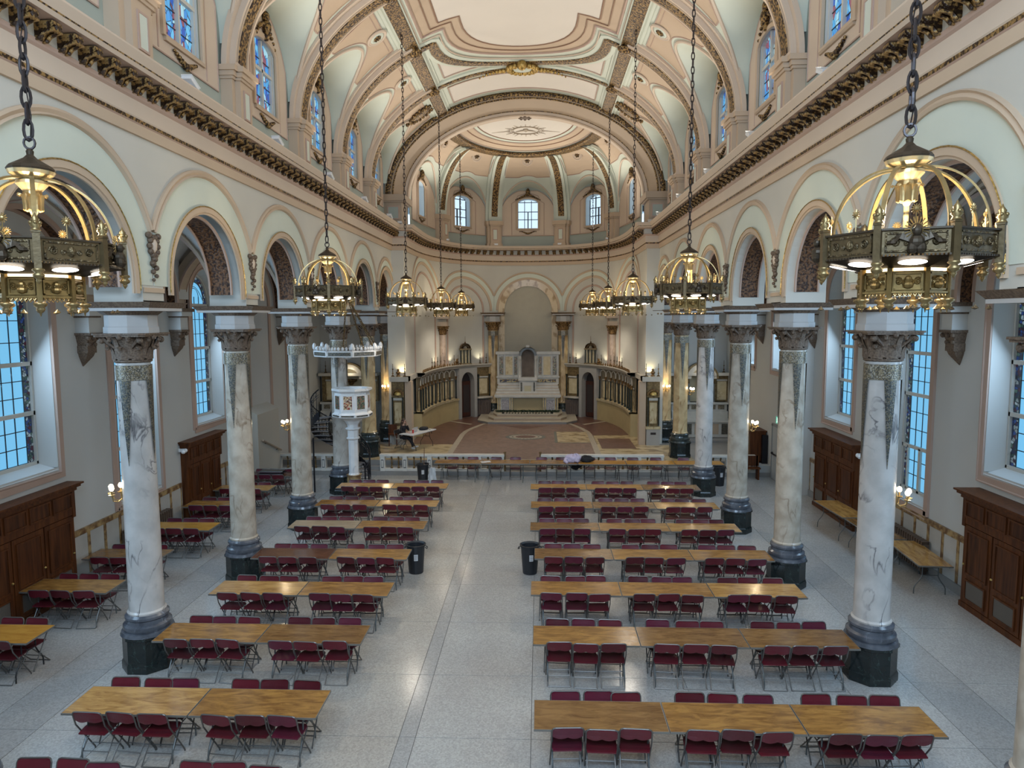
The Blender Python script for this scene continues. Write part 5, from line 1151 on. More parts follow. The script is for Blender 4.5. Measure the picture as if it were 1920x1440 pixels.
# ================================================================ SIDE ALTARS
for s, side in ((-1, 'left'), (1, 'right')):
    xm = s*8.55; t = thing('side_altar', 'marble side altar with arched niche at the end of the %s aisle' % side, 'altar', (xm, 33.6, .5), group='aisle side altars')
    def sb(name, m, *boxes, par=t):
        b = MB()
        for q in boxes: b.box(*q)
        return b.build(name, m, par)
    sb('step', STONE, (-1.55, 1.2, -1.5, .6, 0, .12)); sb('table', WHITE, (-1.5, 1.15, -.75, .6, .14, .86)); sb('mensa', WHITE, (-1.58, 1.2, -.85, .6, .86, .96)); sb('gradine', WHITE, (-1.5, 1.15, -.2, .6, .96, 1.3), (-1.5, 1.15, 0, .6, 1.3, 1.72), (-1.55, 1.2, -.1, .6, 1.62, 1.72))
    for i in range(6): x = -1.38+i*.42; sb('front_panel', MST if i % 2 else TAUPE, (x, x+.28, -.77, -.74, .28, .78)); sb('frieze_panel', MSG, (x, x+.3, -.03, 0, 1.38, 1.58))
    sb('back_wall', WOODP, (-1.55, 1.25, .3, .62, 1.72, 3.0)); sb('shelf', SHELF, (-1.6, 1.3, -.1, .62, 3.0, 3.14))
    for x in (-1.1, .95): sb('marble_panel', PANM, (x-.22, x+.22, .26, .3, 1.8, 2.7)); sb('panel_head', WHITE, (x-.25, x+.25, .24, .3, 2.72, 2.8))
    for x in (-.68, .5): b = MB(); b.lathe([(.1, 1.72), (.075, 1.8), (.07, 2.6)], 10, x, .1); b.build('niche_column', mat('grey_green_marble', (.16, .17, .16), .3) if (s < 0 and x < 0) else D.materials['grey_green_marble'], t); b = MB(); capital(b, .07, 2.55, .28); b.build('capital', GCAP, t)
    b = MB(); Ms = lambda u, d, z: (-.09+u, .25-d, z); ring(b, Ms, 0, 2.85, .5, .72, 0, .3, n=20); b.build('niche_arch', SHELF, t); b = MB(); ring(b, Ms, 0, 2.85, .72, .8, 0, .36, n=20); b.build('niche_arch_edge', WOODP, t)
    b = MB(); b.add([Ms(-.5, -.03, 1.72), Ms(.5, -.03, 1.72)]+[Ms(.5*cos(pi*i/14), -.03, 2.85+.5*sin(pi*i/14)) for i in range(15)], [tuple(range(17))]); b.build('niche_back', mat('ochre_niche_plaster', (.42, .36, .24), .7) if s < 0 else D.materials['ochre_niche_plaster'], t)
    for i, x in enumerate((-1.3, 1.0)): cstick((xm+x, 33.75, 3.645), 'bronze candlestick %s of the %s side altar niche' % (['left', 'right'][i], side), 'candlesticks on the side altars')
    lamp('shelf_uplight', (xm, 33.3, 3.75), 4, (1, .9, .7), .05)

# ================================================================ ALTAR RAIL
RAILW = mat('white_rail_marble', (.62, .60, .55), .35, n=.12); INL = mat('dark_inlay', (.03, .035, .05), .4); BAL = mat('bronze_baluster', (.16, .10, .04), .4, .5)
balm = {}
def rail(x0, x1, label, grp='marble altar rails'):
    t = thing('altar_rail', label, 'railing', ((x0+x1)/2, 27.49, .17), group=grp); L_ = x1-x0; n = max(1, round(L_/.95)); w = L_/n; h = L_/2
    b = MB(); b.box(-h-.02, h+.02, -.13, .13, .60, .68); b.build('top_slab', RAILW, t); b = MB(); b.box(-h, h, -.09, .09, 0, .10); b.build('plinth', RAILW, t)
    for i in range(n+1):
        x = -h+w*i; x = min(max(x, -h+.09), h-.09); b = MB(); b.box(x-.09, x+.09, -.12, .12, 0, .6); p = b.build('post', RAILW, t)
        for q in ((x-.05, x+.05, -.125, -.12, .14, .16), (x-.05, x+.05, -.125, -.12, .44, .46), (x-.05, x-.035, -.125, -.12, .14, .46), (x+.035, x+.05, -.125, -.12, .14, .46)): pass
        b = MB(); b.box(x-.05, x+.05, -.126, -.12, .13, .47); b.mi = 1; b.box(x-.032, x+.032, -.13, -.126, .16, .44); b.build('post_inlay', [INL, RAILW], p)
        if i < n:
            b = MB(); b.box(x+.2, x+w-.2, -.126, -.12, .63, .655); b.build('rail_inlay', INL, t)
            for q in (.36, .64):
                if not balm: b = MB(); b.lathe([(.05, .10), (.05, .14), (.02, .2), (.035, .33), (.02, .44), (.045, .52), (.05, .6)], 8); o = b.build('baluster', BAL, t); balm['o'] = o
                else: o = piece(balm['o'], t)
                o.location = (x+w*q, 0, 0)
            b = MB(); b.box(x+.12, x+w-.12, -.03, .03, .52, .6); b.build('arch_bar', RAILW, t)
    return t
rail(-5.75, -.75, 'white marble altar rail left of the chancel opening with dark inlaid posts'); rail(.75, 5.6, 'white marble altar rail right of the chancel opening, behind the long tables')
rail(-10.0, -7.1, 'white marble altar rail across the left aisle beyond the spiral stair'); rail(7.1, 9.2, 'white marble altar rail across the right aisle by the side altar')
for g, sd in ((-.8, 'left'), (.8, 'right')):
    t = thing('rail_post', 'dark wooden post at the %s side of the chancel opening' % sd, 'post', (g+(-.02 if g > 0 else .02)*0+(.09 if g < 0 else -.09), 27.5, .17)); b = MB(); b.box(-.035, .035, -.05, .05, 0, .72); b.build('shaft', BAL, t); b = MB(); b.box(-.05, .05, -.065, .065, .72, .78); b.build('cap', BAL, t)

# ================================================================ PULPIT AND SPIRAL STAIR
PC = (-5.86, 23.88); WM = marble('white_carved_marble', (.70, .70, .69), (.6, .6, .62), 1.6, .03, mott=(.62, .62, .62), rough=.3)
t = thing('pulpit', 'octagonal white marble pulpit on a pillar beside the fourth left column', 'pulpit', (*PC, 0)); k8 = 1/cos(pi/8); a8 = pi/8
b = MB(); b.lathe([(.30, 0), (.30, .1), (.24, .16), (.24, .78), (.28, .84)], 8, a0=a8); b.build('plinth', DYL, t)
b = MB(); b.lathe([(.2, .84), (.17, .9), (.17, 2.08), (.23, 2.12), (.23, 2.16), (.19, 2.18), (.19, 2.42), (.26, 2.46), (.26, 2.5), (.18, 2.53), (.2, 2.62), (.3, 2.76), (.5, 2.86)], 8, a0=a8); b.build('pillar', WM, t)
b = MB(); b.lathe([(.5, 2.85), (.66, 2.9), (.7, 2.93), (.7, 3.02), (.62, 3.08), (.60, 3.75), (.66, 3.80), (.70, 3.83), (.70, 3.9), (.56, 3.9), (.54, 3.1)], 8, a0=a8, caps=False); b.lathe([(.56, 3.12), (.001, 3.12)], 8, a0=a8, caps=False); b.build('parapet', WM, t)
fm = [mosaic('red_gold_figure_mosaic', [(.5, .42, .25), (.35, .08, .05), (.55, .5, .42), (.12, .06, .05)], 28), mosaic('green_red_mosaic', [(.10, .14, .09), (.30, .10, .07), (.22, .2, .12), (.05, .06, .05)], 30)]
for i in range(8):
    a = i*pi/4; q = Matrix.Rotation(a, 3, 'Z')
    def T(x, y, z): v = q@Vector((x, y, z)); return (v.x, v.y, v.z)
    r = .615*cos(pi/8); b = MB(); b.tbox(T, r-.01, r+.006, -.15, .15, 3.2, 3.66); p = b.build('mosaic_panel', fm[i % 2], t)
    b = MB(); e = .165
    for y0, y1, z0, z1 in ((-e, e, 3.17, 3.2), (-e, e, 3.66, 3.69), (-e, -.15, 3.2, 3.66), (.15, e, 3.2, 3.66)): b.tbox(T, r-.01, r+.018, y0, y1, z0, z1)
    b.build('panel_frame', WM, p)
    b = MB(); b.tbox(T, .7*cos(pi/8)-.01, .7*cos(pi/8)+.005, -.22, .22, 2.95, 3.0); b.build('inlaid_strip', MST, t)
t = thing('sounding_board', 'lacy white octagonal canopy hung on chains above the pulpit', 'canopy', (-5.98, 23.95, 5.0))
b = MB(); b.lathe([(.5, .12), (1.02, .12), (1.05, .02), (1.15, .02), (1.17, .22), (1.1, .24), (.5, .22)], 8, a0=a8, caps=False); b.build('rim', WM, t)
b = MB()
for i in range(56): a = i*2*pi/56; r = 1.15*cos(pi/8)/cos((a+pi/8*0+a8*0) % (pi/4)-pi/8); b.ball((r*cos(a), r*sin(a), .3), .045, 5, 1.4)
b.build('cresting', WM, t)
for i in range(8):
    a = i*pi/4; b = MB(); b.ball((1.13*cos(a+a8), 1.13*sin(a+a8), .36), .07, 6, 1.8); b.build('finial', WM, t)
for i in range(8):
    a = i*pi/4; q = Matrix.Rotation(a, 3, 'Z')
    def T(x, y, z): v = q@Vector((x, y, z)); return (v.x, v.y, v.z)
    r = 1.165*cos(pi/8); b = MB(); b.tbox(T, r-.01, r+.006, -.38, .38, .06, .18); b.build('inlaid_strip', MST, t)
b = MB(); b.lathe([(.001, -.12), (.14, -.06), (.16, .06), (.2, .12)], 10, .0, -.1, caps=False); b.build('pendant', WM, t)
def chainline(b, p, q, r, n):
    p, q = Vector(p), Vector(q)
    for i in range(n):
        c = p.lerp(q, (i+.5)/n); d = (q-p).normalized(); l = (q-p).length/n*.62; sd = d.orthogonal().normalized()
        if i % 2: sd = d.cross(sd)
        b.tube([c+d*(l*cos(u))+sd*(l*.42*sin(u)) for u in [2*pi*j/8 for j in range(8)]], r, 4, True)
b = MB()
for x, y in ((.95, .3), (.75, -.75), (.95, -.1), (.1, -1.0)): chainline(b, (x, y, .25), (-.05+x*.08, .1, 2.0), .012, 22)
b.build('chains', BRZ, t)
# spiral stair round the fourth left column
IRON = mat('black_wrought_iron', (.012, .012, .016), .4, .3); TREAD = mat('worn_grey_tread', (.18, .17, .17), .5)
SC = (-6.5, yk(3)); t = thing('spiral_stair', 'black iron spiral staircase winding round the column behind the pulpit', 'staircase', (*SC, 0)); n = 15; ri, ro = .44, 1.02; tot = R(262); a0 = R(-20)
for i in range(n):
    a = a0+tot*i/n; e = a+tot/n*1.15; z = .19*(i+1); b = MB()
    b.prism([(ri*cos(a), ri*sin(a)), (ro*cos(a), ro*sin(a)), (ro*cos((a+e)/2), ro*sin((a+e)/2)), (ro*cos(e), ro*sin(e)), (ri*cos(e), ri*sin(e))], z-.03, z); tr = b.build('tread', TREAD, t)
    b = MB(); b.tube([(ri*cos(a), ri*sin(a), z-.1), (ro*cos(a), ro*sin(a), z-.1)], .012, 4)
    for q in range(5): rr = ri+(ro-ri)*(q+.5)/5; b.tube([(rr*cos(a), rr*sin(a), z-.19), (rr*cos(a), rr*sin(a), z-.03)], .008, 4)
    b.build('riser_grille', IRON, tr)
    b = MB(); am = (a+e)/2-.04
    for q in (0, .5): aa = a+(e-a)*q; b.tube([(ro*cos(aa), ro*sin(aa), z-.1+q*.19), (ro*cos(aa), ro*sin(aa), z+.86+q*.19)], .011, 5); 
    b.tube([((ro)*cos(am)+.04*cos(u)*sin(am), (ro)*sin(am)-.04*cos(u)*cos(am), z+.74+.04*sin(u)) for u in [2*pi*j/8 for j in range(8)]], .008, 4, True)
    b.build('baluster', IRON, t)
def helix(r, dz, n_=60): return [(r*cos(a0+tot*i/n_), r*sin(a0+tot*i/n_), .19+.19*n*i/n_+dz-.1) for i in range(n_+1)]
b = MB(); b.grid([[(p[0], p[1], p[2]-.16), (p[0]*1.015, p[1]*1.015, p[2]-.16), (p[0]*1.015, p[1]*1.015, p[2]+.1), (p[0], p[1], p[2]+.1), (p[0], p[1], p[2]-.16)] for p in helix(ro, .05)]); b.build('outer_string', IRON, t)
b = MB(); b.grid([[(p[0], p[1], p[2]-.12), (p[0], p[1], p[2]+.1)] for p in helix(ri, .02)]); b.build('inner_string', IRON, t)
b = MB(); b.tube(helix(ro, .92), .022, 6); b.tube(helix(ro, .74), .009, 4); b.tube(helix(ro, .66), .009, 4); b.build('handrail', IRON, t)
for aa in (a0-.04, a0+.2): b = MB(); b.lathe([(.035, 0), (.03, .1), (.022, .15), (.022, 1.05), (.04, 1.08), (.03, 1.14), (.01, 1.16)], 8, ro*cos(aa), ro*sin(aa)); b.build('newel_post', IRON, t)
b = MB(); b.tube([(ro*cos(R(180)), ro*sin(R(180)), 0), (ro*cos(R(180)), ro*sin(R(180)), 2.0)], .03, 6); b.build('support_pole', IRON, t)
# stair enclosure in the left aisle, door, sign, console in the right aisle
b = MB(); b.prism([(-10.25, 25.2), (-9.8, 25.2), (-9.8, 27.3), (-10.25, 27.3)], 0, 2.75); b.add([(-10.25, 25.2, 2.75), (-9.8, 25.2, 2.75), (-9.8, 27.3, 2.75), (-10.25, 27.3, 2.75), (-10.25, 25.2, 3.0), (-10.25, 27.3, 3.0)], [(0, 1, 2, 3), (1, 2, 5, 4), (0, 1, 4), (2, 3, 5)])
q = struct('wall_stair_enclosure', b, mat('beige_painted_wall', (.50, .46, .39), .7))
t = thing('handrail', 'sloping brown handrail on the beige stair enclosure in the left aisle', 'handrail', (-9.72, 26.4, 0)); b = MB(); b.tube([(0, -.95, 1.75), (0, .85, 1.05)], .035, 6); b.build('rail', TAUPE, t)
b = MB()
for y, z in ((-.6, 1.6), (.5, 1.16)): b.tube([(-.08, y, z-.03), (0, y, z)], .014, 5)
b.build('bracket', IRON, t)
GD = mat('pale_grey_painted_door', (.42, .43, .42), .5); d3 = struct('door_3', MB(), GD); X = XO-.45
b = MB(); b.box(X-.06, X, 25.95, 26.05, 0, 2.15); b.box(X-.06, X, 27.15, 27.25, 0, 2.15); b.box(X-.06, X, 25.95, 27.25, 2.08, 2.18); b.build('door_frame', mat('grey_door_frame', (.27, .28, .28), .5), d3)
b = MB(); b.box(X-.045, X-.01, 26.05, 27.15, .01, 2.08); q = b.build('door_leaf', GD, d3); b = MB(); b.box(X-.12, X-.09, 26.1, 27.1, 1.0, 1.05); b.box(X-.1, X-.04, 26.1, 26.16, .98, 1.07); b.box(X-.1, X-.04, 27.04, 27.1, .98, 1.07); b.build('push_bar', IRON, q)
t = thing('exit_sign', 'green and white lit exit sign above the grey door', 'sign', (X-.03, 26.6, 2.38)); b = MB(); b.box(-.03, .03, -.2, .2, -.16, .16); b.build('housing', ST, t)
b = MB(); b.box(-.036, -.03, -.17, .17, -.13, .13); pl_ = b.build('face', mat('green_exit_face', (.02, .3, .2), .4, emit=(.10, .55, .36), estr=.4), t)
b = MB(); T = lambda y, z: (-.04, y, z); b.ball((-.038, .02, .085), .022, 6); b.tube([(-.038, .02, .06), (-.038, 0, -.01), (-.038, -.05, -.1)], .013, 4); b.tube([(-.038, 0, -.01), (-.038, .05, -.05), (-.038, .07, -.1)], .013, 4); b.tube([(-.038, -.05, .03), (-.038, .02, .045), (-.038, .06, 0)], .011, 4); b.build('running_figure', mat('white_sign_figure', (.8, .9, .85), .5, emit=(.8, 1, .9), estr=.5), pl_)
t = thing('wooden_console', 'brown wooden cupboard standing on the grey ledge by the right aisle altar', 'cupboard', (9.45, 28.7, .45)); b = MB(); b.box(-.3, .3, -.75, .75, 0, 1.25); b.box(-.34, .34, -.78, .78, 1.25, 1.3); b.build('body', OAK, t)
b = MB(); b.box(-.31, -.3, -.68, .68, .1, 1.15); b.build('front_panel', mat('olive_brown_panel', (.13, .075, .03), .5), t); b = MB(); b.box(.12, .33, -.95, -.78, 0, 1.15); b.build('dark_end', IRON, t)
b = MB(); b.box(9.1, 9.8, 27.4, 30.0, 0, .45); struct('trim_stone_ledge', b, GD)
t = thing('wooden_bench', 'small dark wooden bench by the right aisle altar rail', 'bench', (8.75, 27.0, 0)); b = MB(); b.box(-.5, .5, -.15, .15, .42, .47); b.build('seat', OAK, t)
for q in (-.42, .42): b = MB(); b.box(q-.03, q+.03, -.14, .14, 0, .42); b.build('leg', OAK, t)
b = MB(); b.box(-.5, .5, .12, .16, .5, .9); b.box(-.46, -.4, .12, .16, .42, .9); b.box(.4, .46, .12, .16, .42, .9); b.build('backrest', OAK, t)
# ================================================================ CHANDELIERS
BRS = mat('antique_brass', (.145, .098, .045), .42, .6, n=.35, scale=9, bump=.08, bscale=30); BRS2 = mat('light_brass', (.40, .28, .12), .34, .7, n=.25, scale=9); BRR = mat('cast_brass_relief', (.15, .10, .045), .42, .6, col2=(.06, .04, .02), scale=24, bump=1, bscale=24, ramp=(.38, .58)); DBR = mat('dark_brass', (.06, .042, .026), .45, .6)
GLW = mat('lit_downlight_lens', (.9, .85, .75), .4, emit=(1, .93, .80), estr=5); GLS = mat('lit_light_strip', (.9, .8, .6), .4, emit=(1, .80, .50), estr=1.6)
BRM = mat('mid_brass', (.24, .165, .07), .36, .72)
BRG = mat('gilded_brass', (.26, .17, .06), .38, .7, n=.4, scale=12)
CHN = mat('dark_steel_chain', (.055, .045, .045), .4, .7)
_s = {}
def sp(key, name, m, t, f, loc=None, rot=None, smooth=False):
    if key in _s: return piece(_s[key], t, loc or (0, 0, 0), rot)
    b = MB(); f(b); o = b.build(name, m, t, smooth=smooth); _s[key] = o
    if name == 'panel_relief': o['kind'] = 'stuff'
    if loc: o.location = loc
    if rot: o.rotation_euler = rot
    return o
a8 = pi/8; k8 = 1/cos(a8)
def sector(b, r0, z0, r1, z1, t=.012, h=a8): b.add([(r0*cos(-h)*k8, r0*sin(-h)*k8, z0), (r0*cos(h)*k8, r0*sin(h)*k8, z0), (r1*cos(h)*k8, r1*sin(h)*k8, z1), (r1*cos(-h)*k8, r1*sin(-h)*k8, z1), ((r0-t)*cos(-h)*k8, (r0-t)*sin(-h)*k8, z0), ((r0-t)*cos(h)*k8, (r0-t)*sin(h)*k8, z0), ((r1-t)*cos(h)*k8, (r1-t)*sin(h)*k8, z1), ((r1-t)*cos(-h)*k8, (r1-t)*sin(-h)*k8, z1)], [(0, 1, 2, 3), (4, 5, 6, 7), (0, 1, 5, 4), (2, 3, 7, 6)])
def link(b, l=.09, w=.04, r=.015, n=12, m=5): b.tube([(w*sin(2*pi*i/n), 0, l*cos(2*pi*i/n)) for i in range(n)], r, m, True)
def volute(b, cx, cz, r, d, sg=1): b.tube([(d, cx+sg*(r*(1-i/18))*cos(i*.75), cz+(r*(1-i/18))*sin(i*.75)) for i in range(17)], .006, 4)
def panel_relief(b, hw, z0, z1, d):
    for y0, y1, a, e in ((-hw, hw, z0, z0+.014), (-hw, hw, z1-.014, z1), (-hw, -hw+.014, z0, z1), (hw-.014, hw, z0, z1)): b.box(d-.01, d+.01, y0, y1, a, e)
    zc = (z0+z1)/2; h = (z1-z0)/2-.03
    for g in (-1, 1): volute(b, g*hw*.66, zc, h*.85, d+.004, g); volute(b, g*hw*.3, zc-h*.2, h*.5, d+.004, -g)
    b.lathe([(.001, 0), (.03, .01), (.001, .04)], 8, d, 0); b.ball((d, 0, zc), .035, 6, 1.3)
def chandelier(x, y, z, ztop, label, fine, yaw=0):
    t = thing('chandelier', label, 'chandelier', (x, y, z), R(yaw), group='brass ring chandeliers'); RO, RI = .70, .35; t.scale = (.88, .88, 1)
    for i in range(8):
        a = -pi/2+i*pi/4; rz = (0, 0, a); ca = a+a8
        sd = sp('cp', 'side_panel', BRS, t, lambda b: sector(b, RO, .42, RO, .60, .02), rot=rz)
        sp('cpr', 'panel_relief', BRR, sd, lambda b: panel_relief(b, .235, .435, .585, RO+.004))
        sp('cpm', 'dentil_edge', DBR, sd, lambda b: [b.box(RO, RO+.018, -.25+.5*q/16, -.25+.5*q/16+.016, .405, .42) for q in range(17)]+[b.box(RO-.02, RO+.022, -.27, .27, .600, .615)])
        un = sp('cu', 'underside_plate', DBR, t, lambda b: sector(b, RO-.01, .41, RI+.01, .335, .0), rot=rz)
        sp('cd', 'downlight', GLW, un, lambda b: (b.add([(.565+.085*cos(u)*.9, .115*sin(u), .378+.085*cos(u)*.9*.23-.012) for u in [2*pi*q/16 for q in range(16)]], [tuple(range(16))])))
        lp = sp('lp', 'lower_panel', BRG, t, lambda b: (sector(b, RI, .14, RI, .31, .02), sector(b, RI+.02, .135, RI+.02, .15, .03)), rot=rz)
        sp('lpr', 'panel_relief', BRG, lp, lambda b: (panel_relief(b, .115, .16, .30, RI+.004), b.ball((RI+.015, 0, .245), .03, 6), b.ball((RI+.01, 0, .2), .045, 6, .7)))
        sp('ls', 'light_strip', GLS, lp, lambda b: sector(b, RI-.005, .312, RI-.005, .335, .0))
        sp('lf', 'fringe', BRS2, lp, lambda b: [b.tube([(RI, -.12+.24*q/6, .14), (RI+.01, -.12+.24*q/6+.02, .11), (RI, -.12+.24*q/6+.04, .14)], .006, 4) for q in range(6)])
        po = sp('po', 'corner_post', BRS, t, lambda b: b.lathe([(.042, .36), (.042, .64), (.05, .645), (.05, .66)], 4, a0=pi/4), (RO*k8*cos(ca), RO*k8*sin(ca), 0), (0, 0, ca), False)
        sp('fn', 'finial', BRM, po, lambda b: (b.lathe([(.045, .66), (.03, .68), (.05, .70), (.025, .73), (.035, .75), (.012, .78), (.004, .80)], 10), [b.ball((.035*cos(q), .035*sin(q), .72), .018, 5) for q in (0, 1.57, 3.14, 4.71)]), smooth=True)
        sp('pd', 'pendant', BRM, po, lambda b: b.lathe([(.045, .36), (.055, .345), (.03, .33), (.052, .31), (.045, .29), (.018, .275), (.025, .265), (.004, .235)], 10), smooth=True)
        lq = sp('lq', 'lower_post', BRG, t, lambda b: b.lathe([(.03, .1), (.03, .335)], 4, a0=pi/4), (RI*k8*cos(ca), RI*k8*sin(ca), 0), (0, 0, ca))
        sp('ld', 'pendant', BRM, lq, lambda b: b.lathe([(.02, .10), (.058, .095), (.062, .075), (.03, .055), (.042, .04), (.03, .02), (.01, .01), (.003, -.02)], 10), smooth=True)
        sp('ar', 'arm', BRS2, t, lambda b: b.sweep([(.13+.55*sin(pi/2*q/16), 0, .60+.56*cos(pi/2*q/16)) for q in range(17)], [(sin(pi/2*q/16), 0, cos(pi/2*q/16)) for q in range(17)], [(-.008, -.02), (.008, -.02), (.008, .02), (-.008, .02)]), rot=(0, 0, ca))
        if i % 2 == 0:
            an = sp('an', 'angel_relief', DBR, t, lambda b: (b.ball((RO+.05, 0, .50), .06, 8, 1.0), b.ball((RO+.06, -.03, .46), .045, 7), b.ball((RO+.06, .03, .46), .045, 7), b.ball((RO+.06, 0, .585), .036, 8, 1.15), [b.grid([[(RO+.03-.01*q, g*(.03+.035*q), .53+.012*q+.05-.004*q*q), (RO+.03, g*(.03+.033*q), .50+.012*q-.012*q*(q > 3))] for q in range(7)]) for g in (-1, 1)]), rot=rz)
            sp('ha', 'halo', BRS2, an, lambda b: ([b.tube([(RO+.03, .045*cos(u), .60+.045*sin(u)), (RO+.025, .095*cos(u), .60+.095*sin(u))], [.003, .006], 4) for u in [2*pi*q/20 for q in range(20)]], b.tube([(RO+.03, .045*cos(u), .60+.045*sin(u)) for u in [2*pi*q/16 for q in range(16)]], .005, 4, True)))
        sp('su', 'sun_disc', BRS2, t, lambda b: ([b.tube([(RO-.06, 0, .76), (RO-.06, .042*cos(u), .76+.042*sin(u))], [.008, .004], 4) for u in [2*pi*q/12 for q in range(12)]], b.ball((RO-.06, 0, .76), .022, 6), b.tube([(RO-.06, 0, .6), (RO-.06, 0, .74)], .005, 4)), rot=rz)
    sp('cap', 'canopy_cap', DBR, t, lambda b: b.lathe([(.02, 1.42), (.035, 1.40), (.03, 1.37), (.06, 1.34), (.19, 1.27), (.21, 1.245), (.205, 1.23)], 16))
    sp('bw', 'fluted_bowl', mat('pale_brass_bowl', (.60, .46, .24), .35, .45) if 'bw' not in _s else None, t, lambda b: b.lathe([(.205, 1.23), (.19, 1.20), (.12, 1.165), (.10, 1.16), (.135, 1.145), (.14, 1.12), (.10, 1.08), (.08, 1.06)], 16))
    sp('co', 'acanthus_cone', BRS2, t, lambda b: (b.lathe([(.08, 1.06), (.085, 1.03), (.06, .95), (.04, .89), (.03, .87), (.022, .86), (.022, .62), (.05, .60), (.12, .585)], 12), [leaf(b, q*pi/4, .045, .9, .13, .05, .04) for q in range(8)]))
    sp('sp', 'inner_tray', BRS2, t, lambda b: (b.lathe([(.62, .47), (.60, .46), (.2, .45), (.001, .45)], 16, caps=False)))
    sp('il', 'uplight_lens', GLW, t, lambda b: [b.add([(.42*cos(w)+.05*cos(u), .42*sin(w)+.05*sin(u), .475) for u in [2*pi*q/10 for q in range(10)]], [tuple(range(10))]) for w in [j*pi/2 for j in range(4)]])
    # chain
    n = int((ztop-z-1.42)/.135); ch = MB()
    sp('rg', 'top_ring', CHN, t, lambda b: (b.tube([(.05*cos(u), 0, 1.47+.05*sin(u)) for u in [2*pi*q/12 for q in range(12)]], .012, 5, True)))
    if fine:
        b = MB(); b.tube([(.03*sin(i*1.3), .03*cos(i*1.3), 1.5+i*.2) for i in range(int((ztop-z-1.5)/.2)+1)], .006, 4); c = b.build('chain', CHN, t)
        for i in range(n): sp('lk', 'link', CHN, c, link, (0, 0, 1.58+i*.135), (0, 0, (i % 2)*pi/2+.2*sin(i)))
    else:
        key = 'ch%d' % n
        def allc(b):
            for i in range(n):
                q = MB(); link(q, .086, .034, .013, 8, 4); g = i % 2; b.add([((v[1], v[0], v[2]+1.58+i*.135) if g else (v[0], v[1], v[2]+1.58+i*.135)) for v in q.v], q.f)
        c = sp(key, 'chain', CHN, t, allc); c['kind'] = 'stuff'
    lamp('chandelier_lamp', (x, y, z+.80), 66, (1, .86, .62), .10); lamp('chandelier_downlight', (x, y, z+.10), 150, (1, .90, .76), .3, 'SPOT', (0, 0, -1), 150, .8)
    return t
CH = [(3.72, 6.0), (3.72, 14.45), (3.72, 23.0), (3.72, 31.2)]
for s, side in ((-1, 'left'), (1, 'right')):
    for i, (x, y) in enumerate(CH):
        chandelier(s*x, y, 6.37, zb(x)-.12 if i < 3 else 15.4, 'brass ring chandelier, %s in the %s row%s' % (['nearest', 'second', 'third', 'fourth'][i], side, ' and cut by the frame' if i == 0 and s < 0 else ''), i == 0, (14 if s < 0 else -20) if i == 0 else (5, -8, 12)[i-1]*s)
    chandelier(s*3.45, 36.9, 6.40, 15.1, 'farthest and smallest brass ring chandelier in the %s row, inside the apse' % side, False)
# ================================================================ SCONCES
BULB = mat('lit_frosted_shade', (1, .9, .7), .4, emit=(1, .84, .55), estr=5)
def sconce(x, y, z, rz, label, pw=8):
    t = thing('wall_sconce', label, 'sconce', (x, y, z), rz, 'brass candle sconces on the columns')
    sp('sk', 'back_plate', BRS2, t, lambda b: b.lathe([(.001, -.16), (.03, -.14), (.05, -.03), (.05, .03), (.03, .09), (.001, .11)], 10, .02, 0, sx=.5), smooth=True)
    for i, a in enumerate((-.75, 0, .75)):
        c, q = cos(a), sin(a); r = .24 if i == 1 else .2
        sp('sa%d' % i, 'arm', BRS2, t, lambda b: (b.tube([(.02, 0, -.08), (.10*c, .10*q, -.14), (.18*c, .18*q, -.12), (r*c, r*q, -.02)], .011, 5), b.lathe([(.015, -.03), (.05, -.015), (.055, .0), (.02, .005)], 10, r*c, r*q), b.lathe([(.016, 0), (.016, .07)], 6, r*c, r*q)))
        sp('sb%d' % i, 'lit_bulb', BULB, t, lambda b: b.ball((r*c, r*q, .115), .042, 8, 1.2), smooth=True)
    lamp('sconce_lamp', (x+.34*cos(rz), y+.34*sin(rz), z+.12), pw, (1, .78, .48), .05)
for s, side in ((-1, 'left'), (1, 'right')):
    a = 0 if s > 0 else pi
    sconce(s*6.80, yk(0), 3.2, a, 'brass sconce with lit candle bulbs on the aisle side of the nearest %s column' % side)
    sconce(s*6.80, yk(2), 3.12, a, 'brass sconce with lit candle bulbs on the aisle side of the third %s column' % side)
    if s > 0: sconce(s*6.79, yk(4), 3.25, a, 'brass sconce with lit bulbs on the right aisle side of the chancel step column')
    sconce(s*6.5, yk(5)-.29, 3.05, -pi/2, 'brass sconce with lit candle bulbs facing the nave on the %s chancel pier column' % side, 11)

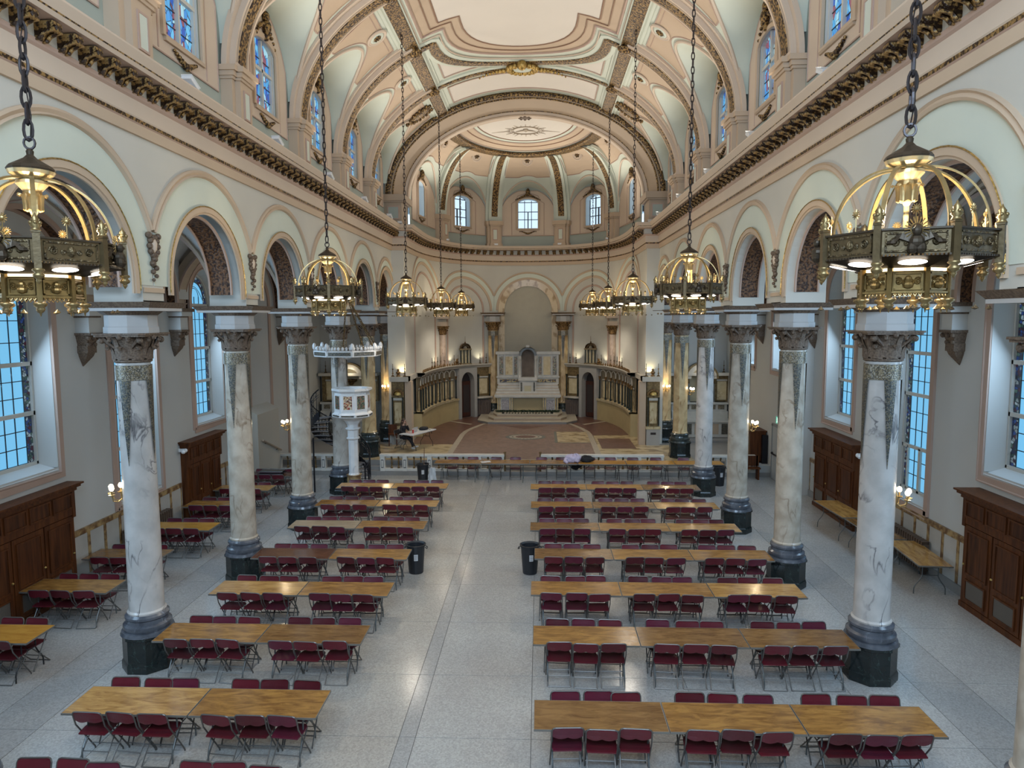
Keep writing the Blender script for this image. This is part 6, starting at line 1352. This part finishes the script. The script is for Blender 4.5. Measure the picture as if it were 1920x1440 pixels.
# ================================================================ TABLES AND CHAIRS
def plywood(name, c, c2, rough=.14):
    m, t, b, L = nt(name); N = t.nodes; tc = N.new('ShaderNodeTexCoord'); oi = N.new('ShaderNodeObjectInfo'); ad = N.new('ShaderNodeVectorMath'); ad.operation = 'ADD'; sc = N.new('ShaderNodeVectorMath'); sc.operation = 'SCALE'; sc.inputs[3].default_value = 37
    L.new(oi.outputs['Random'], sc.inputs[0]); L.new(tc.outputs['Object'], ad.inputs[0]); L.new(sc.outputs[0], ad.inputs[1]); mp = N.new('ShaderNodeMapping'); mp.inputs['Scale'].default_value = (1.1, 4.5, 1); L.new(ad.outputs[0], mp.inputs[0])
    n = N.new('ShaderNodeTexNoise'); n.inputs['Scale'].default_value = 2.2; n.inputs['Detail'].default_value = 8; n.inputs['Roughness'].default_value = .65; n.inputs['Distortion'].default_value = .8; L.new(mp.outputs[0], n.inputs['Vector'])
    r = N.new('ShaderNodeValToRGB'); e = r.color_ramp.elements; e[0].position = .36; e[1].position = .62; e[0].color = (*c2, 1); e[1].color = (*c, 1); L.new(n.outputs['Fac'], r.inputs[0]); L.new(r.outputs[0], b.inputs['Base Color'])
    n2 = N.new('ShaderNodeTexNoise'); n2.inputs['Scale'].default_value = 9; n2.inputs['Detail'].default_value = 4; L.new(ad.outputs[0], n2.inputs['Vector']); mr = N.new('ShaderNodeMapRange'); mr.inputs[3].default_value = rough-.06; mr.inputs[4].default_value = rough+.14; L.new(n2.outputs['Fac'], mr.inputs[0]); L.new(mr.outputs[0], b.inputs['Roughness'])
    bp = N.new('ShaderNodeBump'); bp.inputs['Strength'].default_value = .12; bp.inputs['Distance'].default_value = .01; L.new(n2.outputs['Fac'], bp.inputs['Height']); L.new(bp.outputs[0], b.inputs['Normal']); return m
PL = {'golden': plywood('golden_varnished_plywood', (.46, .26, .08), (.25, .12, .03)), 'honey': plywood('honey_varnished_plywood', (.36, .185, .048), (.17, .075, .02)), 'orange': plywood('orange_varnished_plywood', (.50, .25, .045), (.38, .17, .03)),
      'brown': plywood('brown_varnished_plywood', (.24, .125, .042), (.12, .055, .018)), 'dark brown': plywood('dark_red_brown_plywood', (.13, .05, .025), (.07, .028, .015)), 'pale tan': plywood('worn_pale_plywood', (.36, .27, .17), (.24, .17, .095), .3)}
EDG = mat('grey_metal_edge', (.22, .21, .19), .4, .5); TLEG = mat('grey_steel_tube', (.13, .14, .14), .4, .6); BLEG = mat('black_steel_tube', (.02, .02, .022), .45, .4)
TL, TW, TH = 1.83, .735, .745
tb = {}
def table(x, y, color, label, rz=0, leg=None, group='folding plywood banquet tables', z=0, top=None, L_=TL, lw=None):
    leg = leg or TLEG; t = thing('folding_table', label, 'table', (x, y, z), rz, group); m = top or PL[color]
    def g(key, name, mm, f, par=t):
        key = (key, mm.name)
        if key in tb: return piece(tb[key], par, (0, 0, 0))
        b = MB(); f(b); tb[key] = b.build(name, mm, par); return tb[key]
    tp = g('top', 'tabletop', m, lambda b: b.box(-TL/2+.006, TL/2-.006, -TW/2+.006, TW/2-.006, TH-.018, TH))
    g('edge', 'edge_band', EDG if not top else m, lambda b: [b.box(*q) for q in ((-TL/2, TL/2, -TW/2, -TW/2+.006, TH-.03, TH+.001), (-TL/2, TL/2, TW/2-.006, TW/2, TH-.03, TH+.001), (-TL/2, -TL/2+.006, -TW/2, TW/2, TH-.03, TH+.001), (TL/2-.006, TL/2, -TW/2, TW/2, TH-.03, TH+.001), (-TL/2+.05, TL/2-.05, -TW/2+.05, -TW/2+.07, TH-.055, TH-.018), (-TL/2+.05, TL/2-.05, TW/2-.07, TW/2-.05, TH-.055, TH-.018))], tp)
    for s in (-1, 1):
        X = s*.66
        def lf(b, X=X, s=s):
            for q in (-1, 1): b.tube([(X, q*.17, TH-.03), (X, q*.17, .42), (X, q*.21, .34), (X, q*.31, .2), (X, q*.335, .14), (X, q*.34, 0)], .0125, 6)
            b.tube([(X, -.17, .44), (X, .17, .44)], .010, 5); b.tube([(X, -.175, .62), (X, .175, .62)], .008, 4)
        g('leg%d' % s, 'leg_frame', leg, lf)
        g('br%d' % s, 'brace', leg, lambda b, X=X, s=s: b.tube([(X, 0, .44), (X-s*.30, 0, TH-.04)], .008, 5))
    return t
MAR = [mat('maroon_plastic', (.115, .009, .018), .38, n=.12, scale=4), mat('dark_maroon_plastic', (.08, .007, .013), .38, n=.12, scale=4), mat('purplish_maroon_plastic', (.105, .010, .027), .38, n=.12, scale=4)]; CFR = mat('brown_grey_chair_tube', (.14, .13, .12), .4, .6)
cht = []
for m in MAR:
    c = thing('folding_chair', 'x', 'chair')
    b = MB(); P = []
    for i in range(9):
        v = i/8; row = []
        for j in range(9):
            u = -1+j/4; hw = .195+.02*sin(pi*v) if v < .85 else .195-.05*((v-.85)/.15); yy = -.19+.38*v
            row.append((u*hw, yy, .445-.012*(1-u*u)*sin(pi*v)+.012*v-(.02 if v > .95 else 0)))
        P.append(row)
    b.grid(P); b.grid([[(p[0], p[1], p[2]-.018) for p in r] for r in P]); rim = [P[0][j] for j in range(9)]+[P[i][8] for i in range(1, 9)]+[P[8][j] for j in range(7, -1, -1)]+[P[i][0] for i in range(7, 0, -1)]
    b.grid([[q, (q[0], q[1], q[2]-.018)] for q in rim+[rim[0]]]); b.build('seat', m, c, smooth=False)
    b = MB(); P = []
    for i in range(7):
        v = i/6; row = []
        for j in range(11):
            u = -1+j/5; hw = .205 if v < .8 else .205-.035*((v-.8)/.2)**1.5; lowcut = .02*(abs(sin(u*pi)))*(1-v)*(1 if v < .3 else 0)
            row.append((u*hw, -.228-.037*v-.022*(1-u*u), .665+.142*v-lowcut*1.2+.02*(1-abs(u))*0))
        P.append(row)
    b.grid(P); b.grid([[(p[0], p[1]+.014, p[2]) for p in r] for r in P]); rim = [P[0][j] for j in range(11)]+[P[i][10] for i in range(1, 7)]+[P[6][j] for j in range(9, -1, -1)]+[P[i][0] for i in range(5, 0, -1)]
    b.grid([[q, (q[0], q[1]+.014, q[2])] for q in rim+[rim[0]]]); b.build('backrest', m, c)
    if not cht:
        b = MB()
        for g in (-1, 1): b.tube([(g*.20, -.262, .80), (g*.217, -.25, .76), (g*.217, -.20, .58), (g*.215, .16, .03), (g*.215, .165, 0)], .011, 6)
        b.tube([(-.20, -.262, .80), (-.17, -.266, .812), (.17, -.266, .812), (.20, -.262, .80)], .011, 6); b.tube([(-.215, .08, .14), (.215, .08, .14)], .008, 5); fr = b.build('front_frame', CFR, c)
        b = MB()
        for g in (-1, 1): b.tube([(g*.19, .15, .43), (g*.195, -.24, .02), (g*.195, -.25, .012)], .010, 6)
        b.tube([(-.195, -.25, .012), (.195, -.25, .012)], .009, 5); b.tube([(-.19, -.14, .15), (.19, -.14, .15)], .008, 5); rf = b.build('rear_frame', CFR, c)
    else: piece(fr, c, (0, 0, 0)); piece(rf, c, (0, 0, 0))
    cht.append(tree(c))
used = [False]*3
def chair(x, y, rz, label, group, z=0):
    i = random.choice((0, 0, 1, 2)); random.random()
    if not used[i]: o = cht[i][0]; used[i] = True; o.location = (x, y, z); o.rotation_euler = (0, 0, rz); o['label'] = label; o['group'] = group; return o
    return copy_tree(cht[i], loc=(x, y, z), rz=rz, label=label, group=group)
rowname = ['front', 'second', 'third', 'fourth', 'fifth', 'sixth', 'back']
RY = [8.963, 11.43, 13.57, 15.68, 17.84, 20.0, 22.23]; RX = [.60, .565, .50, .56, .43, .42, .38]
RCOL = [['brown', 'honey', 'honey'], ['honey', 'brown', 'brown'], ['honey', 'honey', 'golden'], ['brown', 'honey', 'honey'], ['brown', 'honey', 'golden'], ['honey', 'brown', 'golden'], ['golden', 'golden', 'brown']]
LY = [9.13, 11.35, 13.41, 15.53, 17.87, 20.05, 22.25]; LX = [-6.13, -6.07, -6.06, -6.08, -6.07, -6.05, -6.05]
LCOL = [['golden', 'honey'], ['honey', 'brown'], ['golden', 'honey'], ['dark brown', 'honey'], ['pale tan', 'honey'], ['honey', 'golden'], ['golden', 'golden']]
random.seed(11); cr = ['first', 'second', 'third', 'fourth', 'fifth', 'sixth', 'seventh', 'eighth', 'ninth']
def rows(side, X, Y, C, nt_):
    for r in range(7):
        for i in range(nt_):
            ti = i if side == 'right' else nt_-1-i
            pos = (['aisle-end', 'middle', 'column-end'] if nt_ == 3 else ['aisle-end', 'column-end'])[ti]
            table(X[r]+TL/2+i*1.842, Y[r]+TW/2, C[r][i], '%s folding table, %s one of the %s row, %s block' % (C[r][i], pos, rowname[r], side), group='tables in the nave rows')
            for j, fx in enumerate((.245, .50, .755)):
                n = i*3+j; n = n if side == 'right' else nt_*3-1-n
                x = X[r]+i*1.842+TL*fx+random.uniform(-.02, .02)
                chair(x, Y[r]+.215+random.uniform(-.045, .02), R(random.uniform(-4, 4)+(0 if side == 'right' else -4)), 'maroon chair, near side of the %s row, %s block, %s from the aisle' % (rowname[r], side, cr[n]), 'chairs along the nave tables')
                chair(x+random.uniform(-.03, .03), Y[r]+TW-.12+random.uniform(-.02, .03), pi+R(random.uniform(-4, 4)), 'maroon chair, far side of the %s row, %s block, %s from the aisle' % (rowname[r], side, cr[n]), 'chairs along the nave tables')
rows('right', RX, RY, RCOL, 3); rows('left', LX, LY, LCOL, 2)
for i, (x, nm) in enumerate(((-5.68, 'leftmost'), (-5.2, 'second from left'), (-4.75, 'third from left'), (-3.62, 'third from right'), (-3.18, 'second from right'), (-2.72, 'rightmost'))): chair(x, 7.78-(.06 if i == 2 or i == 5 else 0), pi+R((-1)**i*3), 'maroon chair cut by the bottom edge, %s of the left six' % nm, 'chairs cut by the bottom edge')
# chancel-front row
cc = ['honey', 'honey', 'honey', 'orange', 'orange', 'orange']
for i in range(6):
    table(-3.38+TL/2+i*1.845, 26.56-.012*i, cc[i], '%s folding table, %s from the left in the long row before the altar rail' % (cc[i], cr[i]), leg=TLEG if i not in (3, 4) else BLEG, group='long row of tables before the altar rail', rz=R(-.4))
for i, px in enumerate((-2.75, -1.95, -1.05, -.27, .75, 1.55, 2.63, 3.45, 4.33, 5.23, 6.3)):
    chair(px, 26.86, pi+R(random.uniform(-5, 5)), 'maroon chair behind the long row before the altar rail, %s from the left' % (cr+['tenth', 'eleventh'])[i], 'chairs behind the long row')
# left aisle tables
for i, (x0, y0, col) in enumerate(((-10.02, 11.19, 'orange'), (-10.02, 13.4, 'honey'), (-10.02, 15.36, 'brown'), (-9.9, 17.6, 'orange'), (-9.98, 19.85, 'honey'), (-9.98, 21.85, 'golden'), (-9.98, 23.9, 'dark brown'))):
    table(x0+TL/2, y0+TW/2, col, '%s folding table standing across the left aisle, %s from the front' % (col, cr[i]), leg=BLEG if i in (0,) else TLEG, group='tables across the left aisle')
    for j, fx in enumerate((.245, .50, .755)):
        nm = ['wall', 'middle', 'column'][j]
        chair(x0+TL*fx, y0+.20, R(random.uniform(-4, 4)), 'maroon chair, near side of the %s left-aisle table, %s position' % (cr[i], nm), 'chairs in the left aisle')
        chair(x0+TL*fx, y0+TW-.12, pi+R(random.uniform(-4, 4)), 'maroon chair, far side of the %s left-aisle table, %s position' % (cr[i], nm), 'chairs in the left aisle')
# right aisle tables along the wall
for i, (x, y, a, col) in enumerate(((9.62, 16.35, 90-5, 'golden'), (9.50, 18.25, 91, 'brown'), (9.42, 20.2-.05, 93, 'golden'))):
    table(x, y, col, '%s folding table pushed along the right wall, %s from the camera' % (col, cr[i]), R(a), group='tables along the right wall')

# ================================================================ BINS AND SMALL THINGS
BIN = mat('black_bin_plastic', (.012, .013, .016), .45); LBL = mat('white_paper_label', (.6, .6, .6), .6); LBT = mat('grey_print', (.25, .25, .27), .6)
for i, (x, y, a, lab) in enumerate(((-2.40, 16.72, 0, 'black round rubbish bin at the aisle end of the left fourth table row'), (.44, 16.76, 0, 'black round rubbish bin half hidden by the right fourth table row'), (-3.82, 26.2, 0, 'black rubbish bin at the left end of the long row before the rail'), (7.42, 25.95, 0, 'black rubbish bin behind the fourth right column'))):
    t = thing('rubbish_bin', lab, 'bin', (x, y, 0), group='black rubbish bins')
    sp('bb', 'tub', BIN, t, lambda b: b.lathe([(.17, 0), (.18, .02), (.225, .68), (.25, .69), (.255, .73), (.235, .735), (.21, .7), (.165, .03), (.001, .03)], 20, caps=False), smooth=False)
    sp('bh', 'handle', BIN, t, lambda b: [b.tube([(g*.24, -.06, .66), (g*.29, -.05, .63), (g*.29, .05, .63), (g*.24, .06, .66)], .012, 5) for g in (-1, 1)])
    l = sp('bl', 'label_sheet', LBL, t, lambda b: b.grid([[(.212*sin(u), -.212*cos(u), .36), (.222*sin(u), -.222*cos(u), .52)] for u in (-.05, .1, .25, .4)]))
    sp('bt', 'label_print', LBT, l, lambda b: [b.grid([[((.215+.006*q)*sin(u), -(.215+.006*q)*cos(u), .39+.045*q), ((.217+.006*q)*sin(u), -(.217+.006*q)*cos(u), .405+.045*q)] for u in (0, .1, .2, .33)]) for q in range(3)])
t = thing('mop', 'brown broom handle standing in the bin before the altar rail', 'broom', (-3.80, 26.28, .05)); b = MB(); b.tube([(0, 0, 0), (.03, .05, 1.28)], .014, 6); b.build('handle', mat('brown_wood_handle', (.16, .08, .04), .5), t)
t = thing('plastic_bag', 'crumpled clear plastic bag on the floor beside the bin', 'bag', (-3.42, 26.0, 0)); b = MB(); rr = [[((.17-.09*v)*(1+.25*sin(5*u+7*v)+.15*sin(11*u-9*v))*cos(u), (.15-.07*v)*(1+.2*cos(4*u+6*v)+.12*sin(13*u))*sin(u), .62*v) for u in [2*pi*j/22 for j in range(22)]] for v in [q/12 for q in range(13)]]
b.grid(rr, True); b.add(rr[-1], [tuple(range(22))]); m = mat('clear_plastic_film', (.62, .66, .70), .22); m.node_tree.nodes['Principled BSDF'].inputs['Alpha'].default_value = .55; b.build('film', m, t)
t = thing('paper_sheet', 'white sheet of paper on the long row before the altar rail', 'paper', (-1.42, 26.5, TH+.001), .3); b = MB(); b.box(-.18, .02, -.14, .12, 0, .003); b.box(-.02, .2, -.12, .13, .003, .006); b.build('sheets', LBL, t)
def blob(b, c, rx, ry, rz_, seed, amp=.2, n=26, m=14, flat=True):
    random.seed(seed); ph = [random.uniform(0, 6.28) for _ in range(8)]; rows = []
    for i in range(m+1):
        v = pi*i/m; row = []
        for j in range(n):
            u = 2*pi*j/n; k = 1+amp*(sin(3*u+ph[0])*sin(2*v+ph[1])+.6*sin(7*u+ph[2]+3*v)+.5*sin(5*v+ph[3]+2*u)+.35*sin(11*u+ph[4]-4*v)); z = c[2]-rz_*cos(v)*k
            row.append((c[0]+rx*sin(v)*cos(u)*k, c[1]+ry*sin(v)*sin(u)*k, max(z, c[2]-rz_*.8) if flat else z))
        rows.append(row)
    b.grid(rows, True)
LAV = mat('lavender_quilted_cloth', (.52, .46, .60), .75, n=.15, scale=8, bump=.4, bscale=10); BLK = mat('black_cloth', (.012, .012, .015), .8, bump=.4, bscale=12)
t = thing('jacket', 'lavender jacket heaped on the long row of tables before the rail', 'jacket', (1.95, 26.55, TH)); b = MB(); blob(b, (0, 0, .13), .30, .2, .17, 4, .13); blob(b, (.14, -.04, .14), .2, .16, .17, 9, .16); b.build('body', LAV, t, smooth=True)
b = MB(); b.tube([(-.25, -.1, .12), (-.3, -.22, .08), (-.2, -.3, .02)], [.08, .07, .05], 8); b.build('sleeve', LAV, t, smooth=True)
t = thing('backpack', 'black bag lying beside the lavender jacket on the long table row', 'bag', (2.5, 26.58, TH)); b = MB(); blob(b, (0, 0, .11), .27, .17, .14, 12, .1); b.build('body', BLK, t, smooth=True); b = MB(); b.tube([(-.15, -.1, .2), (0, -.14, .27), (.14, -.1, .2)], .014, 5); b.build('handle', BLK, t)
t = thing('dark_coat', 'black coat and bag hanging off the chair below the lavender jacket', 'coat', (2.1, 27.12, .4)); b = MB(); blob(b, (0, .0, .2), .26, .08, .26, 21, .12, flat=False); b.build('cloth', BLK, t, smooth=True)
t = thing('folded_chair_stack', 'dark folded chairs stacked flat on the far left aisle table', 'chairs', (-9.0, 24.26, TH)); t['category'] = 'chair'
for i in range(4):
    b = MB(); dx = .06*(i % 2); b.box(-.4+dx, .42+dx, -.2, .2, .01+i*.035, .028+i*.035)
    for g in (-.215, .215): b.tube([(-.45+dx, g, .022+i*.035), (.46+dx, g, .022+i*.035)], .011, 5)
    b.build('folded_chair', [MAR[0], BLK, MAR[1], CFR][i], t)
# ================================================================ WHITE TABLE, SEATED PERSON
WT = (-4.76, 30.6); wa = R(65); WPL = mat('white_plastic_tabletop', (.70, .70, .70), .35)
table(WT[0], WT[1], None, 'white plastic folding table standing on the chancel floor at left', wa, leg=mat('brown_black_tube', (.05, .035, .03), .4, .5), top=WPL, z=.51, group='white table on the chancel')
def W_(u, v, z=0): return (WT[0]+u*cos(wa)-v*sin(wa), WT[1]+u*sin(wa)+v*cos(wa), z)
ZT = .51+TH+.002
t = thing('laptop', 'open silver laptop in front of the seated person', 'laptop', W_(-.22, .12, ZT), wa+pi); b = MB(); b.box(-.16, .16, -.11, .11, 0, .014); b.build('base', mat('silver_plastic', (.5, .5, .5), .35, .4), t); b = MB(); b.add([(-.16, .11, .012), (.16, .11, .012), (.16, .16, .23), (-.16, .16, .23), (-.16, .12, .012), (.16, .12, .012), (.16, .17, .23), (-.16, .17, .23)], [(0, 1, 2, 3), (4, 5, 6, 7), (0, 1, 5, 4), (2, 3, 7, 6), (1, 2, 6, 5), (0, 3, 7, 4)]); b.build('lid', D.materials['silver_plastic'], t)
t = thing('red_cup', 'tall red drinking cup on the white table', 'cup', W_(-.5, -.08, ZT)); b = MB(); b.lathe([(.035, 0), (.045, .16), (.048, .165)], 12); b.build('body', mat('red_plastic', (.55, .04, .025), .4), t, smooth=False); b = MB(); b.lathe([(.049, .163), (.045, .18), (.001, .182)], 12, caps=False); b.tube([(0, 0, .17), (.02, 0, .25)], .005, 5); b.build('lid', LBL, t)
t = thing('paper_stack', 'loose papers on the near end of the white table', 'paper', W_(-.66, .12, ZT), wa+.3); b = MB(); b.box(-.13, .1, -.1, .1, 0, .006); b.build('sheets', LBL, t); b = MB(); b.box(-.05, .14, -.2, -.04, .006, .012); b.build('top_sheet', mat('pinkish_paper', (.6, .42, .40), .6), t)
t = thing('shoulder_bag', 'flat black bag on the far end of the white table', 'bag', W_(.52, .05, ZT), wa); b = MB(); blob(b, (0, 0, .06), .27, .18, .08, 30, .06); b.build('body', BLK, t, smooth=True); b = MB(); b.tube([(.05, -.16, .06), (.02, -.34, .02), (.0, -.385, -.06), (.06, -.385, -.16), (.1, -.37, -.06), (.12, -.16, .05)], .008, 5); b.build('strap', BLK, t)
F = Vector((sin(wa), -cos(wa), 0)); PP = Vector(W_(-.38, .60, .5)); pa = math.atan2(F.y, F.x)      # person faces +F
t = thing('person_chair', 'grey folding chair the seated person sits on', 'chair', (PP.x-F.x*.04, PP.y-F.y*.04, .51), pa-pi/2)
GSE = mat('light_grey_seat', (.42, .40, .38), .5)
for o in list(cht[0][1]):
    o = o[0]; c = o.copy(); COL.objects.link(c); c.parent = t
    if o.name.startswith(('seat', 'back')): c.data = c.data.copy(); c.data.materials.clear(); c.data.materials.append(GSE if o.name.startswith('seat') else BLK)
def pl(f, l, z): return (PP.x+F.x*f-F.y*l, PP.y+F.y*f+F.x*l, .5+z)      # forward, left, up
def skin(name, verts, edges, m, parent, sub=1, root=0):
    me = D.meshes.new(name); me.from_pydata([v[0] for v in verts], edges, []); o = D.objects.new(name, me); COL.objects.link(o); o.parent = parent; me.materials.append(m)
    o.modifiers.new('skin', 'SKIN'); sv_ = me.skin_vertices[0].data
    for i, v in enumerate(verts): sv_[i].radius = (v[1], v[2] if len(v) > 2 else v[1]); sv_[i].use_root = (i == root)
    md = o.modifiers.new('sub', 'SUBSURF'); md.levels = sub; md.render_levels = sub; o.modifiers['skin'].use_smooth_shade = True; return o
SKN = mat('skin', (.55, .33, .24), .5); HAIR = mat('brown_hair', (.05, .025, .015), .5); CLO = mat('black_clothes', (.012, .012, .016), .85)
pr = D.objects.new('person', None); COL.objects.link(pr); pr['label'] = 'person in black clothes with glasses seated behind the laptop, hand raised to face'; pr['category'] = 'person'
def skel(k):
    V = [(pl(0, 0, .53), .15*k, .12*k), (pl(.02, 0, .70), .13*k, .10*k), (pl(.05, 0, .88), .16*k, .10*k), (pl(.07, 0, 1.00), .12*k, .08*k), (pl(.09, 0, 1.07), .055, .055)]
    E = [(0, 1), (1, 2), (2, 3), (3, 4)]
    def add(p, r, q): V.append((p, r, r)); E.append((q, len(V)-1)); return len(V)-1
    for g in (-1, 1):
        a = add(pl(.02, g*.09, .50), .085*k, 0); a = add(pl(.22, g*.10, .50), .08*k, a); a = add(pl(.44, g*.09, .50), .062*k, a)
        a = add(pl(.47 if g > 0 else .60, g*.08, .28), .05*k, a); add(pl(.50 if g > 0 else .74, g*.07-(.0), .09 if g > 0 else .17), .036*k, a)
    # left arm: elbow on the table, hand to the cheek; right forearm rests on the table
    a = add(pl(.07, .18, .97), .055*k, 3); a = add(pl(.22, .22, .80), .045*k, a); la = add(pl(.19, .12, 1.06), .03*k, a)
    a = add(pl(.07, -.18, .97), .055*k, 3); a = add(pl(.13, -.24, .78), .045*k, a); ra = add(pl(.34, -.14, .775), .03*k, a)
    return V, E, la, ra, add
V, Ed, la, ra, add = skel(.9)
hd = None
V.append((pl(.10, 0, 1.13), .045, .045)); Ed.append((4, len(V)-1)); n0 = len(V)-1
V.append((pl(.125, 0, 1.18), .07, .078)); Ed.append((n0, len(V)-1)); V.append((pl(.115, 0, 1.26), .082, .09)); Ed.append((len(V)-2, len(V)-1)); V.append((pl(.105, 0, 1.32), .05, .06)); Ed.append((len(V)-2, len(V)-1))
for base, (pf, pll, pz), dr in ((la, (.18, .10, 1.13), (0, -.2, 1)), (ra, (.41, -.12, .775), (1, .1, 0))):
    V.append((pl(pf, pll, pz), .026, .016)); Ed.append((base, len(V)-1)); pm_ = len(V)-1
    for q in range(4):
        off = (q-1.5)*.017; ln = (.06, .072, .068, .052)[q]
        if dr[2]: p1 = pl(pf-.01, pll+off*.3-.02, pz+.04+off*.2); p1 = pl(pf+off, pll-.02, pz+.045); p2 = pl(pf+off-.012, pll-.035, pz+.045+ln*.6)
        else: p1 = pl(pf+.045, pll+off, pz+.005); p2 = pl(pf+.045+ln*.6, pll+off*1.2, pz-.006)
        V.append((p1, .0085)); Ed.append((pm_, len(V)-1)); V.append((p2, .0065)); Ed.append((len(V)-2, len(V)-1))
    p1 = pl(pf+.02, pll-.03, pz+.01) if dr[2] else pl(pf+.01, pll+.035, pz+.01); V.append((p1, .009)); Ed.append((pm_, len(V)-1)); p2 = pl(pf+.03, pll-.045, pz+.035) if dr[2] else pl(pf+.035, pll+.045, pz+.005); V.append((p2, .007)); Ed.append((len(V)-2, len(V)-1))
skin('body', V, Ed, SKN, pr, 1)
V2, E2_, a_, b__, _ = skel(1.08); V2[4] = (pl(.08, 0, 1.05), .06, .06); skin('clothing', V2, E2_, CLO, pr, 1)
b = MB(); b.lathe([(.001, -.02), (.07, .0), (.1, .06), (.098, .13), (.07, .18), (.001, .2)], 14, sx=1, caps=False); c = Vector(pl(.085, 0, 1.16)); b.v = [(c.x+x*.95, c.y+y*.95, c.z+z) for x, y, z in b.v]; 
b.tube([pl(.03, .07, 1.2), pl(.02, .09, 1.08), pl(.06, .10, .98)], [.04, .035, .02], 7); b.tube([pl(.03, -.07, 1.2), pl(.02, -.09, 1.08), pl(.06, -.10, .98)], [.04, .035, .02], 7); b.build('hair', HAIR, pr, smooth=True)
b = MB(); b.ball(pl(.205, 0, 1.215), .013, 6, 1.4); b.build('nose', SKN, pr, smooth=True)
b = MB()
for g in (-1, 1): b.tube([pl(.198, g*.034+.024*cos(u), 1.238+.02*sin(u)) for u in [2*pi*j/10 for j in range(10)]], .0035, 4, True); b.ball(pl(.19, g*.034, 1.238), .010, 6)
b.tube([pl(.20, -.01, 1.24), pl(.20, .01, 1.24)], .003, 4); b.build('glasses', BLK, pr)
b = MB(); b.tube([pl(.197, -.02, 1.178), pl(.202, 0, 1.175), pl(.197, .02, 1.178)], .005, 5); b.build('mouth', mat('lip', (.4, .12, .1), .5), pr)
b = MB()
for g in (-1, 1): b.ball(pl(.10, g*.088, 1.225), .02, 6, 1.5)
b.build('ears', SKN, pr, smooth=True)
WSH = mat('white_sneaker', (.6, .58, .56), .5)
for f_, l_, z_, dz in ((.53, .07, .045, 0), (.80, -.07, .15, .05)):
    b = MB(); b.tube([pl(f_-.07, l_, z_), pl(f_, l_, z_+.0), pl(f_+.10, l_, z_-.01+dz)], [.036, .044, .03], 8); b.build('shoe', WSH, pr, smooth=True)
t = thing('prayer_stool', 'dark brown wooden stool behind the person at the chancel pier', 'stool', (-6.02, 31.15, .51), .2); b = MB(); b.box(-.2, .2, -.18, .18, .5, .56); b.build('seat', OAK, t)
b = MB(); b.box(-.2, .2, .14, .18, .56, .95); b.build('backrest', OAK, t)
for x in (-.17, .17):
    for y in (-.15, .15): b = MB(); b.box(x-.02, x+.02, y-.02, y+.02, 0, .5); b.build('leg', OAK, t)
